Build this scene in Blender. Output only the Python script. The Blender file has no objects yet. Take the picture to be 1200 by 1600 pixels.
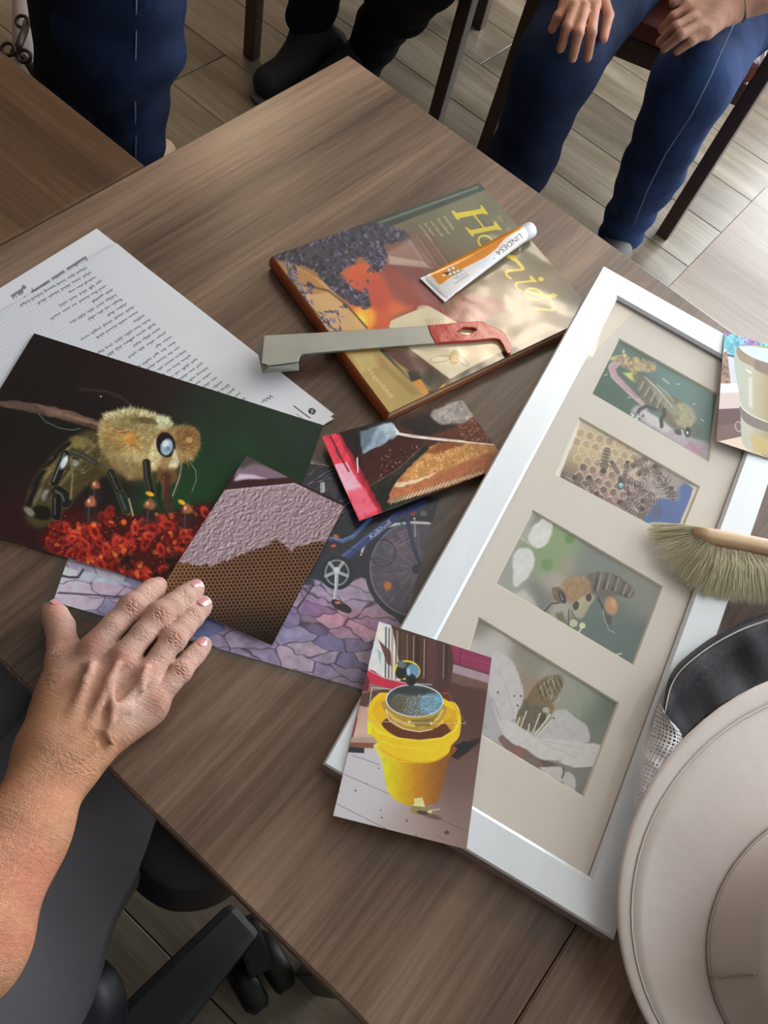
import bpy, bmesh, math, random
import numpy as np
from mathutils import Vector, Matrix, noise as mnoise
random.seed(7); RNG = np.random.RandomState(7)
SC = bpy.context.scene
COL = SC.collection

# ---------------------------------------------------------------- camera
FPX, PITCH, ROLL, CAMZ = 1325.05, 1.0367205, 0.3845057, 1.4123245
TZ = 0.75                                   # height of the table tops
_fw = np.array([0, math.cos(PITCH), -math.sin(PITCH)]); _r0 = np.array([1., 0, 0]); _u0 = np.cross(_r0, _fw)
_r = math.cos(ROLL)*_r0 + math.sin(ROLL)*_u0; _u = -math.sin(ROLL)*_r0 + math.cos(ROLL)*_u0
CAMP = np.array([0, 0, CAMZ])
def at(px, py, z):
    """the point of the horizontal plane at height z that the photograph shows at (px, py)"""
    d = _fw + (px-600)/FPX*_r - (py-800)/FPX*_u
    return Vector(CAMP + (z-CAMZ)/d[2]*d)
def proj(P):
    d = np.asarray(P, float) - CAMP; z = d @ _fw
    return np.stack([600+FPX*(d @ _r)/z, 800-FPX*(d @ _u)/z], -1)
cd = bpy.data.cameras.new('camera'); cam = bpy.data.objects.new('camera', cd); COL.objects.link(cam)
cam.matrix_world = Matrix(((_r[0], _u[0], -_fw[0], 0), (_r[1], _u[1], -_fw[1], 0), (_r[2], _u[2], -_fw[2], CAMZ), (0, 0, 0, 1)))
cd.sensor_fit = 'HORIZONTAL'; cd.sensor_width = 36; cd.lens = 36*FPX/1200; cd.clip_start = 0.02
SC.camera = cam
# ---------------------------------------------------------------- room frame, world, windows' light, exposure
T0 = Vector((-0.2601, 0.9967, 0)); ANG = -0.36264
E1 = Vector((math.cos(ANG), math.sin(ANG), 0)); E2 = Vector((-math.sin(ANG), math.cos(ANG), 0))
def rm(x, y, z=0.): return T0 + E1*x + E2*y + Vector((0, 0, z))
w = bpy.data.worlds.new('World'); SC.world = w; w.use_nodes = True
w.node_tree.nodes['Background'].inputs[0].default_value = (0.75, 0.87, 1.0, 1); w.node_tree.nodes['Background'].inputs[1].default_value = 2.5
def area(name, loc, direction, sx, sy, power, col):
    l = bpy.data.lights.new(name, 'AREA'); l.shape = 'RECTANGLE'; l.size = sx; l.size_y = sy; l.energy = power; l.color = col
    o = bpy.data.objects.new(name, l); COL.objects.link(o); o.location = loc
    o.rotation_euler = Vector(direction).to_track_quat('-Z', 'Y').to_euler(); return o
RX0, RX1, RY0, RY1, RH = -2.6, 3.1, -2.7, 3.3, 2.6        # the room, in table-aligned metres
area('daylight_back_window', rm(1.35, RY1-.08, 1.55), -E2, 2.3, 1.5, 150, (0.90, 0.95, 1.0))
area('daylight_side_window', rm(RX1-.08, .9, 1.5), -E1, 2.4, 1.5, 16, (0.92, 0.96, 1.0))
area('added_warm_lamp_light', rm(-1.5, 1.3, RH-.12), (0, 0, -1), .5, .5, 12, (1.0, 0.72, 0.46))  # added source, tints the left floor warm
area('ceiling_panel_light', rm(-.02, 1.52, RH-.06), (0, 0, -1), .45, .45, 5, (1.0, 0.88, 0.72))
SC.view_settings.view_transform = 'Standard'; SC.view_settings.look = 'None'
SC.view_settings.gamma = 1; SC.view_settings.use_curve_mapping = False
SC.view_settings.exposure = 0.18

# ---------------------------------------------------------------- helpers
def s2l(c):
    c = np.asarray(c, float)/255.; return np.where(c <= .04045, c/12.92, ((c+.055)/1.055)**2.4)
def lin(c, g=1.0):
    v = s2l(c)*g; return (float(v[0]), float(v[1]), float(v[2]), 1)
def tag(o, label=None, cat=None, group=None, kind=None):
    if label: o['label'] = label
    if cat: o['category'] = cat
    if group: o['group'] = group
    if kind: o['kind'] = kind
    return o
def empty(name, loc=(0, 0, 0), rz=0):
    o = bpy.data.objects.new(name, None); COL.objects.link(o); o.location = loc; o.rotation_euler = (0, 0, rz); o.empty_display_size = .05
    return o
def link(name, me, mat=None, parent=None, loc=None, rz=None):
    o = bpy.data.objects.new(name, me); COL.objects.link(o)
    if mat is not None and len(me.materials) == 0:
        for m in (mat if isinstance(mat, (list, tuple)) else [mat]): me.materials.append(m)
    if parent is not None:
        o.parent = parent
    if loc is not None: o.location = loc
    if rz is not None: o.rotation_euler = (0, 0, rz)
    return o
def pmesh(name, V, F, smooth=False, mi=None):
    me = bpy.data.meshes.new(name); me.from_pydata([tuple(v) for v in V], [], [tuple(f) for f in F]); me.update()
    if smooth: me.polygons.foreach_set('use_smooth', [True]*len(me.polygons))
    if mi is not None: me.polygons.foreach_set('material_index', mi)
    return me
def bev(me, w=.002, seg=2):
    bm = bmesh.new(); bm.from_mesh(me)
    bmesh.ops.recalc_face_normals(bm, faces=bm.faces)
    ed = [e for e in bm.edges if len(e.link_faces) == 2 and e.calc_face_angle() > .5]
    bmesh.ops.bevel(bm, geom=ed, offset=w, segments=seg, profile=.6, affect='EDGES', clamp_overlap=True)
    bm.to_mesh(me); bm.free(); return me
def prism(name, pts, z0, z1, bw=0., pts2=None, seg=2):
    """vertical prism on polygon pts (xy), top polygon may differ"""
    n = len(pts); t = pts2 or pts
    V = [(p[0], p[1], z0) for p in pts]+[(p[0], p[1], z1) for p in t]
    F = [list(range(n))[::-1], list(range(n, 2*n))]+[(i, (i+1) % n, n+(i+1) % n, n+i) for i in range(n)]
    me = pmesh(name, V, F)
    return bev(me, bw, seg) if bw else me
def box(name, x0, x1, y0, y1, z0, z1, bw=.002, seg=2):
    return prism(name, [(x0, y0), (x1, y0), (x1, y1), (x0, y1)], z0, z1, bw, seg=seg)
def bar(name, a, b, wx, wy, bw=.003, up=(0, 0, 1), wx2=None, wy2=None):
    a, b = Vector(a), Vector(b); d = (b-a).normalized(); up = Vector(up)
    if abs(d.dot(up)) > .95: up = E1
    x = d.cross(up).normalized(); y = x.cross(d).normalized(); V = []
    for p, sx, sy in ((a, wx, wy), (b, wx2 or wx, wy2 or wy)):
        for i, j in ((-1, -1), (1, -1), (1, 1), (-1, 1)): V.append(p+x*i*sx/2+y*j*sy/2)
    return bev(pmesh(name, V, [(0, 1, 2, 3), (7, 6, 5, 4), (0, 4, 5, 1), (1, 5, 6, 2), (2, 6, 7, 3), (3, 7, 4, 0)]), bw)
def tube(name, pts, rad, n=10, cap=True, closed=False):
    pts = [Vector(p) for p in pts]; m = len(pts); rad = rad if hasattr(rad, '__len__') else [rad]*m
    V, F = [], []; prev = None
    for i, p in enumerate(pts):
        a = pts[(i-1) % m] if (i > 0 or closed) else pts[0]; b = pts[(i+1) % m] if (i < m-1 or closed) else pts[-1]
        d = (b-a).normalized()
        if prev is None: prev = d.orthogonal().normalized()
        x = (prev-d*prev.dot(d)).normalized(); y = d.cross(x); prev = x
        for k in range(n):
            t = 2*math.pi*k/n; V.append(p+(x*math.cos(t)+y*math.sin(t))*rad[i])
    for i in range(m if closed else m-1):
        j = (i+1) % m
        for k in range(n): F.append((i*n+k, i*n+(k+1) % n, j*n+(k+1) % n, j*n+k))
    if cap and not closed: F += [tuple(range(n))[::-1], tuple((m-1)*n+k for k in range(n))]
    return pmesh(name, V, F, True)
def loft(name, rings, closed=True, cap0=False, cap1=False, smooth=True):
    n = len(rings[0]); V = [v for r in rings for v in r]; F = []
    for i in range(len(rings)-1):
        for k in range(n if closed else n-1):
            F.append((i*n+k, i*n+(k+1) % n, (i+1)*n+(k+1) % n, (i+1)*n+k))
    if cap0: F.append(tuple(range(n))[::-1])
    if cap1: F.append(tuple((len(rings)-1)*n+k for k in range(n)))
    return pmesh(name, V, F, smooth)
def joinm(name, meshes):
    bm = bmesh.new()
    for m in meshes: bm.from_mesh(m)
    me = bpy.data.meshes.new(name); bm.to_mesh(me); bm.free(); return me

# ---------------------------------------------------------------- materials
def mat(name, col, rough=.5, metal=0., spec=.5, noise=None, bump=None, sss=0., alpha=None, coat=0., sheen=0., gain=1.):
    """noise=(scale, amount, (sx,sy,sz)) colour variation; bump=(scale, strength, (sx,sy,sz), distance)"""
    m = bpy.data.materials.new(name); m.use_nodes = True; nt = m.node_tree; b = nt.nodes['Principled BSDF']
    c = lin(col, gain); b.inputs['Base Color'].default_value = c; b.inputs['Roughness'].default_value = rough
    b.inputs['Metallic'].default_value = metal; b.inputs['Specular IOR Level'].default_value = spec
    b.inputs['Coat Weight'].default_value = coat; b.inputs['Sheen Weight'].default_value = sheen
    if sss: b.inputs['Subsurface Weight'].default_value = sss; b.inputs['Subsurface Radius'].default_value = (.012, .005, .003); b.inputs['Subsurface Scale'].default_value = .6
    tc = nt.nodes.new('ShaderNodeTexCoord')
    def nz(scale, sc3, det=5):
        mp = nt.nodes.new('ShaderNodeMapping'); mp.inputs['Scale'].default_value = sc3
        n = nt.nodes.new('ShaderNodeTexNoise'); n.inputs['Scale'].default_value = scale; n.inputs['Detail'].default_value = det; n.inputs['Roughness'].default_value = .6
        nt.links.new(tc.outputs['Object'], mp.inputs[0]); nt.links.new(mp.outputs[0], n.inputs[0]); return n
    if noise:
        n = nz(noise[0], noise[2]); r = nt.nodes.new('ShaderNodeValToRGB')
        r.color_ramp.elements[0].position = .3; r.color_ramp.elements[1].position = .7
        a = noise[1]; r.color_ramp.elements[0].color = (c[0]*(1-a), c[1]*(1-a), c[2]*(1-a), 1); r.color_ramp.elements[1].color = (min(1, c[0]*(1+a)), min(1, c[1]*(1+a)), min(1, c[2]*(1+a)), 1)
        nt.links.new(n.outputs['Fac'], r.inputs[0]); nt.links.new(r.outputs[0], b.inputs['Base Color'])
    if bump:
        n = nz(bump[0], bump[2]); bp = nt.nodes.new('ShaderNodeBump'); bp.inputs['Strength'].default_value = bump[1]; bp.inputs['Distance'].default_value = bump[3]
        nt.links.new(n.outputs['Fac'], bp.inputs['Height']); nt.links.new(bp.outputs[0], b.inputs['Normal'])
    return m
def woodmat(name, dark, mid, light, along='Y', sc=1., rough=.42, bumpd=.0004, streak=1., spec=.45, objvar=False, seed=0.):
    m = bpy.data.materials.new(name); m.use_nodes = True; nt = m.node_tree; L = nt.links; N = nt.nodes.new; b = nt.nodes['Principled BSDF']
    tc = N('ShaderNodeTexCoord'); src = tc.outputs['Object']
    if objvar:
        oi = N('ShaderNodeObjectInfo'); ad = N('ShaderNodeVectorMath'); ad.operation = 'MULTIPLY_ADD'
        cb = N('ShaderNodeCombineXYZ')
        for i in range(3): L.new(oi.outputs['Random'], cb.inputs[i])
        L.new(cb.outputs[0], ad.inputs[0]); ad.inputs[1].default_value = (37, 53, 17); L.new(tc.outputs['Object'], ad.inputs[2]); src = ad.outputs[0]
    def mapn(sx, sl):
        mp = N('ShaderNodeMapping'); mp.inputs['Scale'].default_value = (sl, sx, sx) if along == 'X' else (sx, sl, sx)
        mp.inputs['Location'].default_value = (seed, seed*.7, 0); L.new(src, mp.inputs[0]); return mp
    # slow warp that bends the grain
    mp0 = mapn(5*sc, 1.6*sc); n0 = N('ShaderNodeTexNoise'); n0.inputs['Scale'].default_value = 1; n0.inputs['Detail'].default_value = 2; L.new(mp0.outputs[0], n0.inputs[0])
    mp1 = mapn(22*sc, 1.5*sc); wv = N('ShaderNodeVectorMath'); wv.operation = 'MULTIPLY_ADD'; L.new(n0.outputs['Color'], wv.inputs[0]); wv.inputs[1].default_value = (2.2*streak,)*3; L.new(mp1.outputs[0], wv.inputs[2])
    n1 = N('ShaderNodeTexNoise'); n1.inputs['Scale'].default_value = 1; n1.inputs['Detail'].default_value = 6; n1.inputs['Roughness'].default_value = .62; L.new(wv.outputs[0], n1.inputs[0])
    mp2 = mapn(330*sc, 9*sc); n2 = N('ShaderNodeTexNoise'); n2.inputs['Scale'].default_value = 1; n2.inputs['Detail'].default_value = 4; L.new(mp2.outputs[0], n2.inputs[0])
    mp3 = mapn(900*sc, 45*sc); n3 = N('ShaderNodeTexNoise'); n3.inputs['Scale'].default_value = 1; n3.inputs['Detail'].default_value = 2; L.new(mp3.outputs[0], n3.inputs[0])
    def mth(op, a, bb):
        q = N('ShaderNodeMath'); q.operation = op
        for i, v in enumerate((a, bb)):
            if isinstance(v, (int, float)): q.inputs[i].default_value = v
            else: L.new(v, q.inputs[i])
        return q.outputs[0]
    f = mth('ADD', mth('MULTIPLY', n1.outputs['Fac'], .66), mth('ADD', mth('MULTIPLY', n2.outputs['Fac'], .26), mth('MULTIPLY', n3.outputs['Fac'], .12)))
    r = N('ShaderNodeValToRGB'); e = r.color_ramp.elements; e[0].position = .36; e[0].color = lin(dark); e[1].position = .68; e[1].color = lin(light)
    x = e.new(.52); x.color = lin(mid); L.new(f, r.inputs[0]); out = r.outputs[0]
    if objvar:
        hs = N('ShaderNodeHueSaturation'); mr = N('ShaderNodeMapRange'); mr.inputs[3].default_value = .82; mr.inputs[4].default_value = 1.15
        L.new(oi.outputs['Random'], mr.inputs[0]); L.new(mr.outputs[0], hs.inputs['Value']); L.new(out, hs.inputs['Color']); out = hs.outputs[0]
    L.new(out, b.inputs['Base Color']); b.inputs['Roughness'].default_value = rough; b.inputs['Specular IOR Level'].default_value = spec
    bp = N('ShaderNodeBump'); bp.inputs['Strength'].default_value = .5; bp.inputs['Distance'].default_value = bumpd
    L.new(mth('ADD', n2.outputs['Fac'], mth('MULTIPLY', n3.outputs['Fac'], .7)), bp.inputs['Height']); L.new(bp.outputs[0], b.inputs['Normal'])
    return m
def densemat(name, col, rough=.9, light=None, weave=900., wear=.35):
    """denim and other woven cloth: soft worn patches plus a fine diagonal twill"""
    m = mat(name, col, rough, noise=(7, wear, (1, 1, .6)), spec=.15, sheen=.0); nt = m.node_tree; L = nt.links
    tc = nt.nodes.new('ShaderNodeTexCoord'); mp = nt.nodes.new('ShaderNodeMapping'); mp.inputs['Rotation'].default_value = (.5, .3, .7)
    wv = nt.nodes.new('ShaderNodeTexNoise'); wv.inputs['Scale'].default_value = weave; wv.inputs['Detail'].default_value = 2
    n = nt.nodes.new('ShaderNodeTexNoise'); n.inputs['Scale'].default_value = 28; n.inputs['Detail'].default_value = 6
    a = nt.nodes.new('ShaderNodeMath'); a.operation = 'MULTIPLY_ADD'; a.inputs[1].default_value = .12
    L.new(tc.outputs['Object'], mp.inputs[0]); L.new(mp.outputs[0], wv.inputs[0]); L.new(tc.outputs['Object'], n.inputs[0])
    L.new(wv.outputs['Fac'], a.inputs[0]); L.new(n.outputs['Fac'], a.inputs[2])
    bp = nt.nodes.new('ShaderNodeBump'); bp.inputs['Distance'].default_value = .006; bp.inputs['Strength'].default_value = .5
    L.new(a.outputs[0], bp.inputs['Height']); L.new(bp.outputs[0], nt.nodes['Principled BSDF'].inputs['Normal'])
    return m

# ---------------------------------------------------------------- implicit surfaces (bodies, clothes, soft things)
def seg_d(P, a, b, ra, rb, fl=None):
    """distance to a tapered capsule; fl = (axis, factor) flattens it along axis"""
    a = np.array(a, np.float32); b = np.array(b, np.float32); Q = P-a; ab = b-a
    if fl is not None:
        ax = np.array(fl[0], np.float32); ax = ax/np.linalg.norm(ax); k = fl[1]
        Q = Q+(Q @ ax)[..., None]*ax*(1/k-1); ab = ab+(ab @ ax)*ax*(1/k-1)
    t = np.clip((Q @ ab)/max(float(ab @ ab), 1e-12), 0, 1); d = np.linalg.norm(Q-t[..., None]*ab, axis=-1)-(ra+(rb-ra)*t)
    return d*(fl[1] if fl is not None and fl[1] < 1 else 1)
def smin(a, b, k):
    h = np.maximum(k-np.abs(a-b), 0)/k; return np.minimum(a, b)-h*h*k*.25
def surfnet(F, org, h):
    S = F < 0; nx, ny, nz = F.shape
    c = np.zeros((nx-1, ny-1, nz-1), np.int16)
    sl = lambda A, i, j, k: A[i:nx-1+i, j:ny-1+j, k:nz-1+k]
    for i in (0, 1):
        for j in (0, 1):
            for k in (0, 1): c += sl(S, i, j, k)
    act = (c > 0) & (c < 8); idx = np.argwhere(act); n = len(idx)
    acc = np.zeros((n, 3)); cnt = np.zeros(n)
    I, J, K = idx.T
    for ax in range(3):
        for u in (0, 1):
            for v in (0, 1):
                o = [0, 0, 0]; oth = [q for q in range(3) if q != ax]; o[oth[0]] = u; o[oth[1]] = v
                a = F[I+o[0], J+o[1], K+o[2]]; o2 = list(o); o2[ax] = 1; b = F[I+o2[0], J+o2[1], K+o2[2]]
                cr = (a < 0) != (b < 0); t = np.where(cr, a/np.where(cr, a-b, 1), 0)
                p = np.tile(np.array(o, float), (n, 1)); p[:, ax] = t
                acc += p*cr[:, None]; cnt += cr
    V = org+h*(idx+acc/cnt[:, None])
    vid = -np.ones(act.shape, np.int64); vid[I, J, K] = np.arange(n); faces = []
    for ax in range(3):
        sh = [slice(None)]*3; sh2 = [slice(None)]*3; sh[ax] = slice(0, -1); sh2[ax] = slice(1, None)
        A = S[tuple(sh)]; B = S[tuple(sh2)]; e = np.argwhere(A != B)
        oth = [q for q in range(3) if q != ax]
        ok = np.ones(len(e), bool)
        for q in oth: ok &= (e[:, q] > 0) & (e[:, q] < F.shape[q]-1)
        e = e[ok]; fl = A[e[:, 0], e[:, 1], e[:, 2]]
        q = []
        for du, dv in ((0, 0), (-1, 0), (-1, -1), (0, -1)):
            s = e.copy(); s[:, oth[0]] += du; s[:, oth[1]] += dv; q.append(vid[s[:, 0], s[:, 1], s[:, 2]])
        q = np.stack(q, 1); flip = fl ^ (ax == 1)
        q[flip] = q[flip][:, ::-1]; faces.append(q)
    return V, np.concatenate(faces)
def implicit(name, field, lo, hi, h):
    lo = np.array(lo); hi = np.array(hi); n = np.ceil((hi-lo)/h).astype(int)+1
    g = [lo[i]+h*np.arange(n[i]) for i in range(3)]
    X = np.stack(np.meshgrid(*g, indexing='ij'), -1).astype(np.float32)
    F = field(X); V, Q = surfnet(F, lo, h)
    me = bpy.data.meshes.new(name); me.vertices.add(len(V)); me.vertices.foreach_set('co', V.astype(np.float32).ravel())
    me.loops.add(Q.size); me.loops.foreach_set('vertex_index', Q.astype(np.int32).ravel())
    me.polygons.add(len(Q)); me.polygons.foreach_set('loop_start', np.arange(len(Q), dtype=np.int32)*4)
    try: me.polygons.foreach_set('loop_total', np.full(len(Q), 4, np.int32))
    except Exception: pass
    me.update(calc_edges=True); me.validate()
    bm = bmesh.new(); bm.from_mesh(me); bmesh.ops.recalc_face_normals(bm, faces=bm.faces); bm.to_mesh(me); bm.free()
    me.polygons.foreach_set('use_smooth', [True]*len(me.polygons)); return me
def chains_mesh(name, chains, h, k=.01, wrinkle=None, extra=None):
    """chains: lists of (point, radius); blended into one surface"""
    P = np.array([[*c[0]] for ch in chains for c in ch]); R = max(c[1] for ch in chains for c in ch)
    def field(X):
        D = None
        for ch in chains:
            for (a, ra), (b, rb) in zip(ch[:-1], ch[1:]):
                d = seg_d(X, a, b, ra, rb); D = d if D is None else smin(D, d, k)
        if wrinkle: D = D+wrinkle(X)
        if extra: D = extra(X, D)
        return D
    return implicit(name, field, P.min(0)-R-.02, P.max(0)+R+.02, h)
# ================================================================ THE SETTING
M_wall = mat('wall_paint', (206, 200, 190), .85, bump=(60, .15, (1, 1, 1), .002))
M_dim = mat('dark_fill_cutting_wall', (112, 92, 76), .7, bump=(30, .2, (1, 1, .1), .002))  # made-up dark brown for unseen walls, cuts the bounced fill light
M_ceil = mat('ceiling_paint', (238, 236, 230), .9)
M_white = mat('white_lacquer', (235, 235, 232), .35)
M_base = mat('floor_screed', (38, 32, 28), .9)
def struct(name, me, m):
    o = link(name, me, m); o['kind'] = 'structure'; return o
def rbox(name, x0, x1, y0, y1, z0, z1, bw=0.):
    pts = [rm(x0, y0), rm(x1, y0), rm(x1, y1), rm(x0, y1)]
    return prism(name, [(p.x, p.y) for p in pts], z0, z1, bw)
floor = struct('floor', rbox('floor', RX0-.1, RX1+.1, RY0-.1, RY1+.1, -.06, -.0125), M_base)
M_plank = woodmat('floor_plank_oak', (88, 77, 62), (116, 105, 88), (142, 132, 116), 'X', .8, .32, .0005, .8, objvar=True, spec=.5)
# planks: 19 cm rows parallel to the table's far edge
pm = {}
def plank(x0, x1, y0):
    L = round(x1-x0, 3)
    if L not in pm: pm[L] = box('plank', 0, L-.0025, 0, .1885, -.012, 0, .0012, 1); pm[L].materials.append(M_plank)
    o = link('plank', pm[L], None, floor, rm(x0, y0), ANG)
row = 0; y = 1.0555-.19*17
while y < RY1-.01:
    off = [0.62, 0.15, 1.02, .4, .83][row % 5]; x = RX0-off; 
    if abs(y+.19-(1.0555-.19*0)) < -1: pass
    while x < RX1:
        a, b = max(x, RX0), min(x+1.285, RX1)
        if b-a > .02 and y+.19 > RY0: plank(a, b, y)
        x += 1.285
    y += .19; row += 1
struct('ceiling', rbox('ceiling', RX0-.1, RX1+.1, RY0-.1, RY1+.1, RH, RH+.1), M_ceil)
def wall_with_hole(name, along, fixed, a0, a1, hole, thick=.12, mt=None):
    M_w = mt or M_wall
    """wall in room metres; along 'x' or 'y'; hole = (b0, b1, z0, z1)"""
    def R(p0, p1, z0, z1):
        t0, t1 = (fixed, fixed+thick) if fixed > 0 else (fixed-thick, fixed)
        return rbox(name, p0, p1, t0, t1, z0, z1) if along == 'x' else rbox(name, t0, t1, p0, p1, z0, z1)
    if not hole: return struct(name, R(a0, a1, 0, RH), M_w)
    b0, b1, z0, z1 = hole
    return struct(name, joinm(name, [R(a0, b0, 0, RH), R(b1, a1, 0, RH), R(b0, b1, 0, z0), R(b0, b1, z1, RH)]), M_wall)
wall_with_hole('wall_back', 'x', RY1, RX0, RX1, (.15, 2.55, .8, 2.35))
wall_with_hole('wall_right', 'y', RX1, RY0, RY1, (-.35, 2.15, .75, 2.3))
wall_with_hole('wall_left', 'y', RX0, RY0, RY1, None, mt=M_dim)
wall_with_hole('wall_front', 'x', RY0, RX0, RX1, None, mt=M_dim)
M_glass = bpy.data.materials.new('window_glass'); M_glass.use_nodes = True
_nt = M_glass.node_tree; _nt.nodes.clear(); _o = _nt.nodes.new('ShaderNodeOutputMaterial'); _mx = _nt.nodes.new('ShaderNodeMixShader'); _t = _nt.nodes.new('ShaderNodeBsdfTransparent'); _g = _nt.nodes.new('ShaderNodeBsdfGlossy'); _lw = _nt.nodes.new('ShaderNodeLayerWeight'); _pw = _nt.nodes.new('ShaderNodeMath'); _pw.operation = 'POWER'; _pw.inputs[1].default_value = 5; _f = _nt.nodes.new('ShaderNodeMath'); _f.operation = 'MULTIPLY_ADD'; _f.inputs[1].default_value = .9; _f.inputs[2].default_value = .03; _nt.links.new(_lw.outputs['Facing'], _pw.inputs[0]); _nt.links.new(_pw.outputs[0], _f.inputs[0])
_g.inputs['Roughness'].default_value = .02; _nt.links.new(_f.outputs[0], _mx.inputs[0]); _nt.links.new(_t.outputs[0], _mx.inputs[1]); _nt.links.new(_g.outputs[0], _mx.inputs[2]); _nt.links.new(_mx.outputs[0], _o.inputs[0])
def window(name, along, fixed, b0, b1, z0, z1):
    def R(p0, p1, q0, q1, zz0, zz1): return rbox(name, p0, p1, q0, q1, zz0, zz1) if along == 'x' else rbox(name, q0, q1, p0, p1, zz0, zz1)
    f = .05; mid = (b0+b1)/2; q0, q1 = fixed+.03, fixed+.08
    e = struct(name, joinm(name, [R(b0, b0+f, q0, q1, z0, z1), R(b1-f, b1, q0, q1, z0, z1), R(b0, b1, q0, q1, z0, z0+f), R(b0, b1, q0, q1, z1-f, z1), R(mid-.04, mid+.04, q0, q1, z0, z1)]), M_white)
    link('pane', R(b0+f, b1-f, q0+.02, q0+.026, z0+f, z1-f), M_glass, e)
    link('window_sill', R(b0-.04, b1+.04, fixed-.1, fixed+.02, z0-.03, z0-.005), M_white, e)
window('window_1', 'x', RY1, .15, 2.55, .8, 2.35); window('window_2', 'y', RX1, -.35, 2.15, .75, 2.3)
for n, al, fx, a, b in (('baseboard_back', 'x', RY1-.016, RX0, RX1), ('baseboard_right', 'y', RX1-.016, RY0, RY1-.02), ('baseboard_left', 'y', RX0+.001, RY0, RY1-.02), ('baseboard_front', 'x', RY0+.001, RX0+.02, RX1-.02)):
    struct(n, rbox(n, a, b, fx, fx+.015, .0005, .07) if al == 'x' else rbox(n, fx, fx+.015, a, b, .0005, .07), M_white)
# ceiling panel, and a round lamp added to warm the left floor
lampm = mat('lamp_diffuser', (255, 235, 205), .5); lampm.node_tree.nodes['Principled BSDF'].inputs['Emission Color'].default_value = (1, .8, .58, 1); lampm.node_tree.nodes['Principled BSDF'].inputs['Emission Strength'].default_value = 2
pl_ = empty('ceiling_panel', rm(-.02, 1.52, RH), ANG); tag(pl_, 'square warm white ceiling panel lamp above the far side of the table', 'lamp')
link('panel_frame', box('panel_frame', -.3, .3, -.3, .3, -.045, -.0005, .003), M_white, pl_); link('panel_diffuser', box('panel_diffuser', -.28, .28, -.28, .28, -.052, -.0455, .001), lampm, pl_)
cl = empty('added_warm_lamp', rm(-1.5, 1.3, RH)); tag(cl, 'added round white ceiling lamp that warms the floor at the left', 'lamp')
_rg = lambda r, z: [(r*math.cos(t*math.pi/16), r*math.sin(t*math.pi/16), z) for t in range(32)]
link('lamp_body', loft('lamp_body', [_rg(.26, -.003), _rg(.27, -.02), _rg(.27, -.06), _rg(.25, -.07)], cap0=True, cap1=True), M_white, cl)
link('diffuser', loft('diffuser', [_rg(.245, -.0705), _rg(.22, -.09), _rg(.12, -.1)], cap0=True, cap1=True), lampm, cl)

# ================================================================ TABLES
M_table = woodmat('table_laminate', (56, 39, 30), (104, 81, 65), (142, 116, 96), 'Y', .55, .34, .00025, 1.2, spec=.5)
M_table2 = woodmat('table_laminate_cross', (56, 38, 26), (92, 66, 46), (116, 88, 65), 'X', .55, .36, .00025, 1.2, seed=3.1)
M_edge = mat('table_edge_band', (120, 96, 76), .3, noise=(40, .15, (1, 1, 1)))
M_tleg = mat('table_leg_metal', (40, 36, 34), .4, metal=.3)
def table(x0, y0, w, d, label, m, z=TZ, th=.026, grp=None, seed=0):
    t = empty('table', rm(x0, y0, 0), ANG); tag(t, label, 'table', grp)
    link('tabletop', box('tabletop', 0, w, -d, 0, z-th, z, .0012, 2), m, t)
    eb = .0008
    link('edge_band', joinm('edge_band', [box('e', -eb, -.0001, -d, 0, z-th+.001, z-.0014, 0), box('e', w+.0001, w+eb, -d, 0, z-th+.001, z-.0014, 0), box('e', 0, w, .0001, eb, z-th+.001, z-.0014, 0), box('e', 0, w, -d-eb, -d-.0001, z-th+.001, z-.0014, 0)]), M_edge, t)
    for i in (.06, w-.06):
        for j in (-.06, -d+.06):
            link('leg', box('leg', i-.022, i+.022, j-.022, j+.022, 0.0005, z-th, .003), M_tleg, t)
    return t
g = 'wood-effect tables pushed together'
table(0, 0, .7845, .7853, 'brown wood-effect table in the middle carrying the book, hand and prints', M_table, grp=g)
table(.7875, 0, .8, .7853, 'brown wood-effect table at the lower right beneath the beekeeper hat', M_table, grp=g)
table(-.8035, -.337, .8, .8, 'brown wood-effect table at the left edge with nothing on it', M_table2, grp=g)
M_table3 = woodmat('side_table_laminate', (120, 104, 92), (146, 132, 121), (168, 156, 146), 'X', .5, .3, .0002, .7, seed=5.)
P3 = at(1196, 292, .60); q = P3-T0; x3, y3 = q.dot(E1), q.dot(E2)
table(x3, y3, .9, y3-.01, 'lower pale grey-brown table seen past the far edge, right of the chairs', M_table3, z=.60)
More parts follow.
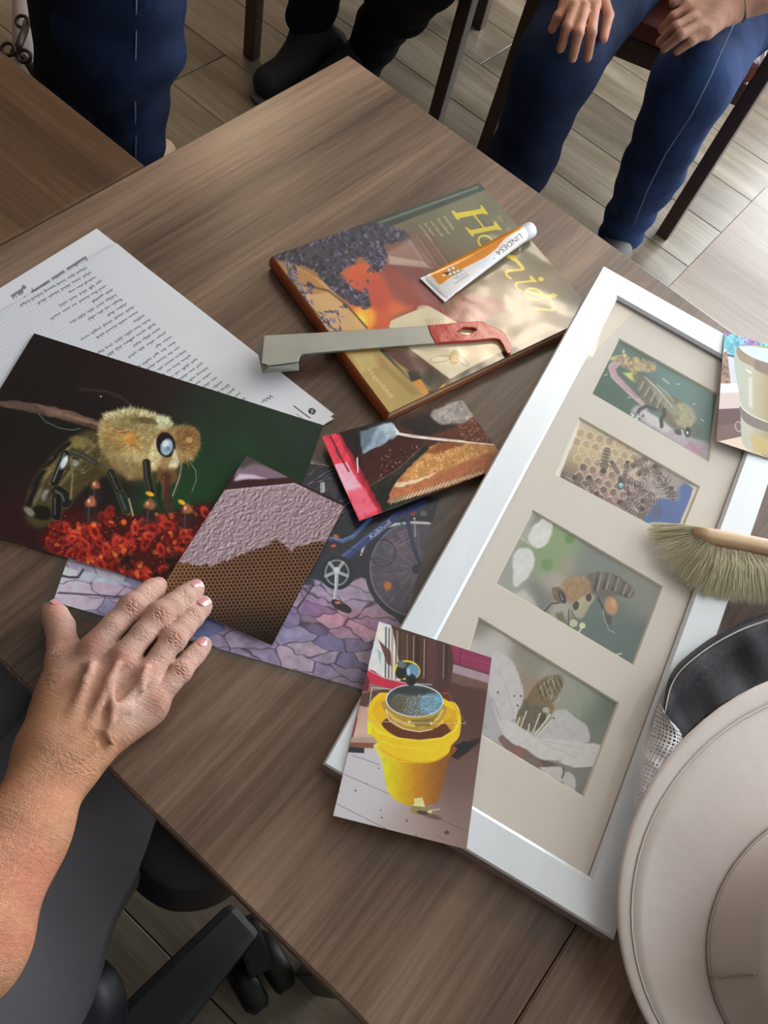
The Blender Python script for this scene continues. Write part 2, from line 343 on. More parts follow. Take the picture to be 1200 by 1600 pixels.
# ================================================================ PRINT PAINTER (flat artwork for flat prints, drawn shape by shape)
class Canvas:
    tex = 0.; texs = 6.; sk = 1.; wb = 0.
    """texture of a flat quad; shapes are given in the coordinates in which the print was measured and mapped through the quad's own geometry"""
    def __init__(s, quad, w, h, base=(128, 128, 128)):
        q = [np.array(p, float) for p in quad]      # TL TR BR BL world corners
        u = (np.arange(w)+.5)/w; v = (np.arange(h)+.5)/h; U, V = np.meshgrid(u, v)
        P = (q[0][None, None]*((1-U)*V)[..., None]+q[1]*(U*V)[..., None]+q[2]*(U*(1-V))[..., None]+q[3]*((1-U)*(1-V))[..., None])
        XY = proj(P); s.PX, s.PY = XY[..., 0], XY[..., 1]; s.U, s.V = U, V; s.w, s.h = w, h
        s.img = np.tile(np.array(base, float), (h, w, 1)); s.fr(0, 0, 1)
    def fr(s, ox, oy, k): s.X = (s.PX-ox)*k; s.Y = (s.PY-oy)*k; return s
    def _box(s, x0, y0, x1, y1):
        m = (s.X >= x0) & (s.X <= x1) & (s.Y >= y0) & (s.Y <= y1)
        r = np.where(m.any(1))[0]; c = np.where(m.any(0))[0]
        return None if len(r) == 0 else (slice(r[0], r[-1]+1), slice(c[0], c[-1]+1))
    def _put(s, b, a, col):
        if callable(col): col = col(s.X[b], s.Y[b])
        if s.tex: n_ = (s.noise(s.PX[b]+s.PY[b]*.3, s.PY[b], s.texs, 31, 3)-.5)*2*s.tex; col = np.asarray(col, float)*(1+n_[..., None])
        s.img[b] = s.img[b]*(1-a[..., None])+np.asarray(col, float)*a[..., None]
    def P(s, pts, col, soft=1.2, op=1., wob=0, seed=0, cr=None):
        p = np.array(pts, float); soft = soft*s.sk; wob = wob or s.wb
        if cr or (cr is None and len(p) >= 6):
            q = []; n_ = len(p)
            for i in range(n_):
                a, b, c_, d = p[i-1], p[i], p[(i+1) % n_], p[(i+2) % n_]
                for t in (0, .25, .5, .75): q.append(.5*((2*b)+(c_-a)*t+(2*a-5*b+4*c_-d)*t*t+(3*b-a-3*c_+d)*t**3))
            p = np.array(q)
        m = soft+wob+2
        b = s._box(p[:, 0].min()-m, p[:, 1].min()-m, p[:, 0].max()+m, p[:, 1].max()+m)
        if b is None: return s
        X, Y = s.X[b], s.Y[b]
        if wob: n1 = s.noise(X, Y, 22, seed)-.5; n2 = s.noise(X, Y, 22, seed+5)-.5; X = X+n1*wob*2; Y = Y+n2*wob*2
        d = np.full(X.shape, 1e18); ins = np.zeros(X.shape, bool)
        for i in range(len(p)):
            a, c = p[i], p[(i+1) % len(p)]; e = c-a; wx, wy = X-a[0], Y-a[1]
            t = np.clip((wx*e[0]+wy*e[1])/max(e @ e, 1e-9), 0, 1); d = np.minimum(d, (wx-e[0]*t)**2+(wy-e[1]*t)**2)
            if a[1] != c[1]:
                ins ^= ((a[1] > Y) != (c[1] > Y)) & (X < (c[0]-a[0])*(Y-a[1])/(c[1]-a[1])+a[0])
        d = np.sqrt(d)*np.where(ins, -1, 1); a = np.clip(.5-d/soft, 0, 1); a = a*a*(3-2*a)
        s._put(b, a*op, col); return s
    def L(s, pts, w, col, soft=1., op=1., w2=None):
        p = np.array(pts, float); w2 = w if w2 is None else w2; m = max(w, w2)+soft+1
        b = s._box(p[:, 0].min()-m, p[:, 1].min()-m, p[:, 0].max()+m, p[:, 1].max()+m)
        if b is None: return s
        X, Y = s.X[b], s.Y[b]; A = np.zeros(X.shape); n = len(p)-1
        for i in range(n):
            a, c = p[i], p[i+1]; e = c-a; wx, wy = X-a[0], Y-a[1]; t = np.clip((wx*e[0]+wy*e[1])/max(e @ e, 1e-9), 0, 1)
            hw = (w+(w2-w)*(i+t)/n)/2
            A = np.maximum(A, np.clip(.5-(np.hypot(wx-e[0]*t, wy-e[1]*t)-hw)/soft, 0, 1))
        s._put(b, A*op, col); return s
    def E(s, cx, cy, rx, ry, ang=0, col=(0, 0, 0), soft=1.5, op=1.):
        R = max(rx, ry)+soft+2; b = s._box(cx-R, cy-R, cx+R, cy+R)
        if b is None: return s
        c, k = math.cos(math.radians(ang)), math.sin(math.radians(ang)); X, Y = s.X[b]-cx, s.Y[b]-cy
        x, y = X*c+Y*k, -X*k+Y*c; q = np.hypot(x/rx, y/ry); d = (q-1)*min(rx, ry)
        a = np.clip(.5-d/soft, 0, 1); a = a*a*(3-2*a); s._put(b, a*op, col); return s
    def ring(s, cx, cy, rx, ry, ang, w, col, soft=1.2, op=1., t0=0, t1=360):
        th = np.radians(np.linspace(t0, t1, 40)); c, k = math.cos(math.radians(ang)), math.sin(math.radians(ang))
        x, y = rx*np.cos(th), ry*np.sin(th); return s.L(list(zip(cx+x*c-y*k, cy+x*k+y*c)), w, col, soft, op)
    @staticmethod
    def noise(X, Y, sc, seed=0, oct=1):
        r = np.random.RandomState(seed+11); T = r.rand(64, 64); out = 0; amp = 1; tot = 0
        for o in range(oct):
            x, y = X/sc, Y/sc; xi, yi = np.floor(x).astype(int), np.floor(y).astype(int); fx, fy = x-xi, y-yi
            fx, fy = fx*fx*(3-2*fx), fy*fy*(3-2*fy)
            g = lambda i, j: T[(xi+i) % 64, (yi+j) % 64]
            out = out+amp*((g(0, 0)*(1-fx)+g(1, 0)*fx)*(1-fy)+(g(0, 1)*(1-fx)+g(1, 1)*fx)*fy); tot += amp; amp *= .5; sc = sc/2.03
        return out/tot
    def grad(s, stops):
        """smooth field from (x, y, colour, radius) blobs"""
        W = np.zeros(s.X.shape); A = np.zeros(s.img.shape)
        for x, y, c, r in stops:
            g = np.exp(-((s.X-x)**2+(s.Y-y)**2)/(r*r))+1e-6/(1+((s.X-x)**2+(s.Y-y)**2)/(r*r)); W += g; A += g[..., None]*np.array(c, float)
        s.img = A/W[..., None]; return s
    def grain(s, sc, amt, seed=0, oct=2, b=None):
        s.img *= (1+amt*(s.noise(s.X, s.Y, sc, seed, oct)-.5)*2)[..., None]; return s
    def fur(s, pts, ang, ln, n, cols, w=1.4, spread=25, op=.7, seed=1):
        r = np.random.RandomState(seed); p = np.array(pts, float); lo, hi = p.min(0), p.max(0); k = 0
        for _ in range(n*6):
            if k >= n: break
            x, y = lo+(hi-lo)*r.rand(2); ins = False
            for i in range(len(p)):
                a, c = p[i], p[(i+1) % len(p)]
                if (a[1] > y) != (c[1] > y) and x < (c[0]-a[0])*(y-a[1])/(c[1]-a[1])+a[0]: ins = not ins
            if not ins: continue
            A = ang(x, y) if callable(ang) else ang; A = math.radians(A+r.uniform(-spread, spread)); l = ln*r.uniform(.5, 1.2)
            s.L([(x, y), (x+l*math.cos(A), y+l*math.sin(A))], w, cols[r.randint(len(cols))], 1.2, op*r.uniform(.4, 1), w2=w*.4); k += 1
        return s
    def specks(s, pts, n, r0, r1, cols, seed=3, op=.8, soft=1.):
        r = np.random.RandomState(seed); p = np.array(pts, float); lo, hi = p.min(0), p.max(0)
        k = 0
        for _ in range(n*6):
            if k >= n: break
            x, y = lo+(hi-lo)*r.rand(2); ins = False
            for i in range(len(p)):
                a, c = p[i], p[(i+1) % len(p)]
                if (a[1] > y) != (c[1] > y) and x < (c[0]-a[0])*(y-a[1])/(c[1]-a[1])+a[0]: ins = not ins
            if ins: s.E(x, y, r.uniform(r0, r1), r.uniform(r0, r1), r.uniform(0, 90), cols[r.randint(len(cols))], soft, op*r.uniform(.5, 1)); k += 1
        return s
    def text(s, txt, org, xd, yd, col, soft=1., op=1., shear=0.):
        """text set in the built-in font; xd, yd are the advance and up vectors of one em"""
        cu = bpy.data.curves.new('t', 'FONT'); cu.body = txt; cu.size = 1; cu.resolution_u = 3; ob = bpy.data.objects.new('t', cu)
        me = ob.to_mesh(); me.calc_loop_triangles(); V = np.array([v.co[:2] for v in me.vertices]) if len(me.vertices) else np.zeros((0, 2))
        T = [tuple(t.vertices) for t in me.loop_triangles]; ob.to_mesh_clear(); bpy.data.objects.remove(ob); bpy.data.curves.remove(cu)
        o = np.array(org, float); xd = np.array(xd, float); yd = np.array(yd, float)
        if not len(V): return s
        Q = o+(V[:, :1]+shear*V[:, 1:2])*xd+V[:, 1:2]*yd
        b = s._box(Q[:, 0].min()-2, Q[:, 1].min()-2, Q[:, 0].max()+2, Q[:, 1].max()+2)
        if b is None: return s
        A = np.zeros(s.X.shape)
        for t in T:
            p = Q[list(t)]; bb = s._box(p[:, 0].min()-1.5, p[:, 1].min()-1.5, p[:, 0].max()+1.5, p[:, 1].max()+1.5)
            if bb is None: continue
            X, Y = s.X[bb], s.Y[bb]; ar = np.cross(p[1]-p[0], p[2]-p[0]); 
            if abs(ar) < 1e-9: continue
            if ar < 0: p = p[::-1]
            d = np.full(X.shape, 1e9)
            for i in range(3):
                a, c = p[i], p[(i+1) % 3]; e = c-a; l = np.hypot(*e)+1e-9; d = np.minimum(d, (e[0]*(Y-a[1])-e[1]*(X-a[0]))/l)
            A[bb] = np.maximum(A[bb], np.clip(.5+d/soft, 0, 1))
        s._put(b, A[b]*op, col); return s
    def blur(s, r):
        k = np.exp(-np.arange(-int(2*r)-1, int(2*r)+2)**2/(2.*r*r)); k /= k.sum(); n = len(k)//2
        for ax in (0, 1):
            pad = [(0, 0)]*3; pad[ax] = (n, n); q = np.pad(s.img, pad, 'edge'); out = 0
            for i, kv in enumerate(k): out = out+kv*(q[i:i+s.h] if ax == 0 else q[:, i:i+s.w])
            s.img = out
        return s
    def image(s, name, gain=1.):
        im = bpy.data.images.new(name, s.w, s.h); a = np.clip(s.img/255, 0, 1)
        if not isinstance(gain, (int, float)) or gain != 1:
            l = s2l(a*255)*np.array(gain); l = np.clip(l, 0, .93); a = np.where(l <= .0031308, l*12.92, 1.055*l**(1/2.4)-.055)
        im.pixels.foreach_set(np.concatenate([a, np.ones((s.h, s.w, 1))], 2).astype(np.float32).ravel()); im.pack(); return im
def printmat(name, img, rough=.25, spec=.5, coat=0., bump=0., bumpsc=40.):
    m = bpy.data.materials.new(name); m.use_nodes = True; nt = m.node_tree; b = nt.nodes['Principled BSDF']
    t = nt.nodes.new('ShaderNodeTexImage'); t.image = img; t.extension = 'EXTEND'; uv = nt.nodes.new('ShaderNodeTexCoord')
    nt.links.new(uv.outputs['UV'], t.inputs[0]); nt.links.new(t.outputs[0], b.inputs['Base Color'])
    b.inputs['Roughness'].default_value = rough; b.inputs['Specular IOR Level'].default_value = spec; b.inputs['Coat Weight'].default_value = coat; b.inputs['Coat Roughness'].default_value = .08
    if bump:
        n = nt.nodes.new('ShaderNodeTexNoise'); n.inputs['Scale'].default_value = bumpsc; n.inputs['Detail'].default_value = 2
        bp = nt.nodes.new('ShaderNodeBump'); bp.inputs['Distance'].default_value = bump; bp.inputs['Strength'].default_value = 1
        nt.links.new(uv.outputs['Object'], n.inputs[0]); nt.links.new(n.outputs['Fac'], bp.inputs['Height']); nt.links.new(bp.outputs[0], b.inputs['Normal'])
    return m
M_paperback = mat('paper_edge', (225, 222, 215), .7)
def sheet(name, quad, mt, t=.0003, lift=None, nu=16, nv=12, parent=None, side=None):
    """thin printed sheet on the quad TL TR BR BL; lift(u, v) bends it"""
    q = [Vector(p) for p in quad]; V = []; uvs = []
    for k in (0, 1):
        for j in range(nv+1):
            for i in range(nu+1):
                u, v = i/nu, j/nv; p = q[0]*((1-u)*v)+q[1]*(u*v)+q[2]*(u*(1-v))+q[3]*((1-u)*(1-v))
                V.append(p+Vector((0, 0, (lift(u, v) if lift else 0)-(t if k else 0)))); uvs.append((u, v))
    F, mi = [], []; N = (nu+1)*(nv+1); id = lambda k, i, j: k*N+j*(nu+1)+i
    for j in range(nv):
        for i in range(nu):
            F.append((id(0, i, j), id(0, i+1, j), id(0, i+1, j+1), id(0, i, j+1))); mi.append(0)
            F.append((id(1, i, j), id(1, i, j+1), id(1, i+1, j+1), id(1, i+1, j))); mi.append(1)
    for i in range(nu): F += [(id(0, i, 0), id(1, i, 0), id(1, i+1, 0), id(0, i+1, 0)), (id(0, i+1, nv), id(1, i+1, nv), id(1, i, nv), id(0, i, nv))]; mi += [1, 1]
    for j in range(nv): F += [(id(0, 0, j+1), id(1, 0, j+1), id(1, 0, j), id(0, 0, j)), (id(0, nu, j), id(1, nu, j), id(1, nu, j+1), id(0, nu, j+1))]; mi += [1, 1]
    me = pmesh(name, V, F, False, mi); uvl = me.uv_layers.new(name='UVMap')
    lv = np.zeros(len(me.loops), np.int32); me.loops.foreach_get('vertex_index', lv)
    uvl.data.foreach_set('uv', np.array(uvs, np.float32)[lv].ravel())
    return link(name, me, [mt, side or M_paperback], parent)
# the picture frame leans on the book's corner: its plane is turned about the frame's near edge
_ba, _bb = at(505, 1193, TZ), at(960, 1468.5, TZ); TILT = Matrix.Translation(_ba) @ Matrix.Rotation(.032, 4, (_bb-_ba).normalized()) @ Matrix.Translation(-_ba)
TINV = TILT.inverted()
def Ff(px, py, h):
    """point of the frame's own (untilted) plane at height h that is seen at (px, py)"""
    p = at(px, py, TZ); c_ = TINV @ Vector(CAMP); q = TINV @ p; d = q-c_; return c_+d*((TZ+h-c_.z)/d.z)
def Fw(px, py, h): return TILT @ Ff(px, py, h)
def Q(pts, z): return [at(x, y, TZ+z) for x, y in pts]
# ================================================================ THE PRINTS
GP = 1.45       # print stock reproduces tones: one gain for all prints
# ---- bee on red flower, large
qb = Q([(53.6, 521.4), (505, 664.8), (402.5, 962.3), (-119.4, 803.1)], .0025)
c = Canvas(qb, 640, 440, (27, 18, 17)); c.fr(0, 520, 2.3077); c.tex = .16; c.sk = 1.3; c.wb = 3
c.grad([(150, 100, (24, 16, 15), 250), (500, 120, (34, 16, 17), 200), (850, 330, (30, 44, 32), 220), (1000, 450, (24, 40, 26), 200), (760, 560, (20, 56, 24), 130), (40, 620, (44, 16, 22), 150), (20, 420, (18, 18, 14), 200), (350, 260, (20, 16, 14), 160), (1100, 350, (40, 48, 42), 120), (880, 420, (24, 62, 30), 60), (100, 780, (38, 16, 18), 150)])
R_ = np.random.RandomState(5)
flower = [(150, 770), (175, 690), (230, 640), (330, 650), (420, 660), (520, 650), (600, 650), (700, 620), (772, 622), (772, 700), (600, 930), (300, 930)]
c.P(flower, (58, 14, 12), 30)
for k in range(260):
    x, y = 150+R_.rand()*640, 625+R_.rand()*300
    if y < 640+40*abs(math.sin(x/60)) or y > 800+(x-150)*.32+30: continue
    a = R_.rand()*180; sz = 12+R_.rand()*20; col = [(168, 40, 28), (140, 30, 22), (110, 20, 17), (184, 58, 40), (90, 15, 14)][R_.randint(5)]
    c.E(x, y, sz, sz*.6, a, col, 9, .85); c.E(x+2, y+3, sz*.5, sz*.3, a, (60, 10, 12), 7, .7)
    c.ring(x, y, sz*.8, sz*.5, a, 8, (190, 62, 44), 11, .35, R_.rand()*200, 200+R_.rand()*100)
for k in range(60): c.E(200+R_.rand()*560, 650+R_.rand()*230, 3+R_.rand()*10, 3+R_.rand()*7, R_.rand()*90, [(215, 110, 40), (205, 90, 50), (225, 140, 60)][R_.randint(3)], 6, .6)
c.specks(flower, 260, 1.2, 3, [(240, 170, 70), (230, 140, 60), (210, 100, 70), (90, 10, 10)], 9, .7, 1.5)
for k in range(14): c.E(420+R_.rand()*220, 800+R_.rand()*110, 16+R_.rand()*18, 12, R_.rand()*180, (26, 12, 12), 16, .75)
# abdomen
c.P([(360, 355), (300, 358), (220, 405), (150, 490), (104, 570), (88, 645), (120, 700), (180, 690), (250, 620), (310, 560), (400, 500), (420, 420)], (62, 54, 32), 18)
for (x, y, rx, ry, a) in [(150, 520, 14, 60, 35), (118, 600, 14, 55, 25), (215, 440, 16, 70, 45), (150, 650, 40, 26, 10)]: c.E(x, y, rx, ry, a, (16, 13, 10), 12, .9)
for (x, y, rx, ry, a, cc) in [(178, 500, 9, 55, 35, (120, 110, 70)), (135, 590, 9, 40, 25, (110, 104, 78)), (106, 645, 22, 12, 40, (150, 146, 128)), (165, 588, 14, 22, 20, (140, 145, 140)), (260, 415, 12, 60, 50, (118, 104, 60)), (300, 400, 50, 22, 20, (120, 105, 62))]: c.E(x, y, rx, ry, a, cc, 10, .75)
for (x, y, a) in [(300, 440, 50), (250, 500, 42), (200, 560, 36)]: c.E(x, y, 11, 62, a, (28, 22, 14), 14, .8); c.E(x+20, y-14, 7, 56, a, (134, 120, 78), 12, .6)
c.fur([(330, 365), (200, 430), (140, 520), (200, 560), (300, 520), (400, 430)], 150, 22, 240, [(150, 138, 84), (110, 96, 52), (60, 50, 28), (176, 164, 110)], 2, 40, .6)
# wings
c.P([(0, 246), (130, 255), (300, 300), (410, 348), (330, 345), (200, 308), (90, 284), (0, 264)], (88, 68, 60), 5, .75)
c.P([(130, 258), (260, 285), (400, 345), (300, 325), (180, 300)], (120, 92, 78), 6, .6)
for k in range(4): c.L([(0, 250+k*5), (140+k*12, 262+k*8), (400, 346)], 1.6, (150, 122, 104), 1.5, .5)
c.L([(138, 292), (165, 322), (215, 345), (262, 352), (290, 346)], 3, (110, 150, 140), 2, .7); c.L([(290, 205), (380, 212), (440, 235), (475, 268)], 9, (70, 52, 48), 10, .55)
c.E(364, 231, 3, 2.5, 0, (220, 220, 220), 2)
# thorax
th = [(372, 300), (420, 282), (500, 278), (570, 300), (620, 335), (600, 400), (560, 470), (520, 520), (470, 530), (420, 490), (370, 430), (355, 360)]
c.P(th, (150, 130, 84), 16)
c.E(440, 385, 70, 50, 20, (150, 104, 50), 40, .8); c.E(470, 470, 60, 45, 0, (188, 172, 128), 30, .7); c.E(520, 330, 75, 32, 12, (112, 98, 58), 26, .8); c.E(590, 330, 32, 28, 30, (176, 182, 152), 18, .8)
ang_r = lambda x, y: math.degrees(math.atan2(y-390, x-480))
c.fur(th, ang_r, 17, 1700, [(196, 182, 134), (170, 152, 100), (216, 208, 168), (124, 100, 56), (150, 128, 78)], 2, 22, .7, 4)
c.fur([(372, 300), (470, 272), (600, 310), (620, 335), (560, 330), (480, 296), (390, 320)], ang_r, 17, 420, [(196, 198, 166), (176, 176, 136), (220, 218, 184)], 1.8, 16, .85, 5)
c.P([(470, 312), (520, 305), (560, 318), (568, 334), (520, 330), (478, 328)], (72, 58, 34), 8, .7); c.E(470, 386, 22, 18, 0, (200, 136, 60), 14, .7); c.E(436, 354, 30, 9, 10, (120, 72, 40), 6, .8); c.L([(400, 345), (430, 358), (460, 352)], 4, (190, 150, 110), 3)
c.E(470, 500, 90, 40, 10, (84, 66, 36), 40, .55); c.E(400, 440, 40, 70, 0, (110, 92, 54), 34, .5); c.E(450, 330, 60, 26, 0, (120, 112, 72), 26, .5)
# head
hd = [(620, 345), (660, 335), (705, 345), (722, 380), (718, 420), (690, 460), (640, 480), (620, 510), (560, 500), (530, 450), (545, 390), (580, 355)]
c.P(hd, (140, 112, 70), 12); c.E(675, 385, 42, 46, 0, (112, 80, 46), 20, .9); c.E(560, 440, 26, 60, 15, (206, 196, 152), 18, .85)
c.fur(hd, lambda x, y: math.degrees(math.atan2(y-420, x-630)), 20, 600, [(170, 142, 94), (122, 92, 54), (196, 178, 132), (90, 64, 36)], 1.8, 30, .6, 6)
c.E(598, 405, 34, 46, -12, (26, 20, 20), 5); c.E(601, 413, 22, 30, 12, (140, 158, 178), 7); c.E(597, 402, 11, 13, 0, (196, 208, 220), 6, .8); c.E(604, 420, 10, 12, 0, (110, 130, 155), 5, .7)
c.P([(630, 420), (642, 450), (640, 485), (615, 500), (606, 480), (620, 455)], (196, 190, 160), 8, .85); c.E(682, 388, 12, 10, 0, (190, 140, 88), 6, .8); c.E(622, 510, 12, 9, 0, (214, 190, 60), 4, .8)
c.fur([(660, 440), (705, 400), (715, 430), (680, 480)], 80, 20, 90, [(170, 130, 80), (110, 80, 50)], 1.6, 25, .7)
# legs, proboscis, antennae
def leg(pts, w, col=(22, 22, 18), hl=(92, 98, 92)):
    c.L(pts, w+5, (88, 80, 46), 5, .8); c.L(pts, w, col, 4); c.L([(x-w*.18, y-w*.1) for x, y in pts], w*.18, hl, 4, .7)
leg([(262, 428), (300, 445), (345, 472)], 22, (50, 48, 36)); leg([(238, 440), (218, 490), (198, 540)], 30, (20, 20, 18), (140, 150, 160)); leg([(208, 575), (232, 590), (238, 610)], 44, (22, 24, 22)); leg([(205, 600), (204, 660)], 34, (16, 16, 16)); c.E(232, 468, 10, 26, 25, (214, 222, 232), 7, .9); c.E(268, 470, 16, 12, 0, (150, 160, 168), 8, .7)
leg([(256, 450), (262, 520), (255, 600)], 5, (120, 104, 60)); leg([(400, 505), (428, 568)], 26, (26, 28, 22)); leg([(438, 588), (458, 640)], 30, (26, 40, 34)); c.L([(465, 600), (480, 660)], 6, (200, 190, 140), 3, .7)
leg([(528, 470), (532, 520), (545, 575)], 26, (30, 24, 20)); c.P([(570, 490), (640, 490), (650, 530), (600, 560), (560, 540)], (92, 66, 40), 14, .9); c.L([(600, 520), (600, 580), (606, 645)], 34, (66, 34, 24), 10, .9, 14); c.L([(590, 520), (588, 600)], 5, (140, 70, 44), 4, .7); c.L([(575, 540), (570, 600), (585, 640)], 8, (26, 20, 16), 4, .8); c.L([(660, 475), (652, 530), (625, 600), (618, 640)], 5, (60, 50, 40), 3); c.L([(655, 470), (648, 520), (622, 590)], 2.5, (205, 200, 185), 2, .9)
c.L([(680, 468), (702, 495), (706, 530), (690, 575), (684, 610)], 5, (40, 44, 34), 3); c.L([(682, 466), (705, 495), (708, 530), (692, 575)], 2, (170, 180, 160), 2, .8)
c.E(540, 582, 16, 8, 20, (230, 170, 30), 4, .9); c.E(562, 655, 7, 7, 0, (235, 190, 40), 3); c.E(655, 612, 14, 8, 30, (230, 170, 30), 5, .9)
for (x, y, r) in [(346, 548, 20), (328, 610, 24), (540, 618, 24), (675, 636, 24)]:
    c.P([(x-r, y+r*.5), (x+r, y+r*.5), (x+r*1.3, y+r*3), (x-r*1.3, y+r*3)], (38, 26, 28), 16, .8); c.L([(x-r*.3, y+r), (x-r*.4, y+r*2.6)], 4, (110, 100, 100), 5, .6)
    c.P([(x-r*.8, y+r*.5), (x-r*.6, y-r*.3), (x, y-r*.8), (x+r*.7, y-r*.3), (x+r*.8, y+r*.5), (x, y+r*.8)], (160, 96, 66), 12, .9); c.L([(x, y-r*.8), (x+2, y+r*.4)], 3, (140, 80, 56), 4, .7); c.E(x-r*.3, y-r*.1, 5, 7, 0, (235, 190, 150), 5, .7)
c.grain(8, .05, 3)
bee = sheet('photo_print', qb, printmat('print_bee', c.image('bee_print', GP), .2, .26), lift=lambda u, v: .0006)
tag(bee, 'large dark photo print of a furry bee on a red flower', 'photo', 'loose photo prints on the table')

# ---- bicycle and paving in a clear sleeve
qk = Q([(190, 628), (686, 780), (600, 1087), (83, 940)], .0009)
c = Canvas(qk, 640, 400, (128, 108, 132)); c.tex = .12
def paving(c, lox, loy, hix, hiy, n, seed, cols, sx=2.2):
    r = np.random.RandomState(seed); px, py = lox+(hix-lox)*r.rand(n), loy+(hiy-loy)*r.rand(n); ci = r.randint(len(cols), size=n)
    a = math.radians(14); X = c.PX+6*(c.noise(c.PX, c.PY, 14, seed)-.5); Y = c.PY+8*(c.noise(c.PX, c.PY, 11, seed+3)-.5)
    rx = lambda x, y: (x*math.cos(a)+y*math.sin(a))/sx; ry = lambda x, y: -x*math.sin(a)+y*math.cos(a)
    XR, YR = rx(X, Y), ry(X, Y); d1 = np.full(X.shape, 1e9); d2 = d1.copy(); id = np.zeros(X.shape, int)
    for i in range(n):
        d = np.hypot(XR-rx(px[i], py[i]), YR-ry(px[i], py[i])); nw = d < d1
        d2 = np.where(nw, d1, np.minimum(d2, d)); id = np.where(nw, i, id); d1 = np.where(nw, d, d1)
    C = np.array(cols, float)[ci][id]*(1+.16*(c.noise(c.PX, c.PY, 9, seed+9, 3)-.5)*2)[..., None]
    e = np.clip((d2-d1)/1.7, 0, 1)[..., None]; return C*e+np.array((62, 46, 62))*(1-e)
r = np.random.RandomState(3)
c.img = paving(c, 60, 820, 620, 1110, 150, 21, [(134, 116, 142), (146, 128, 150), (122, 106, 136), (158, 136, 152), (112, 100, 134), (150, 122, 140), (136, 124, 152)])
left = np.clip((330-c.PX)/140, 0, 1)[..., None]; c.img = c.img*(1-left)+(c.img*.95+42)*left
pk = (np.exp(-((c.PY-955-(c.PX-500)*.32)/22)**2)*np.clip((c.PX-440)/50, 0, 1))[..., None]; c.img = c.img*(1-pk*.55)+np.array((172, 104, 128))*c.img/np.array((134, 118, 140))*pk*.55
c.P([(300, 958), (345, 965), (352, 985), (318, 1000), (290, 990)], (72, 84, 132), 3, .7)
c.P([(100, 885), (122, 892), (116, 905), (97, 900)], (205, 210, 216), 3, .8); c.P([(128, 892), (190, 905), (205, 915), (150, 910), (126, 904)], (176, 186, 212), 3, .8)
c.L([(90, 898), (108, 902), (122, 902), (130, 890)], 3.2, (44, 36, 50), 2); c.L([(92, 926), (140, 929), (190, 933)], 2.4, (60, 44, 66), 2)
# dark upper background
c.fr(440, 620, 3.1579)
c.P([(-900, -300), (900, -300), (1100, 500), (760, 1150), (590, 1125), (430, 900), (300, 930), (160, 900), (60, 860), (-900, 400)], (34, 30, 38), 14)
for k in range(70):
    x, y = 130+r.rand()*200, 300+r.rand()*340; a = -.45+.2*r.randn(); l = 30+r.rand()*70
    c.L([(x, y), (x+l*math.cos(a), y+l*math.sin(a))], 2+r.rand()*3, [(150, 146, 150), (96, 92, 104), (190, 184, 184), (60, 54, 66), (120, 96, 110)][r.randint(5)], 1.5, .8)
for k in range(26): c.P([(150+r.rand()*170, 360+r.rand()*260)]+[(150+r.rand()*170, 360+r.rand()*260) for _ in range(2)], [(26, 22, 30), (70, 56, 72), (40, 36, 48)][r.randint(3)], 5, .5)
c.P([(155, 292), (240, 306), (240, 345), (140, 330)], (150, 134, 124), 3); 
for k in range(12): c.ring(160+k*8, 316+(k % 3)*8, 8, 7, 0, 2.5, (34, 30, 30), 1.5)
c.P([(190, 425), (212, 420), (214, 470), (192, 474)], (196, 188, 186), 2); c.L([(196, 430), (198, 468)], 3, (90, 84, 90), 2)
# wheel
wc = (672, 850)
c.E(wc[0], wc[1], 262, 262, 0, (30, 27, 36), 3); c.E(wc[0], wc[1], 238, 238, 0, (112, 106, 116), 3); c.E(wc[0], wc[1], 231, 231, 0, (76, 64, 78), 3)
for k in range(22): c.P([(470+r.rand()*300, 640+r.rand()*430) for _ in range(3)], [(90, 78, 92), (58, 50, 62), (104, 84, 96), (66, 66, 70)][r.randint(4)], 14, .35)
for k in range(26):
    a = k*2*math.pi/26+.1; b = a+(.5 if k % 2 else -.5); c.L([(wc[0]+24*math.cos(b), wc[1]+24*math.sin(b)), (wc[0]+228*math.cos(a), wc[1]+228*math.sin(a))], 1.6, (170, 160, 172), 1.3, .55)
for k in range(14): x, y = 500+r.rand()*120, 660+r.rand()*130; c.L([(x, y), (x+50, y-26)], 4, (150, 110, 138), 3, .5)
c.E(wc[0], wc[1], 30, 26, 0, (50, 46, 56), 4); c.E(523, 932, 18, 21, 15, (214, 106, 36), 3)
c.ring(500, 770, 62, 66, 0, 5, (32, 30, 34), 3, .9); c.P([(500, 745), (520, 735), (545, 768), (520, 782)], (70, 96, 84), 4, .5)
c.L([(392, 778), (405, 740), (440, 690), (500, 648), (560, 632)], 11, (196, 190, 172), 3); c.L([(500, 648), (560, 628), (640, 620), (728, 624)], 12, (206, 198, 180), 3); c.E(592, 626, 10, 8, 0, (60, 130, 130), 2)
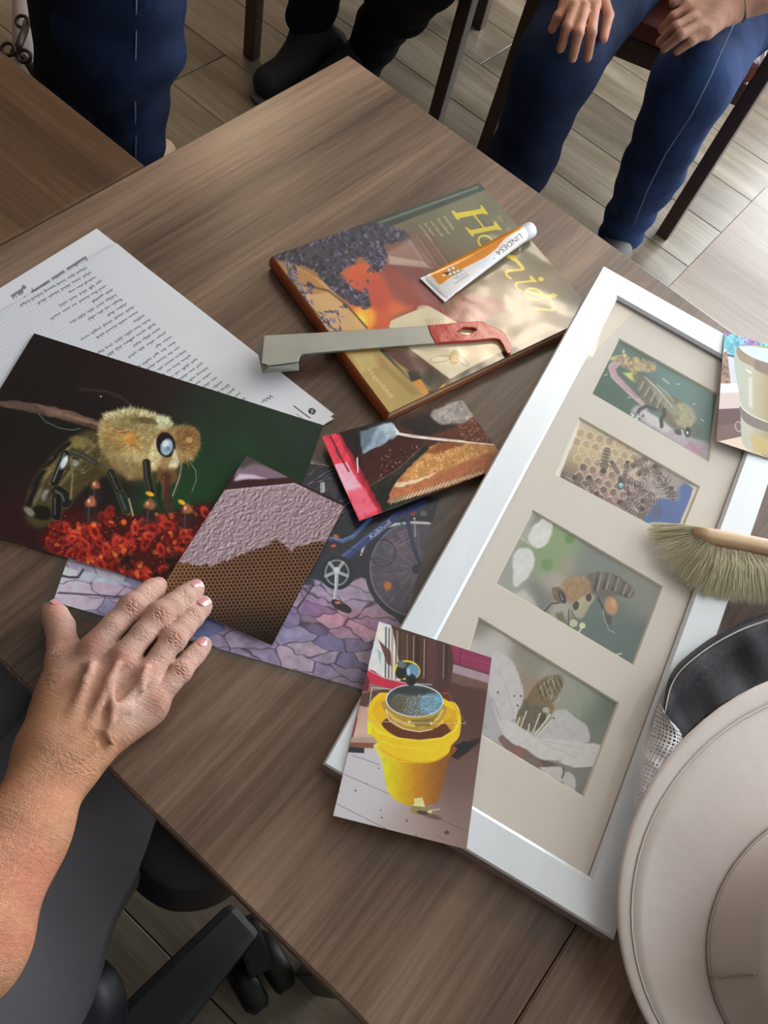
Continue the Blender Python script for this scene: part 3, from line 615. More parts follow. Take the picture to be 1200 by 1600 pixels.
# blue frame tubes
c.L([(300, 800), (420, 705), (560, 595), (700, 530)], 40, (46, 54, 98), 4); c.L([(305, 785), (420, 690), (560, 580)], 8, (88, 100, 150), 5, .7)
c.L([(240, 700), (300, 712), (350, 692), (400, 640), (440, 600)], 20, (70, 90, 136), 4); c.L([(240, 695), (300, 706), (350, 684)], 5, (130, 150, 186), 3, .7)
c.L([(618, 560), (626, 640), (650, 740), (690, 840)], 26, (40, 46, 78), 3, 1, 14); c.L([(655, 600), (660, 690)], 6, (170, 176, 182), 2, .8); c.E(655, 600, 6, 5, 0, (220, 220, 224), 2); c.E(700, 575, 18, 14, 0, (120, 116, 120), 5, .7); c.E(650, 578, 16, 10, -20, (150, 44, 54), 4)
c.E(268, 688, 14, 9, 20, (226, 84, 40), 3); c.E(256, 735, 14, 7, -10, (206, 70, 40), 3); c.L([(240, 700), (330, 745), (400, 775)], 4, (20, 18, 24), 2)
c.tex = 0; c.text('Kalkhoff', (441, 704), (31, -23.8), (-20, -27), (236, 230, 220), 2.2)
# crank
c.E(275, 868, 84, 84, 0, (22, 20, 24), 4); c.E(273, 868, 61, 66, 0, (124, 124, 130), 3); c.E(273, 868, 52, 57, 0, (32, 30, 34), 3)
for k in range(5): a = k*1.2566+.3; c.L([(270, 862), (270+56*math.cos(a), 866+58*math.sin(a))], 16, (150, 152, 158), 3)
c.L([(272, 850), (270, 930), (262, 1000)], 22, (150, 154, 166), 3, 1, 14); c.L([(268, 850), (265, 930), (258, 995)], 6, (216, 218, 226), 3, .8); c.E(272, 855, 16, 14, 0, (190, 192, 198), 3)
c.P([(245, 1008), (270, 1000), (320, 1025), (345, 1050), (335, 1068), (300, 1060), (262, 1040)], (28, 24, 28), 3); c.P([(262, 1010), (285, 1008), (296, 1020), (268, 1024)], (196, 96, 60), 3); c.L([(158, 928), (80, 1042)], 6, (36, 28, 40), 2)
c.P([(0, 850), (90, 880), (150, 900), (160, 930), (100, 925), (0, 880)], (26, 24, 30), 16, .8)
c.fr(0, 0, 1)
sl = empty('laminated_print', at(380, 860, TZ+.0004)); tag(sl, 'bicycle and purple paving print in clear plastic sleeve beneath the other prints', 'photo')
def local(o, par): o.parent = par; o.matrix_parent_inverse = Matrix.Translation(-par.location); return o
local(sheet('bicycle_photo', qk, printmat('print_bicycle', c.image('bicycle_print', 1.85), .3, .5), t=.0002), sl)
M_plastic = bpy.data.materials.new('clear_plastic'); M_plastic.use_nodes = True; _nt = M_plastic.node_tree; _nt.nodes.clear()
_o = _nt.nodes.new('ShaderNodeOutputMaterial'); _mx = _nt.nodes.new('ShaderNodeMixShader'); _t = _nt.nodes.new('ShaderNodeBsdfTransparent'); _t.inputs[0].default_value = (.93, .95, .96, 1); _g = _nt.nodes.new('ShaderNodeBsdfGlossy'); _g.inputs['Roughness'].default_value = .12
_mx.inputs[0].default_value = .02; _nt.links.new(_t.outputs[0], _mx.inputs[1]); _nt.links.new(_g.outputs[0], _mx.inputs[2]); _nt.links.new(_mx.outputs[0], _o.inputs[0])
local(sheet('plastic_sleeve', Q([(182, 606), (716, 770), (612, 1101), (62, 946)], .0013), M_plastic, t=.0001, nu=4, nv=4, side=M_plastic), sl)

# ---- honeycomb print
qh = Q([(385, 714), (539, 790), (424.8, 1010), (247, 929)], .0048)
c = Canvas(qh, 300, 430, (70, 48, 34)); c.fr(80, 690, 2.5)
sx, sy = 16., 13.6
Xw = c.X+3*(c.noise(c.X, c.Y, 60, 1)-.5); Yw = c.Y+.05*c.X
jy = np.round(Yw/sy); best = np.full(c.X.shape, 1e9); sec = best.copy()
for dj in (-1, 0, 1):
    j = jy+dj; xo = (np.mod(j, 2)*.5); i = np.round(Xw/sx-xo)
    for di in (-1, 0, 1):
        d = np.hypot((Xw-(i+di+xo)*sx)/sx, (Yw-j*sy)/sx); sec = np.minimum(sec, np.maximum(d, best)); best = np.minimum(best, d)
wall = np.clip(1.25-(sec-best)/.13, 0, 1)[..., None]; depth = np.clip((best)/.4, 0, 1)[..., None]
lf = np.clip((620-c.X)/350, 0, 1)[..., None]; dn = np.clip((c.Y-640)/140, 0, 1)[..., None]; rgt = np.clip((c.Y-560)/260, 0, 1)[..., None]
cell = np.array((62, 36, 24))*(1-lf)+np.array((112, 74, 42))*lf; wl = np.array((168, 132, 98))*(1-lf)+np.array((184, 138, 90))*lf
c.img = (cell*(1-.3*(1-depth))*(1-wall)+wl*wall)*(1-.45*rgt)*(1-.55*dn)
xs = [430, 480, 560, 640, 700, 760, 830, 880, 940, 1000, 1060, 1110, 1160]; ys = [478, 480, 488, 492, 462, 442, 412, 396, 432, 402, 402, 378, 360]
bd = np.interp(c.X, xs, ys); cap = np.clip((bd-c.Y+18*(c.noise(c.X, c.Y, 13, 4)-.5))/7, 0, 1)[..., None]
n = c.noise(c.X+c.Y*.3, c.Y, 9, 8, 3)-c.noise(c.X+c.Y*.3+4, c.Y+3, 9, 8, 3); n = np.clip(n*2.6, -1, 1)[..., None]
capc = np.array((130, 116, 114))+n*np.array((54, 54, 58)); capc = capc*(1-.12*lf)+np.array((8, 2, 10)); c.img = c.img*(1-cap)+capc*cap
te = np.interp(c.X, [640, 700, 800, 950, 1000, 1150], [200, 192, 180, 164, 188, 262]); up = np.clip((te-c.Y)/4, 0, 1)[..., None]
c.img = c.img*(1-up)+np.array((50, 26, 26))*up; c.L([(690, 196), (800, 182), (950, 166), (1000, 190)], 5, (170, 156, 170), 4, .7)
c.P([(714, 156), (760, 150), (830, 148), (930, 140), (960, 130), (800, 60), (740, 80)], (118, 96, 112), 10, .9); c.P([(714, 156), (770, 149), (840, 147), (790, 132), (735, 130)], (196, 182, 196), 12, .8); c.P([(740, 110), (800, 90), (900, 120), (960, 150), (980, 90), (800, 40), (730, 60)], (52, 48, 46), 20, .8)  # silver glare and its dark fade painted onto the upper end
hp = sheet('photo_print', qh, printmat('print_honeycomb', c.image('honeycomb_print', GP), .2, .26), lift=lambda u, v: .0005+.0016*(abs(u-.5)*2)**2)
tag(hp, 'small photo print of a capped honeycomb under the fingertips', 'photo', 'loose photo prints on the table')

# ---- red uncapping tray print
qr = Q([(503, 684.5), (721.5, 626.5), (793.7, 729), (561, 815.5)], .0085)
c = Canvas(qr, 400, 280, (34, 28, 28)); c.tex = .16; c.wb = 4; c.sk = 1.3; c.fr(440, 620, 3.1579)
c.P([(560, 60), (1200, 0), (1200, 300), (560, 330)], (70, 42, 34), 20, .8)
c.P([(560, 130), (740, 80), (900, 180), (700, 210)], (36, 30, 30), 20); c.P([(380, 290), (560, 180), (700, 220), (560, 420), (430, 450)], (56, 28, 24), 10)
c.specks([(500, 270), (700, 220), (560, 400), (470, 430)], 120, 1.5, 5, [(190, 160, 160), (110, 74, 70), (40, 20, 18)], 5, .6, 2)
c.P([(730, 90), (800, 50), (890, 15), (960, 130), (900, 150), (860, 135), (790, 140)], (140, 132, 128), 14); c.specks([(740, 90), (890, 20), (940, 120), (840, 140)], 50, 3, 12, [(180, 176, 172), (110, 104, 102), (160, 154, 150)], 8, .6, 6)
c.P([(860, 150), (950, 105), (1040, 230), (700, 205)], (86, 44, 30), 12, .9); c.specks([(860, 150), (950, 110), (1040, 235), (900, 215)], 110, 1, 4, [(220, 170, 130), (150, 90, 60), (196, 140, 100)], 12, .7, 2)
c.P([(385, 180), (540, 130), (580, 188), (500, 240), (400, 282)], (128, 146, 160), 8); c.P([(380, 180), (470, 150), (440, 220), (400, 270)], (70, 84, 96), 16, .7); c.P([(470, 148), (540, 133), (575, 186), (520, 210)], (170, 182, 192), 10, .6)
c.P([(545, 440), (600, 380), (680, 300), (760, 240), (1060, 246), (1115, 345), (960, 410), (560, 525), (530, 500)], (168, 104, 70), 6)
c.P([(690, 300), (780, 232), (1040, 250), (1068, 268), (900, 330), (700, 400), (600, 420), (620, 370)], (180, 130, 76), 10); c.P([(700, 280), (800, 220), (900, 240), (760, 290)], (110, 58, 32), 14, .8)
c.specks([(620, 390), (720, 290), (860, 250), (1040, 262), (900, 325), (720, 390), (600, 425)], 330, 1.5, 7, [(222, 184, 120), (206, 150, 80), (160, 100, 50), (232, 206, 160)], 13, .5, 3)
c.P([(555, 432), (640, 418), (760, 380), (700, 415), (600, 445), (560, 450)], (222, 190, 160), 5, .9)
for k in range(12): c.L([(600+k*34, 470-k*13), (700+k*34, 440-k*13)], 2, (140, 82, 56), 2, .35)
c.P([(410, 470), (560, 370), (700, 250), (720, 265), (640, 340), (560, 430), (525, 500), (520, 560), (495, 580), (440, 520)], (30, 34, 28), 8); c.P([(560, 370), (690, 255), (600, 370), (480, 450)], (50, 48, 44), 8, .8); c.L([(440, 440), (560, 370), (680, 262)], 4, (150, 120, 110), 5, .5)
c.L([(568, 185), (640, 200), (760, 214), (900, 228), (1070, 246)], 13, (214, 198, 188), 3, 1, 8); c.L([(570, 182), (700, 200), (900, 222)], 3, (245, 238, 230), 2, .7); c.P([(545, 135), (575, 175), (585, 190), (565, 192)], (206, 214, 220), 3, .8)
c.P([(500, 600), (530, 545), (700, 500), (980, 400), (1000, 470), (600, 600)], (36, 44, 36), 6)
for k in range(24): x, y = 535+k*19, 536-k*6.3; h = 30-k*.5; c.L([(x, y), (x+20, y-h)], 5, (206, 202, 180) if k > 3 else (130, 160, 130), 2.5); c.L([(x+20, y-h), (x+14, y+4)], 2.5, (96, 96, 84), 2, .7)
c.L([(980, 404), (1116, 348)], 5, (74, 30, 38), 3); c.E(1085, 318, 22, 10, 35, (84, 34, 28), 8, .8)
c.P([(190, 195), (275, 190), (340, 300), (495, 580), (480, 610), (370, 640), (280, 420)], (196, 58, 74), 4); c.P([(330, 300), (275, 190), (285, 188), (400, 380), (500, 580), (480, 590)], (150, 34, 48), 4, .8)
c.P([(262, 340), (320, 326), (400, 455), (330, 480), (310, 470)], (226, 158, 176), 8, .95); c.P([(320, 470), (400, 450), (470, 560), (390, 610)], (216, 96, 116), 14, .9); c.L([(240, 200), (290, 300), (330, 370)], 9, (110, 22, 34), 5, .9); c.E(278, 285, 7, 24, -25, (70, 50, 44), 5, .8); c.L([(372, 305), (376, 375)], 7, (196, 192, 190), 3)
rp = sheet('photo_print', qr, printmat('print_red_tray', c.image('red_tray_print', GP), .2, .26), lift=lambda u, v: .001+.002*u*(1-v)+.001*(abs(v-.5)*2)**2)
tag(rp, 'small photo print of honeycomb uncapping over a red tray, between book and frame', 'photo', 'loose photo prints on the table')

# ---- yellow bucket print (lies on the frame's edge)
qy = [Fw(x, y, .0222) for x, y in [(592, 971.2), (768, 1028), (728.7, 1327), (520.5, 1274.5)]]
c = Canvas(qy, 330, 480, (120, 100, 92)); c.tex = .05; c.texs = 9; c.fr(500, 960, 4)
c.grad([(200, 1100, (176, 174, 180), 300), (600, 1350, (150, 132, 128), 200), (850, 1300, (120, 98, 92), 200), (820, 1000, (96, 72, 66), 200), (930, 600, (74, 46, 40), 200), (300, 900, (180, 176, 182), 120), (280, 620, (120, 84, 70), 100), (250, 750, (178, 150, 138), 80)])
c.P([(820, 190), (1080, 270), (1060, 372), (815, 295)], (122, 38, 74), 6); c.L([(880, 210), (872, 310)], 5, (84, 22, 50), 4); c.L([(885, 260), (1060, 310)], 4, (160, 80, 112), 4, .6); c.P([(812, 305), (1058, 380), (1052, 440), (805, 370)], (146, 126, 136), 10); c.P([(812, 360), (1050, 430), (1040, 470), (900, 450), (800, 420)], (96, 68, 62), 14)
for k in range(10): c.L([(800, 430+k*38), (1040, 500+k*38)], 3, (52, 32, 28), 4, .4)
# kettle
c.P([(365, 40), (500, 85), (810, 190), (800, 470), (700, 470), (460, 460), (290, 370)], (62, 40, 34), 5)
c.P([(365, 40), (400, 55), (440, 60), (480, 240), (500, 420), (300, 350)], (196, 198, 200), 8); c.P([(365, 160), (440, 230), (455, 330), (420, 310)], (104, 66, 56), 7); c.P([(355, 215), (385, 240), (375, 315)], (120, 160, 160), 6, .8); c.P([(370, 60), (395, 66), (390, 160), (360, 150)], (214, 200, 180), 6, .8)
for x, w_, cc in [(412, 10, (60, 56, 60)), (432, 8, (40, 38, 42)), (452, 12, (150, 120, 96)), (478, 14, (110, 84, 66)), (486, 3, (220, 214, 206)), (520, 22, (76, 54, 42)), (545, 8, (130, 104, 84)), (586, 4, (200, 190, 176)), (610, 26, (40, 26, 22)), (652, 4, (210, 200, 190)), (700, 60, (84, 50, 48)), (774, 4, (180, 160, 150)), (790, 16, (50, 22, 26))]: c.L([(x, 80+(x-400)*.3), (x-4, 400)], w_, cc, 5, .8)
c.P([(296, 360), (330, 350), (400, 395), (540, 430), (470, 468), (380, 450), (300, 420)], (176, 36, 62), 5); c.L([(300, 350), (400, 398), (520, 428), (700, 440)], 5, (170, 176, 180), 3); c.P([(265, 480), (290, 370), (310, 420), (300, 480)], (96, 30, 36), 6)
c.P([(240, 500), (440, 460), (420, 520), (300, 560), (240, 640)], (78, 52, 42), 8); c.P([(780, 440), (830, 560), (870, 640), (840, 640), (770, 520)], (90, 34, 38), 6); c.P([(235, 640), (245, 570), (330, 590), (330, 750), (200, 760)], (190, 160, 146), 10, .8); c.P([(215, 640), (235, 650), (205, 770), (190, 775)], (130, 24, 42), 5); c.L([(185, 800), (360, 790)], 50, (160, 132, 122), 6); c.P([(180, 800), (360, 806), (360, 838), (176, 832)], (116, 72, 56), 4); c.P([(170, 828), (276, 836), (276, 868), (165, 862)], (34, 38, 52), 4)
c.P([(800, 830), (1000, 770), (995, 800), (860, 910), (820, 890)], (34, 24, 24), 10); c.P([(820, 840), (900, 790), (960, 820), (900, 880)], (22, 20, 22), 8)
for a_, b_ in [((200, 880), (370, 940)), ((150, 1000), (470, 1140)), ((700, 1260), (920, 1356)), ((100, 1182), (420, 1345)), ((760, 900), (960, 1000))]: c.L([a_, b_], 3.2, (74, 62, 62), 3, .8)
for x, y, s_ in [(222, 1102, 7), (365, 962, 5), (385, 1270, 6), (542, 1290, 8), (792, 1364, 16), (598, 1382, 5), (120, 1110, 4), (290, 1060, 4), (380, 1225, 5)]: c.E(x, y, s_, s_*.8, 0, (70, 52, 54), 3, .85)
c.L([(720, 1380), (800, 1412)], 12, (120, 100, 98), 8, .7)
# bucket
bod = [(360, 800), (385, 920), (420, 1090), (450, 1140), (520, 1185), (600, 1200), (690, 1185), (740, 1150), (800, 920), (830, 820)]
c.P(bod, lambda X, Y: np.stack([np.interp(X, [360, 430, 500, 600, 700, 800], v) for v in ([206, 196, 190, 176, 142, 120], [196, 186, 160, 120, 90, 70], [90, 16, 8, 14, 22, 24])], -1), 4)
c.E(590, 640, 290, 158, 4, (224, 178, 20), 4); c.P([(310, 560), (300, 620), (296, 740), (320, 755), (360, 800), (380, 860), (480, 915), (600, 930), (720, 920), (800, 870), (820, 820), (870, 760), (880, 640), (850, 560), (780, 540), (420, 490), (350, 510)], (224, 178, 20), 4)
c.P([(296, 660), (320, 700), (318, 752), (298, 745)], (206, 216, 30), 3, .9); c.P([(330, 580), (400, 500), (420, 520), (430, 660), (400, 700), (340, 640)], (206, 160, 8), 6); c.P([(385, 690), (440, 650), (560, 720), (700, 720), (820, 650), (830, 720), (760, 770), (620, 790), (480, 765)], (86, 40, 20), 8); c.P([(760, 560), (850, 600), (860, 680), (820, 730), (760, 650)], (196, 150, 16), 8, .9)
c.L([(318, 680), (360, 735), (480, 775), (620, 790), (760, 775), (850, 720), (872, 660)], 12, (240, 200, 50), 5, .9); c.L([(380, 790), (480, 825), (600, 838)], 8, (238, 196, 40), 4, .8); c.P([(600, 820), (690, 825), (740, 800), (745, 835), (700, 862), (610, 860)], (232, 188, 26), 4, .8); c.L([(390, 850), (480, 905), (600, 926), (720, 916), (800, 870)], 5, (170, 124, 8), 4, .7)
c.E(590, 622, 180, 108, 4, (176, 146, 60), 5)
# sieve
c.P([(410, 540), (412, 620), (450, 680), (520, 720), (620, 735), (700, 720), (750, 670), (770, 560)], (160, 130, 50), 4); c.L([(415, 600), (460, 650), (540, 690), (640, 700), (740, 650), (765, 600)], 16, (206, 176, 90), 6, .8); c.P([(570, 660), (700, 650), (740, 620), (690, 700), (600, 705)], (96, 84, 30), 8, .7)
c.L([(410, 600), (430, 660), (520, 715), (620, 735), (700, 720)], 5, (220, 206, 180), 3)
c.E(590, 540, 180, 102, 3, (190, 196, 200), 3); c.E(590, 540, 172, 96, 3, (60, 66, 70), 3); c.E(600, 560, 158, 80, 3, (92, 96, 92), 8); c.E(690, 560, 72, 66, 10, (96, 136, 158), 22, .9); c.E(500, 560, 60, 50, 0, (84, 78, 56), 20, .8); c.E(570, 480, 110, 28, 3, (40, 44, 48), 16, .8)
c.specks([(520, 540), (600, 500), (740, 510), (760, 570), (700, 630), (600, 640), (520, 600)], 420, 1.5, 4, [(206, 226, 236), (60, 84, 100), (150, 186, 204), (120, 130, 110)], 14, .75, 1.5); c.P([(720, 490), (760, 520), (765, 560), (720, 540)], (90, 160, 196), 10, .7)
c.ring(590, 540, 178, 100, 3, 5, (200, 204, 208), 2.5)
c.L([(290, 690), (292, 668), (420, 672), (560, 676), (720, 682), (912, 682)], 5, (176, 156, 146), 2.5); c.L([(912, 682), (870, 620), (820, 540), (808, 494), (760, 492)], 4, (150, 110, 110), 2.5, .8); c.L([(310, 560), (324, 458), (440, 468)], 5, (190, 186, 184), 2.5); c.E(556, 674, 8, 9, 0, (220, 200, 120), 3); c.E(694, 682, 8, 9, 0, (220, 200, 120), 3)
# tap
c.E(545, 350, 82, 62, 10, (206, 190, 40), 6); c.E(545, 350, 68, 50, 10, (56, 56, 54), 6); c.E(505, 365, 34, 40, 0, (24, 26, 30), 5); c.E(580, 355, 40, 44, 0, (92, 130, 160), 8); c.P([(480, 300), (510, 285), (540, 320), (520, 340), (485, 330)], (90, 96, 104), 5); c.E(568, 410, 34, 38, 0, (30, 36, 44), 5); c.E(570, 415, 20, 24, 0, (12, 14, 20), 4); c.P([(540, 340), (560, 335), (565, 385), (545, 380)], (150, 190, 214), 5, .8)
# brass tap at the foot
c.P([(585, 1150), (640, 1145), (655, 1200), (640, 1230), (590, 1215)], (196, 190, 130), 4); c.P([(575, 1200), (660, 1205), (700, 1225), (690, 1250), (600, 1250), (572, 1240)], (130, 116, 70), 4); c.L([(580, 1192), (650, 1200)], 5, (236, 232, 190), 3); c.E(640, 1240, 36, 12, 10, (60, 50, 34), 6); c.E(686, 1236, 14, 12, 0, (196, 186, 140), 4); c.L([(690, 1225), (748, 1218)], 5, (206, 190, 170), 3); c.E(700, 1262, 60, 16, 15, (70, 52, 46), 14, .6)
yp = sheet('photo_print', qy, printmat('print_bucket', c.image('bucket_print', GP), .3, .5), lift=lambda u, v: .0004)
tag(yp, 'small photo print of a yellow honey bucket lying over the frame', 'photo', 'loose photo prints on the table')
def kid(o, par):
    o.parent = par; o.matrix_parent_inverse = Matrix.LocRotScale(par.location, par.rotation_euler, None).inverted(); return o
# ================================================================ NOTE SHEETS
def scrawl(c, x, y, w, ht, r, col=(58, 56, 66), wd=1.15):
    """one handwritten word, left to right in the canvas frame"""
    p = []; t = 0
    while t < w:
        st = ht*r.uniform(.32, .5); up = r.rand()
        h = ht*(1.15 if up > .82 else .5); p += [(x+t, y), (x+t+st*.35, y-h), (x+t+st*.6, y-h*.15+(ht*.55 if up < .1 else 0)), (x+t+st, y-ht*.1*r.rand())]; t += st
    c.L(p, wd, col, 1.3, .85)
def rotframe(c, ox, oy, ang, k=1):
    a = math.radians(ang); X, Y = c.PX-ox, c.PY-oy; c.X = (X*math.cos(a)+Y*math.sin(a))*k; c.Y = (-X*math.sin(a)+Y*math.cos(a))*k
QA = Q([(-178, 560), (151, 357), (522, 647), (196, 850)], .0006)   # lower letter sheet
ca = Canvas(QA, 460, 620, (226, 226, 232)); r = np.random.RandomState(4)
rotframe(ca, 148, 372, 147)      # writing runs from the upper right to the lower left along the short edge
for j, (x0, n) in enumerate([(12, 3), (22, 3), (30, 2), (180, 2)]):
    x = x0+10
    for k in range(n): w_ = r.uniform(18, 34); scrawl(ca, x+6+(j*8), -14-j*0+[-2, -14, -26, -10][j], w_, 6, r); x += w_+7
scrawl(ca, 132, -4, 26, 6, r); scrawl(ca, 136, -20, 34, 6, r)
M_paper = lambda n, c, g=1.: printmat(n, c.image(n, g), .65, .35)
s1 = sheet('note_sheet', QA, M_paper('letter_sheet_print', ca, .98), t=.0004); tag(s1, 'white paper sheet underneath the handwritten page, its corner showing at top left', 'paper')
QBq = Q([(-190, 600), (182, 381), (521, 655), (190, 858)], .0014)
cb = Canvas(QBq, 620, 620, (222, 223, 230)); 
rotframe(cb, 182, 381, 149)
# squared ruling on the left part
gx = np.abs(np.mod(cb.X, 6.2)-3.1); gy = np.abs(np.mod(cb.Y, 6.2)-3.1); ln = np.clip(.7-np.minimum(gx, gy), 0, 1)[..., None]*np.clip((cb.X-30)/30, 0, 1)[..., None]
cb.img = cb.img*(1-ln*.5)+np.array((150, 170, 205))*ln*.5
cb.fr(0, 340, 2.2222)
# handwriting: diagonal lines, measured as (start x, start y) pairs running up-left, written upside down to the viewer
r = np.random.RandomState(12)
a0 = math.radians(144)
for j in range(36):
    # row origin slides down the right edge
    bx, by = 300+j*18.4, 172+j*15.0
    cb.X0 = 1
    a = math.radians(150-j*.25); X, Y = (cb.PX)*2.2222-bx, (cb.PY-340)*2.2222-by
    cb.X, cb.Y = X*math.cos(a)+Y*math.sin(a), -X*math.sin(a)+Y*math.cos(a)
    L_ = [235, 200, 120, 160, 230, 60, 190, 150, 90, 200, 170, 40, 210, 180, 120, 160, 70, 200, 140, 180][j % 20]; x = r.uniform(0, 12)
    while x < L_:
        w_ = r.uniform(18, 44); scrawl(cb, x, 0, w_, 8.0, r, (84, 84, 94), 1.35); x += w_+9
cb.fr(0, 340, 2.2222)
cb.text('Wir', (943, 614), (-23.6, 14.3), (8.7, 14.5), (30, 30, 34), 1.3)
cb.L([(1020, 655), (1052, 680), (1076, 697)], 3.2, (40, 40, 44), 1.4); cb.E(1083, 674, 13, 11, 20, (30, 30, 34), 1.5); cb.L([(1074, 668), (1092, 680)], 1.8, (225, 225, 228), 1.2); cb.L([(1089, 666), (1078, 683)], 1.8, (225, 225, 228), 1.2); cb.L([(1083, 664), (1083, 685)], 1.4, (225, 225, 228), 1.2)
for k in range(3): cb.L([(1030+k*8, 684+k*6), (1037+k*8, 689+k*6)], 2, (120, 120, 124), 1.2)
cb.fr(0, 0, 1)
s2 = sheet('note_sheet', QBq, M_paper('handwritten_sheet_print', cb, .98), t=.0004, lift=lambda u, v: .0004+.0012*max(0, (u-.8)*5)*abs(v-.4)); tag(s2, 'handwritten page on squared paper, partly under the large bee print', 'paper')

# ================================================================ BOOK
qbk = [at(426, 400, TZ+.0168), at(749, 285.5, TZ+.0168), at(932, 491, TZ+.0168), at(608.5, 645, TZ+.0168)]
c = Canvas(qbk, 520, 440, (96, 84, 60)); c.fr(400, 270, 2.3077)
OL = (104, 98, 70)
c.grad([(700, 150, (104, 102, 78), 300), (1000, 330, (92, 84, 58), 200), (800, 560, (128, 96, 66), 200), (1000, 480, (150, 126, 92), 160), (400, 400, (168, 78, 44), 120), (380, 500, (206, 120, 40), 100), (540, 350, (120, 62, 56), 120), (600, 420, (124, 60, 56), 120), (480, 780, (160, 132, 72), 140), (850, 680, (66, 60, 40), 120), (700, 720, (52, 46, 32), 80), (200, 350, (150, 110, 66), 110), (1100, 520, (84, 76, 50), 100)])
c.P([(400, 180), (800, 30), (830, 60), (470, 200)], (44, 54, 46), 6, .9); c.L([(440, 182), (800, 52)], 8, (120, 126, 104), 3, .7)
# sunset
c.P([(330, 340), (450, 330), (560, 400), (600, 470), (490, 520), (480, 560), (400, 565), (360, 500), (330, 430)], (196, 84, 44), 24); c.E(390, 520, 40, 50, 0, (246, 170, 40), 34, .9); c.E(378, 535, 20, 26, 0, (255, 214, 80), 22, .9); c.E(440, 430, 60, 60, 0, (180, 70, 50), 50, .8); c.P([(440, 330), (580, 340), (620, 430), (560, 480), (500, 460), (470, 400)], (120, 60, 56), 34, .7)
c.P([(130, 340), (250, 400), (340, 500), (400, 565), (300, 570), (240, 560), (180, 450)], (196, 158, 108), 10, .9); c.P([(120, 330), (200, 370), (270, 430), (200, 440), (140, 390)], (170, 120, 62), 10); c.L([(150, 400), (260, 425), (330, 480), (400, 560)], 6, (80, 66, 40), 4)
c.P([(470, 290), (560, 240), (640, 330), (470, 330)], (150, 120, 106), 16, .7); c.P([(480, 300), (600, 320), (640, 345), (480, 330)], (196, 176, 160), 8, .6)
for k in range(10): c.L([(530+k*12, 235-k*2), (600+k*14, 340)], 3, [(140, 76, 84), (190, 150, 150), (90, 50, 56)][k % 3], 3, .45)
# lilac sprigs
r = np.random.RandomState(6)
sp = [(60, 300), (200, 230), (390, 180), (470, 190), (540, 215), (545, 240), (460, 262), (470, 300), (440, 360), (380, 300), (350, 330), (300, 360), (340, 410), (400, 440), (410, 485), (350, 475), (270, 420), (210, 350), (120, 325)]
c.P(sp, (52, 48, 62), 14, .92)
c.specks(sp, 620, 2.5, 9, [(84, 78, 106), (58, 52, 74), (30, 26, 34), (108, 102, 128), (44, 38, 50), (26, 26, 28), (34, 36, 34)], 7, .9, 3)
for k in range(160):
    x, y = [(110+r.rand()*40, 330+r.rand()*90), (300+r.rand()*110, 380+r.rand()*110), (230+r.rand()*80, 500+r.rand()*75), (160+r.rand()*50, 400+r.rand()*70), (400+r.rand()*70, 280+r.rand()*80)][k % 5]
    c.E(x, y, 3+r.rand()*9, 2+r.rand()*4, r.rand()*90, [(96, 90, 124), (48, 44, 58), (70, 64, 90), (120, 114, 144)][r.randint(4)], 2.5, .9)
c.L([(110, 330), (130, 390), (170, 450), (230, 520), (300, 580)], 5, (56, 50, 44), 3, .8)
# hand holding the pot / letters of the cover picture
c.P([(580, 460), (620, 470), (700, 500), (760, 440), (900, 470), (850, 520), (700, 560), (600, 530), (570, 500)], (132, 44, 48), 16, .85); c.P([(560, 380), (640, 430), (700, 460), (640, 480), (580, 440)], (140, 76, 74), 14, .8); c.E(612, 494, 32, 16, 10, (190, 170, 136), 6, .9); c.ring(615, 495, 44, 26, 10, 10, (150, 64, 64), 5, .8)
for k in range(40): x, y = 640+r.rand()*170, 430+r.rand()*100; c.L([(x, y), (x+r.randn()*12, y+20+r.rand()*20)], 1.6, [(196, 130, 120), (110, 40, 44), (214, 170, 150)][r.randint(3)], 1.5, .6)
# white card
c.P([(484, 545), (495, 530), (600, 488), (640, 490), (760, 560), (860, 600), (900, 640), (690, 748), (660, 735), (560, 640), (485, 565)], (202, 190, 158), 4); c.P([(700, 560), (900, 560), (920, 640), (800, 690), (740, 640)], (206, 180, 140), 20, .6)
for k in range(9): c.L([(612+k*8, 525), (618+k*8+r.randn()*3, 552)], 1.5, (110, 84, 70), 1.3, .7)
c.E(716, 665, 20, 28, 10, (186, 152, 88), 4); c.E(718, 648, 12, 10, 0, (150, 120, 66), 3); c.L([(702, 682), (730, 684)], 2, (110, 84, 44), 2, .8); c.ring(664, 672, 38, 11, -8, 1.5, (90, 80, 60), 1.2); c.ring(744, 678, 28, 9, 40, 1.5, (90, 80, 60), 1.2)
for a_ in (-30, 0, 30): c.L([(718, 650), (718+18*math.sin(math.radians(a_)), 650-24*math.cos(math.radians(a_)))], 1.4, (90, 76, 52), 1.2)
for k in range(26): x, y = 600+k*6, 640+r.randn()*2; c.L([(x, y), (x+4, y)], 1.2, (130, 118, 92), 1.2, .4)
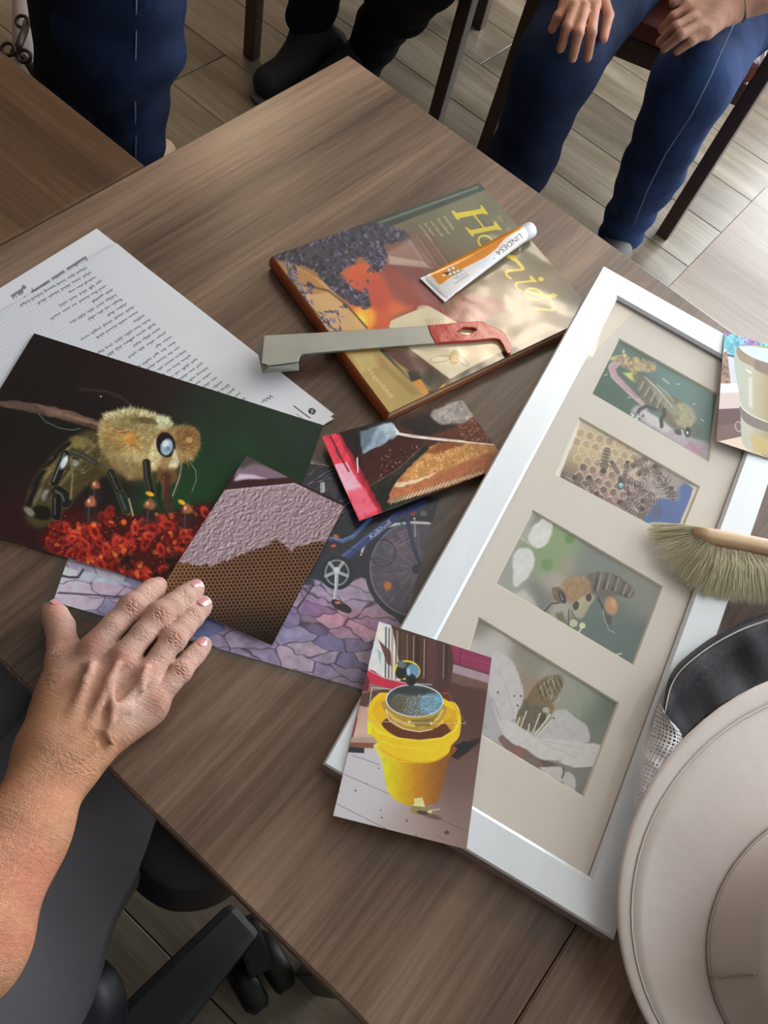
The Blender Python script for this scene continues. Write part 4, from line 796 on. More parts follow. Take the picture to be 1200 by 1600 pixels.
# lower left: dark slats, golden
c.P([(450, 640), (560, 640), (700, 745), (660, 790), (560, 720)], (84, 48, 36), 6); c.L([(455, 645), (540, 740), (610, 800), (640, 790)], 14, (50, 42, 32), 5); c.P([(620, 700), (700, 745), (690, 770), (640, 790), (590, 740)], (56, 46, 32), 8, .9); c.P([(560, 755), (590, 740), (625, 795), (600, 808)], (204, 136, 50), 4); c.P([(545, 715), (590, 715), (595, 742), (560, 756)], (40, 36, 26), 6); c.P([(670, 765), (695, 750), (700, 768), (640, 800)], (190, 130, 56), 4)
c.P([(330, 650), (450, 645), (620, 810), (490, 870), (400, 770)], (172, 146, 84), 8, .9); c.P([(440, 650), (480, 700), (600, 800), (560, 800), (450, 700)], (150, 120, 64), 14, .8); c.P([(345, 655), (420, 655), (440, 700), (380, 720)], (196, 176, 112), 16, .6)
c.P([(700, 745), (880, 650), (1100, 560), (1130, 570), (900, 680), (710, 765)], (54, 52, 34), 8, .9)
# lettering
YL = (204, 182, 36)
c.fr(640, 300, 5.4545)
c.P([(352, 160), (375, 160), (400, 180), (580, 150), (610, 140), (598, 112), (618, 118), (672, 188), (655, 192), (620, 184), (430, 222), (418, 240), (400, 235)], YL, 2.5, cr=False)
c.P([(470, 300), (485, 300), (520, 325), (700, 290), (722, 282), (712, 252), (735, 256), (792, 326), (770, 326), (735, 322), (550, 360), (545, 382), (528, 376)], YL, 2.5, cr=False)
c.L([(545, 192), (630, 300)], 13, YL, 2.5)
c.ring(645, 425, 62, 50, 28, 17, YL, 2.5)
c.L([(830, 560), (860, 545), (905, 548)], 12, YL, 3); c.P([(828, 545), (855, 535), (905, 560), (960, 620), (980, 650), (975, 670), (950, 672), (860, 680), (835, 690), (838, 710), (870, 730), (878, 745), (850, 742), (815, 712), (808, 680), (830, 662), (940, 655), (950, 645), (905, 600), (860, 575)], YL, 2.5, cr=False)
c.P([(1018, 715), (1035, 712), (1085, 760), (1075, 772), (1050, 768), (925, 780), (915, 800), (930, 825), (965, 845), (962, 852), (920, 838), (895, 805), (895, 780), (915, 765), (1030, 752)], YL, 2.5, cr=False); c.E(1120, 744, 25, 18, 15, YL, 3)
c.ring(1062, 872, 76, 46, 18, 17, YL, 2.5); c.P([(980, 850), (1000, 840), (1180, 880), (1240, 960), (1250, 1010), (1215, 1020), (1060, 1008), (1040, 990), (1050, 975), (1200, 998), (1215, 985), (1190, 930), (1130, 900)], YL, 3, cr=False); c.P([(1180, 880), (1230, 860), (1260, 880), (1250, 900), (1200, 905)], YL, 2.5, cr=False)
GL = (206, 196, 150)
def slab(t, x, y, sz, col=GL): c.text(t, (x, y), (sz*.6, sz*.8), (sz*.86, -sz*.42), col, 1.6, .95, .2)
slab('Schönheit,', 280, 205, 36); slab('Gesundheit', 226, 225, 36); slab('und Genuß', 172, 250, 36); slab('Tips, Rezepte', 118, 262, 26); slab('und Geschichten', 76, 282, 26); slab('Jane', 748, 205, 38, (176, 172, 130)); slab('Gray', 815, 300, 38, (176, 172, 130))
c.fr(400, 270, 2.3077); c.text('Hugendubel', (400, 712), (18, 21), (17, -14), (216, 204, 160), 1.4, .9)
c.fr(0, 0, 1)
M_cover = printmat('print_book_cover', c.image('book_cover_print', 1.12), .14, .5, coat=.7, bump=.006, bumpsc=11)
M_board = mat('book_cloth', (150, 74, 34), .45, noise=(50, .2, (1, 1, 1)))
M_pages = mat('page_block', (214, 198, 168), .8, bump=(600, .6, (.02, .02, 3), .001))
bk = empty('book', at(680, 470, TZ)); tag(bk, 'hardcover honey book with a glossy picture cover and yellow title lettering', 'book')
def inset(q, d):
    ce = sum(q, Vector())/4; return [p+(ce-p).normalized()*d for p in q]
bz = lambda q, z: [(p.x, p.y) for p in q]
ub = prism('cover_board', bz(qbk[::-1], 0), TZ+.0138, TZ+.0164, .0008); kid(link('cover_board', ub, M_board), bk)
kid(link('cover_board', prism('cover_board', bz(qbk[::-1], 0), TZ+.0004, TZ+.0028, .0008), M_board), bk)
kid(link('page_block', prism('page_block', bz(inset(qbk, .0045)[::-1], 0), TZ+.0028, TZ+.0138, 0), M_pages), bk)
sp_ = [qbk[0], qbk[3]]; sd = (qbk[3]-qbk[0]).normalized(); nn = Vector((-sd.y, sd.x, 0)); nn = nn if nn.dot(qbk[0]-qbk[1]) > 0 else -nn
rings = []
for k in range(9):
    t = math.pi*k/8; off = nn*(.0035*math.sin(t)) + Vector((0, 0, .0082+.0082*math.cos(t)-.0164)); rings.append([qbk[0]+off, qbk[3]+off])
kid(link('spine', loft('spine', rings+[[p-nn*.001+Vector((0, 0, z)) for p in (qbk[0], qbk[3])] for z in (-.0164,)], closed=False), M_board), bk)
kid(sheet('dust_jacket', qbk, M_cover, t=.0002, side=M_board, lift=lambda u, v: 0.00015), bk)

# ================================================================ OINTMENT TUBE
tb = empty('ointment_tube', at(740, 410, TZ+.017)); tag(tb, 'white and orange squeeze tube with black lettering lying on the book', 'tube')
# axis from crimped end to cap, in the plane of the cover
ZB = TZ+.0172
A0, A1 = at(675.5, 452, ZB+.003), at(815, 367, ZB+.009); ax = (A1-A0); Lt = ax.length; ax.normalize(); sd_ = Vector((-ax.y, ax.x, 0)).normalized()
wid = (at(657, 434, ZB+.002)-at(694, 472, ZB+.002)).length/2
def tring(t, n=28):
    hw = wid*(1-t)+.0088*t if t < 1 else .0088; hh = .0006+(.0092-.0006)*min(1, t*1.15)**.75; out = []
    p = A0+ax*Lt*t; p = Vector((p.x, p.y, ZB+hh+.0002))
    for k in range(n):
        a = 2*math.pi*k/n; ca_, sa_ = math.cos(a), math.sin(a); out.append(p+sd_*hw*ca_+Vector((0, 0, hh*math.copysign(abs(sa_)**.9, sa_))))
    return out
rg = [tring(t) for t in np.linspace(0, 1, 22)]
tl = loft('tube_body', rg, cap0=True, cap1=True)
# tube print: painted on the lengthwise unrolled top
qt = [A0+sd_*wid+Vector((0, 0, .004)), A1+sd_*.0105, A1-sd_*.0105, A0-sd_*wid+Vector((0, 0, .004))]
class TC(Canvas):
    pass
c = TC.__new__(TC); W_, H_ = 560, 240; u = (np.arange(W_)+.5)/W_; v = (np.arange(H_)+.5)/H_; U, V_ = np.meshgrid(u, v)
# u along axis, v across (0 = -sd side, 1 = +sd side)
p0 = np.array(A0)[None, None]+np.array(ax)*Lt*U[..., None]+np.array(sd_)*((wid*(1-U)+.0088*U)*(2*V_-1))[..., None]
hh = .0006+.0086*np.minimum(1, U*1.15)**.75; p0[..., 2] = ZB+hh+hh*np.sqrt(np.clip(1-(2*V_-1)**2, 0, 1))
XY = proj(p0); c.PX, c.PY, c.w, c.h, c.U, c.V = XY[..., 0], XY[..., 1], W_, H_, U, V_; c.img = np.tile(np.array((226, 224, 226.)), (H_, W_, 1)); c.fr(640, 300, 5.4545)
OR = (222, 138, 22)
c.P([(176, 690), (300, 610), (480, 520), (680, 400), (860, 250), (1000, 240), (960, 305), (880, 350), (800, 410), (740, 480), (640, 560), (480, 640), (420, 680), (330, 740), (258, 790), (215, 750)], OR, 3)
c.P([(380, 870), (520, 790), (660, 680), (780, 600), (900, 500), (1010, 420), (1040, 460), (820, 660), (600, 830), (420, 920)], OR, 4)
c.L([(484, 570), (500, 545), (560, 505), (640, 470)], 4, (250, 214, 110), 4, .6)
for k in range(5):
    x0, y0 = 520+k*22, 530+k*10
    r = np.random.RandomState(k); x = 0
    while x < 330-k*30: w_ = r.uniform(14, 40); c.L([(x0+x*.84, y0-x*.56), (x0+(x+w_)*.84, y0-(x+w_)*.56)], 4.5, (170, 92, 12), 3, .75); x += w_+7
c.text('LINDESA', (944, 348), (-55, 41.5), (31, 62), (44, 28, 40), 2.2)
c.text('®', (722, 556), (-18, 13), (10, 20), (70, 50, 60), 2)
for (x, y) in [(336, 665), (372, 650), (344, 700), (380, 688), (412, 676), (388, 722)]: c.E(x, y, 18, 17, 0, (60, 50, 50), 2); c.E(x, y, 15.5, 14.5, 0, (238, 226, 206), 2)
c.E(318, 695, 20, 9, -20, (34, 20, 20), 3); c.E(296, 690, 12, 5, 20, (90, 40, 30), 3); c.P([(270, 710), (312, 700), (296, 722)], (240, 236, 226), 3)
for k, (a_, b_) in enumerate([((380, 706), (462, 664)), ((380, 784), (508, 708))]): c.L([a_, b_], 3, (50, 44, 50), 2)
for k in range(3): c.L([(400+k*4, 728+k*13), (486+k*5, 682+k*13)], 6, (150, 146, 150), 3, .5)
c.P([(80, 740), (176, 690), (330, 900), (300, 960), (200, 860)], (214, 212, 212), 3, .55); c.P([(560, 600), (680, 560), (720, 600), (640, 660), (560, 640)], (206, 214, 228), 26, .6)
im = c.image('tube_print', 1.15); M_tube = printmat('print_tube', im, .22, .6, coat=.4)
uvl = tl.uv_layers.new(name='UVMap'); n = 28
lv = np.zeros(len(tl.loops), np.int32); tl.loops.foreach_get('vertex_index', lv)
uvs = [(i/21., .5+.5*math.cos(2*math.pi*k/n)) for i in range(22) for k in range(n)]; uvl.data.foreach_set('uv', np.array(uvs, np.float32)[lv].ravel())
kid(link('tube_body', tl, M_tube), tb)
M_cap = mat('white_plastic', (222, 226, 234), .35)
ez = Vector((0, 0, 1)); cz = ZB+.0092
def cring(t, r, n=26): p = A0+ax*t; return [Vector((p.x, p.y, cz))+sd_*r*math.cos(2*math.pi*k/n)+ez*r*math.sin(2*math.pi*k/n) for k in range(n)]
kid(link('cap', loft('cap', [cring(Lt-.0005, .0088), cring(Lt+.0005, .0092), cring(Lt+.013, .0090), cring(Lt+.0155, .0085), cring(Lt+.0165, .007)], cap0=True, cap1=True), M_cap), tb)
cr_ = [A0+sd_*wid, A0-sd_*wid, A0-sd_*wid*.98+ax*.006, A0+sd_*wid*.98+ax*.006]
kid(link('crimped_end', prism('crimped_end', [(p.x, p.y) for p in cr_], ZB+.0001, ZB+.0022, .0005), M_cap), tb)

# ================================================================ HIVE TOOL (rests on the sheets and the book)
M_steel = mat('brushed_steel', (150, 152, 146), .36, metal=.6, noise=(9, .22, (1, 1, 1)), bump=(120, .2, (1, .1, 1), .0006))
M_red = mat('red_paint', (176, 52, 44), .16, spec=.6, noise=(16, .15, (1, 1, 1)), bump=(60, .4, (1, 1, 1), .001))
ht = empty('hive_tool', at(600, 545, TZ+.02)); tag(ht, 'steel hive tool with a red hooked end lying across the book corner', 'tool')
# slopes from the blade (over the papers) up to the red end; 3.2 mm thick
HL, HR = at(420, 552, TZ+.0145), at(780, 520, TZ+.0192)
hd_ = (HR-HL).normalized()
def hz(px): return TZ+.0181
def hp_(lst, dz=0.): return [at(x, y, hz(x)) for x, y in lst]
def plate(name, pts, m, holes=None, th=.0028, bw=.0006):
    P3_ = hp_(pts); return kid(link(name, prism(name, [(p.x, p.y) for p in P3_][::-1], hz(0)-.0001, hz(0)+th, bw), m), ht)
plate('blade', [(412, 527), (520, 521), (600, 516), (667, 511.5), (671, 524), (679, 539), (560, 548), (472, 556), (468, 560), (466, 568), (420, 574), (408, 570)], M_steel)
# bevelled chisel nose bent down
nz0 = hp_([(402, 541), (412, 526.5), (420, 575), (410, 583)])
f = lambda x, y, dz: at(x, y, TZ+.0181+dz)
V = [f(412.5, 527, .0028), f(420.5, 574.5, .0028), f(400, 541, -.001), f(410, 583, -.001), f(412.5, 528, -.0001), f(420.5, 574, -.0001), f(401, 542, -.003), f(411, 583, -.003)]
kid(link('chisel_edge', bev(pmesh('chisel_edge', V, [(0, 2, 3, 1), (4, 5, 7, 6), (0, 1, 5, 4), (2, 6, 7, 3), (0, 4, 6, 2), (1, 3, 7, 5)]), .0004), M_steel), ht)
V = [f(420, 574, .0028), f(466.5, 567.5, .0028), f(410, 583.5, -.002), f(467, 579, -.002), f(420, 573, -.0001), f(466, 567, -.0001), f(411, 583, -.004), f(467, 578, -.004)]
kid(link('bent_lip', bev(pmesh('bent_lip', V, [(0, 2, 3, 1), (4, 5, 7, 6), (0, 1, 5, 4), (2, 6, 7, 3), (0, 4, 6, 2), (1, 3, 7, 5)]), .0004), M_steel), ht)
# red hook with a diamond hole
def redplate():
    pts = [(667.5, 511.3), (705, 508), (745, 504.8), (757, 506), (759.5, 509), (758, 511.5), (770, 513.5), (782, 519), (791, 527), (797, 538), (799, 548), (797, 555), (792, 555.5), (788, 550), (784, 541), (779, 534), (772, 532), (760, 533), (740, 535), (700, 537.5), (679.3, 539), (671.5, 524.5)]
    hole = [(713, 521), (723, 514.5), (738, 515), (743.5, 518), (731, 526), (720, 525)]
    o = [at(x, y, hz(0)) for x, y in pts]; h = [at(x, y, hz(0)) for x, y in hole]
    bm = bmesh.new(); vo = [bm.verts.new((p.x, p.y, hz(0)-.0001)) for p in o]; vh = [bm.verts.new((p.x, p.y, hz(0)-.0001)) for p in h]
    eo = [bm.edges.new((vo[i], vo[(i+1) % len(vo)])) for i in range(len(vo))]+[bm.edges.new((vh[i], vh[(i+1) % len(vh)])) for i in range(len(vh))]
    bmesh.ops.triangle_fill(bm, use_beauty=True, edges=eo)
    fs = list(bm.faces)
    # drop faces in the hole
    bm.faces.ensure_lookup_table(); hc = sum(h, Vector())/len(h)
    r_ = bmesh.ops.extrude_face_region(bm, geom=list(bm.faces)); vs = [g_ for g_ in r_['geom'] if isinstance(g_, bmesh.types.BMVert)]
    bmesh.ops.translate(bm, verts=vs, vec=(0, 0, .0034)); bmesh.ops.recalc_face_normals(bm, faces=bm.faces)
    ed = [e for e in bm.edges if len(e.link_faces) == 2 and e.calc_face_angle() > 1.2 and abs(e.verts[0].co.z-e.verts[1].co.z) < 1e-5]
    bmesh.ops.bevel(bm, geom=ed, offset=.0009, segments=2, profile=.6, affect='EDGES', clamp_overlap=True)
    me = bpy.data.meshes.new('hook'); bm.to_mesh(me); bm.free(); return me
kid(link('hook', redplate(), M_red), ht).__setitem__('label', 'red painted hook with a diamond hole')

# ================================================================ PICTURE FRAME
FZ = .021
M_frame = mat('silver_white_frame', (226, 232, 238), .34, metal=.25, noise=(30, .04, (1, .05, 1)), bump=(300, .25, (1, .03, 1), .0006))
M_fside = mat('frame_side', (150, 140, 142), .5)
M_mat = mat('cream_mount', (228, 221, 212), .8)
M_bevel = mat('mount_bevel', (214, 204, 184), .8)
fo = [Ff(x, y, FZ) for x, y in [(942.5, 414), (1257, 591), (960, 1468.5), (505, 1193)]]    # TL TR BR BL
fi_px = [(959, 458), (1187, 588), (927, 1377), (541, 1145)]
# inner edge: constant rail width measured on the left rail
def offs(q, d):
    out = []
    for i in range(4):
        p, a, b = q[i], q[i-1], q[(i+1) % 4]; e0 = (p-a).normalized(); e1 = (b-p).normalized(); n0 = Vector((e0.y, -e0.x, 0)); n1 = Vector((e1.y, -e1.x, 0))
        ce = sum(q, Vector())/4
        if n0.dot(ce-p) < 0: n0 = -n0
        if n1.dot(ce-p) < 0: n1 = -n1
        m_ = (n0+n1).normalized(); out.append(p+m_*(d/max(m_.dot(n0), .3)))
    return out
RW = (at(942.5, 414, TZ+FZ)-at(961, 459, TZ+FZ)).length*.70
fi = offs(fo, .0312); fm = offs(fo, .0285)
fr_ = empty('picture_frame', (sum(fo, Vector())/4).xy.to_3d()+Vector((0, 0, TZ)), 0); tag(fr_, 'long silver-white picture frame with cream mount holding four bee photographs', 'picture frame')
dz = Vector((0, 0, 1))
for i in range(4):
    j = (i+1) % 4; V = []
    for P_, Pm, Pi in ((fo[i], fm[i], fi[i]), (fo[j], fm[j], fi[j])):
        V += [P_-dz*(FZ-.0004), P_-dz*.002, P_+(Pm-P_)*.05, Pm-dz*.001, Pi-dz*.004, Pi-dz*(FZ-.0004)]
    F = [(k, (k+1) % 6, 6+(k+1) % 6, 6+k) for k in range(6)]+[(5, 4, 3, 2, 1, 0), (6, 7, 8, 9, 10, 11)]
    me = pmesh('frame_rail', V, F, False, [1, 0, 0, 0, 1, 1, 0, 0]); bm = bmesh.new(); bm.from_mesh(me); bmesh.ops.recalc_face_normals(bm, faces=bm.faces); bm.to_mesh(me); bm.free()
    kid(link('frame_rail', me, [M_frame, M_fside]), fr_)
MZ = FZ-.0075          # surface of the mount
win = [  # windows: TL TR BR BL in the photograph
 [(967, 528), (1123, 616), (1108, 722), (924, 614)],
 [(905, 651), (1094, 760), (1060, 843), (866, 741)],
 [(832, 796), (1036, 916), (990, 1040), (773.5, 911)],
 [(747, 963), (967.5, 1098), (912, 1246), (700, 1118)]]
win3 = [[Ff(x, y, MZ) for x, y in w_] for w_ in win]
def mount():
    bm = bmesh.new(); o = offs(fo, .0275); edges = []
    def loop(q, z):
        vs = [bm.verts.new((p.x, p.y, z)) for p in q]; return vs, [bm.edges.new((vs[i], vs[(i+1) % 4])) for i in range(4)]
    vo, e = loop(o, TZ+MZ); edges += e; hv = []
    for w_ in win3: v_, e = loop(w_, TZ+MZ); edges += e; hv.append(v_)
    bmesh.ops.triangle_fill(bm, use_beauty=True, edges=edges)
    for w_, v_ in zip(win3, hv):
        wi = offs([Vector(p) for p in w_], .0014); vi = [bm.verts.new((p.x, p.y, TZ+MZ-.0016)) for p in wi]
        for i in range(4):
            f_ = bm.faces.new((v_[i], v_[(i+1) % 4], vi[(i+1) % 4], vi[i])); f_.material_index = 1
    bmesh.ops.recalc_face_normals(bm, faces=bm.faces); me = bpy.data.meshes.new('mount'); bm.to_mesh(me); bm.free(); return me
kid(link('mount', mount(), [M_mat, M_bevel]), fr_)
bo = offs(fo, .026); kid(link('backing_board', prism('backing_board', [(p.x, p.y) for p in bo][::-1], TZ+.002, TZ+MZ-.004, 0), mat('backing', (96, 84, 70), .9)), fr_)
gl = offs(fo, .0275); kid(link('glass_pane', prism('glass_pane', [(p.x, p.y) for p in gl][::-1], TZ+MZ+.0008, TZ+MZ+.0022, 0), M_glass), fr_)

def photo_canvas(q, w, h, base):
    c = Canvas(q, w, h, base); c.tex = .045; c.texs = 7; c.sk = 2.0; c.wb = 3; return c
def framed(i, w, h, base): 
    q = offs([Vector(p) for p in win3[i]], -.003); q = [Vector((p.x, p.y, TZ+MZ-.0018)) for p in q]; return q, photo_canvas([TILT @ p for p in q], w, h, base)
GF = 1.5
def fin(i, q, c, nm, label):
    o = kid(sheet('framed_photo', q, printmat('print_'+nm, c.image(nm, GF), .5, .3), t=.0003, nu=2, nv=2), fr_); o['label'] = label
# 1: bee on a pink stamen against green
q, c = framed(0, 300, 210, (72, 98, 90)); c.fr(840, 500, 3.75)
c.grad([(500, 150, (70, 94, 84), 150), (400, 450, (52, 82, 70), 200), (900, 400, (84, 114, 108), 200), (1000, 600, (84, 112, 108), 200), (500, 550, (58, 84, 74), 120)])
c.P([(540, 545), (600, 500), (680, 560), (820, 660), (900, 690), (1040, 740), (1005, 835), (850, 740), (700, 650), (600, 590)], (160, 152, 160), 12); c.P([(850, 740), (900, 710), (960, 770), (1000, 820)], (160, 118, 142), 12, .8); c.P([(610, 520), (720, 580), (800, 640), (760, 660), (640, 600)], (186, 184, 182), 12, .8)
c.L([(470, 250), (435, 280), (450, 330), (500, 380), (570, 450), (640, 510)], 46, (176, 150, 156), 8, 1, 26)
for k in range(5): c.L([(450+k*9, 250), (428+k*9, 290), (448+k*9, 335), (500+k*9, 385), (580+k*6, 460)], 3.5, (140, 96, 112), 3, .65)
c.P([(430, 225), (500, 205), (560, 230), (610, 240), (690, 255), (690, 300), (640, 305), (560, 290), (500, 260)], (158, 150, 106), 8); c.specks([(430, 225), (500, 205), (690, 255), (690, 300), (560, 300), (470, 260)], 150, 5, 15, [(168, 156, 96), (160, 140, 116), (110, 98, 74), (186, 176, 116), (150, 120, 110)], 4, .85, 4); c.P([(500, 310), (580, 310), (610, 380), (540, 350)], (180, 176, 96), 8); c.E(505, 185, 8, 12, 0, (150, 160, 140), 4)
c.P([(560, 320), (640, 335), (760, 430), (850, 480), (920, 570), (930, 640), (880, 640), (800, 640), (720, 560), (620, 480), (590, 400)], (96, 92, 74), 14)
for k in range(5): c.L([(600+k*34, 350+k*30), (570+k*34, 400+k*34)], 13, (70, 74, 66), 6, .8); c.L([(622+k*34, 362+k*30), (596+k*34, 412+k*34)], 6, (180, 176, 150), 4, .7)
c.E(860, 560, 62, 80, -35, (142, 140, 112), 22); c.fur([(790, 500), (860, 480), (920, 560), (920, 640), (820, 620)], 70, 26, 260, [(166, 162, 130), (120, 116, 92), (188, 184, 154)], 3, 60, .6)
c.E(800, 540, 34, 50, -30, (112, 106, 80), 14, .8)
c.P([(640, 340), (740, 420), (850, 560), (800, 560), (700, 470)], (150, 152, 134), 6, .5); c.L([(630, 335), (700, 400), (790, 510)], 4, (210, 210, 196), 3, .8); c.L([(700, 380), (760, 430), (800, 480)], 6, (196, 200, 190), 4, .6); c.L([(735, 345), (770, 372)], 10, (170, 180, 170), 5, .7)
c.E(930, 655, 34, 40, 0, (92, 98, 88), 8); c.E(885, 660, 17, 30, 5, (34, 38, 38), 5); c.E(882, 664, 7, 9, 0, (220, 224, 222), 3); c.E(828, 660, 22, 16, 20, (60, 60, 54), 6); c.L([(850, 650), (860, 690)], 8, (190, 184, 170), 4)
c.L([(740, 525), (742, 560), (725, 580), (730, 625)], 22, (40, 44, 40), 5); c.L([(690, 525), (640, 505), (600, 525), (580, 560)], 20, (48, 58, 54), 6); c.specks([(540, 540), (620, 560), (600, 590), (560, 580)], 30, 4, 10, [(196, 206, 204), (40, 46, 44)], 3, .8, 4)
for (x, y, a) in [(825, 377, 0), (540, 457, 0), (920, 495, -10), (400, 325, -30), (965, 580, 60)]: c.L([(x-9, y), (x+9, y+a*.2)], 5, (190, 206, 196), 3, .8)
fin(0, q, c, 'bee_on_stamen_photo', 'topmost photo, bee on a pink stamen against green')
# 2: bees on comb with blue corner
q, c = framed(1, 300, 210, (150, 136, 122))
c.grad([(300, 700, (176, 160, 128), 150), (500, 720, (170, 158, 136), 150), (900, 1150, (90, 108, 150), 160), (200, 950, (110, 90, 84), 120), (700, 900, (140, 128, 126), 150), (500, 1000, (150, 122, 116), 150), (500, 1150, (112, 92, 88), 120), (750, 1150, (108, 98, 104), 80), (240, 600, (190, 180, 164), 100)]) if False else None
c.fr(840, 500, 3.75)
c.grad([(300, 760, (172, 154, 122), 150), (500, 720, (172, 162, 140), 150), (850, 1150, (80, 98, 140), 120), (200, 980, (98, 80, 78), 120), (700, 900, (146, 134, 130), 150), (450, 1000, (150, 120, 116), 130), (500, 1150, (108, 88, 88), 120), (650, 1120, (110, 96, 100), 80), (240, 620, (186, 178, 164), 100)])
r = np.random.RandomState(8)
for j in range(9):
    for i in range(9):
        x, y = 250+i*56-(j % 2)*28+j*4, 660+j*50+i*16
        if x > 560-(j-4)*30 and j > 1: continue
        c.E(x, y, 26, 27, 10, (196, 184, 152), 5, .8); c.E(x+1, y+2, 21, 22, 10, [(160, 138, 100), (150, 126, 104), (172, 152, 116)][r.randint(3)] if j < 4 else [(96, 76, 74), (118, 92, 90), (80, 64, 64)][r.randint(3)], 7, .85)
def minibee(c, x, y, a, s, op=.85):
    s *= 1.8; ca_, sa_ = math.cos(math.radians(a)), math.sin(math.radians(a)); g = lambda u, v: (x+s*(u*ca_-v*sa_), y+s*(u*sa_+v*ca_))
    c.E(*g(18, 0), s*24, s*13, a, (70, 58, 54), 4, op)
    for k in range(4): c.L([g(8+k*9, -12), g(8+k*9, 12)], s*3.5, (166, 146, 126), 3, op*.8)
    c.E(*g(-10, 0), s*13, s*12, a, (92, 78, 68), 4, op); c.E(*g(-26, 0), s*7, s*9, a, (52, 42, 42), 4, op)
    c.P([g(-8, -4), g(30, -20), g(34, -10)], (190, 180, 176), 4, op*.45); c.P([g(-8, 4), g(30, 20), g(34, 10)], (190, 180, 176), 4, op*.45)
    for k in (-1, 1):
        for v in (-6, 4): c.L([g(v, k*8), g(v-6, k*22)], s*2.2, (50, 40, 40), 2, op*.8)
for (x, y, a, s_) in [(395, 830, -80, 1.15), (150, 920, 40, .9), (240, 960, 60, 1), (200, 1010, 20, .9), (310, 960, 80, .9), (370, 1060, 60, 1.05), (530, 950, 10, 1), (620, 1000, 30, 1.05), (640, 880, -20, 1.1), (600, 830, -30, 1), (740, 960, 60, 1.3), (790, 1030, 80, 1), (560, 1050, 50, 1.05), (520, 1100, 40, 1.1), (420, 1120, 10, 1), (310, 1080, 60, .9), (460, 1180, 30, 1), (570, 1210, 20, 1.1), (680, 1120, 130, 1), (700, 900, 70, .9), (660, 1060, 0, 1), (620, 1150, 80, 1), (520, 870, 100, .8), (450, 860, 60, .7)]: minibee(c, x, y, a, s_)
c.specks([(110, 950), (400, 930), (640, 800), (800, 1050), (700, 1250), (500, 1200)], 520, 2, 9, [(176, 160, 156), (70, 56, 56), (190, 170, 160), (110, 84, 84), (150, 120, 122)], 15, .5, 3)
c.P([(830, 985), (870, 955), (912, 982), (825, 1230), (600, 1230), (650, 1130), (720, 1050), (800, 1060), (835, 1040)], (64, 88, 142), 14); c.E(700, 1120, 30, 40, 20, (70, 74, 96), 16, .8)
c.E(489, 968, 22, 22, 0, (40, 44, 50), 3); c.E(489, 968, 16, 16, 0, (110, 170, 176), 3); c.E(484, 962, 5, 5, 0, (230, 240, 240), 2); c.P([(860, 950), (960, 985), (870, 1240), (820, 1230), (912, 985)], (196, 186, 164), 4); c.P([(50, 930), (240, 560), (252, 600), (105, 975)], (206, 202, 192), 6)
fin(1, q, c, 'bees_on_comb_photo', 'second photo, many bees on a comb with a blue corner')
# 3: bee flying to blossom
q, c = framed(2, 330, 240, (116, 122, 114)); c.fr(760, 780, 4)
c.grad([(300, 100, (150, 152, 142), 80), (500, 280, (124, 146, 104), 90), (380, 380, (120, 140, 104), 90), (700, 300, (108, 114, 110), 150), (1000, 550, (122, 124, 114), 150), (750, 800, (84, 98, 94), 160), (900, 950, (82, 94, 92), 130), (150, 500, (140, 142, 136), 100), (320, 600, (104, 106, 100), 80), (400, 520, (160, 148, 142), 60), (470, 690, (150, 148, 136), 50), (250, 620, (166, 166, 160), 50), (510, 400, (146, 132, 124), 40)])
c.P([(290, 290), (260, 240), (300, 160), (370, 110), (408, 130), (412, 200), (385, 270), (330, 308)], (196, 196, 194), 9); c.P([(172, 545), (165, 440), (170, 350), (210, 308), (270, 310), (300, 360), (292, 430), (240, 510)], (192, 192, 190), 9); c.L([(300, 300), (230, 250), (190, 230)], 14, (170, 168, 156), 8, .8); c.P([(270, 170), (300, 100), (350, 90), (330, 140)], (120, 122, 112), 14, .8); c.P([(170, 590), (240, 570), (300, 640), (330, 690)], (176, 178, 172), 20, .8)
c.E(520, 250, 30, 30, 0, (84, 122, 66), 22, .8); c.E(380, 410, 36, 40, 0, (92, 124, 78), 24, .7)
ab = [(620, 480), (700, 455), (800, 470), (880, 520), (930, 580), (890, 618), (800, 600), (720, 620), (650, 580), (630, 530)]
c.P(ab, (92, 86, 76), 7)
for k, (x, y) in enumerate([(690, 520), (745, 515), (800, 530), (850, 555), (885, 580)]): c.L([(x+10, y-60+k*10), (x-14, y+50-k*6)], 15, (50, 46, 44), 6, .85); c.L([(x+30, y-55+k*10), (x+6, y+50-k*6)], 7, (176, 168, 150), 5, .75)
c.P([(650, 470), (740, 450), (920, 560), (880, 600), (760, 520)], (110, 104, 98), 8, .45)
c.P([(470, 530), (520, 490), (600, 480), (640, 510), (650, 590), (600, 650), (520, 640), (480, 600)], (140, 114, 82), 14); c.fur([(460, 530), (520, 490), (600, 478), (650, 520), (650, 600), (600, 660), (500, 640)], 60, 24, 420, [(170, 142, 106), (118, 92, 64), (196, 172, 136), (92, 72, 52)], 2.4, 80, .6, 9); c.P([(580, 620), (680, 600), (640, 680), (600, 740), (560, 740), (540, 690)], (158, 152, 122), 12, .9)
c.E(455, 600, 38, 56, -32, (96, 78, 62), 8); c.E(474, 612, 17, 42, -24, (40, 34, 34), 5); c.L([(462, 590), (478, 630)], 6, (206, 206, 206), 4, .8); c.E(430, 575, 22, 24, 0, (112, 92, 74), 8); c.L([(410, 555), (450, 580), (500, 640)], 5, (60, 50, 44), 4, .6); c.E(560, 665, 18, 28, 10, (48, 40, 36), 5); c.E(640, 615, 18, 24, 0, (60, 50, 42), 6)
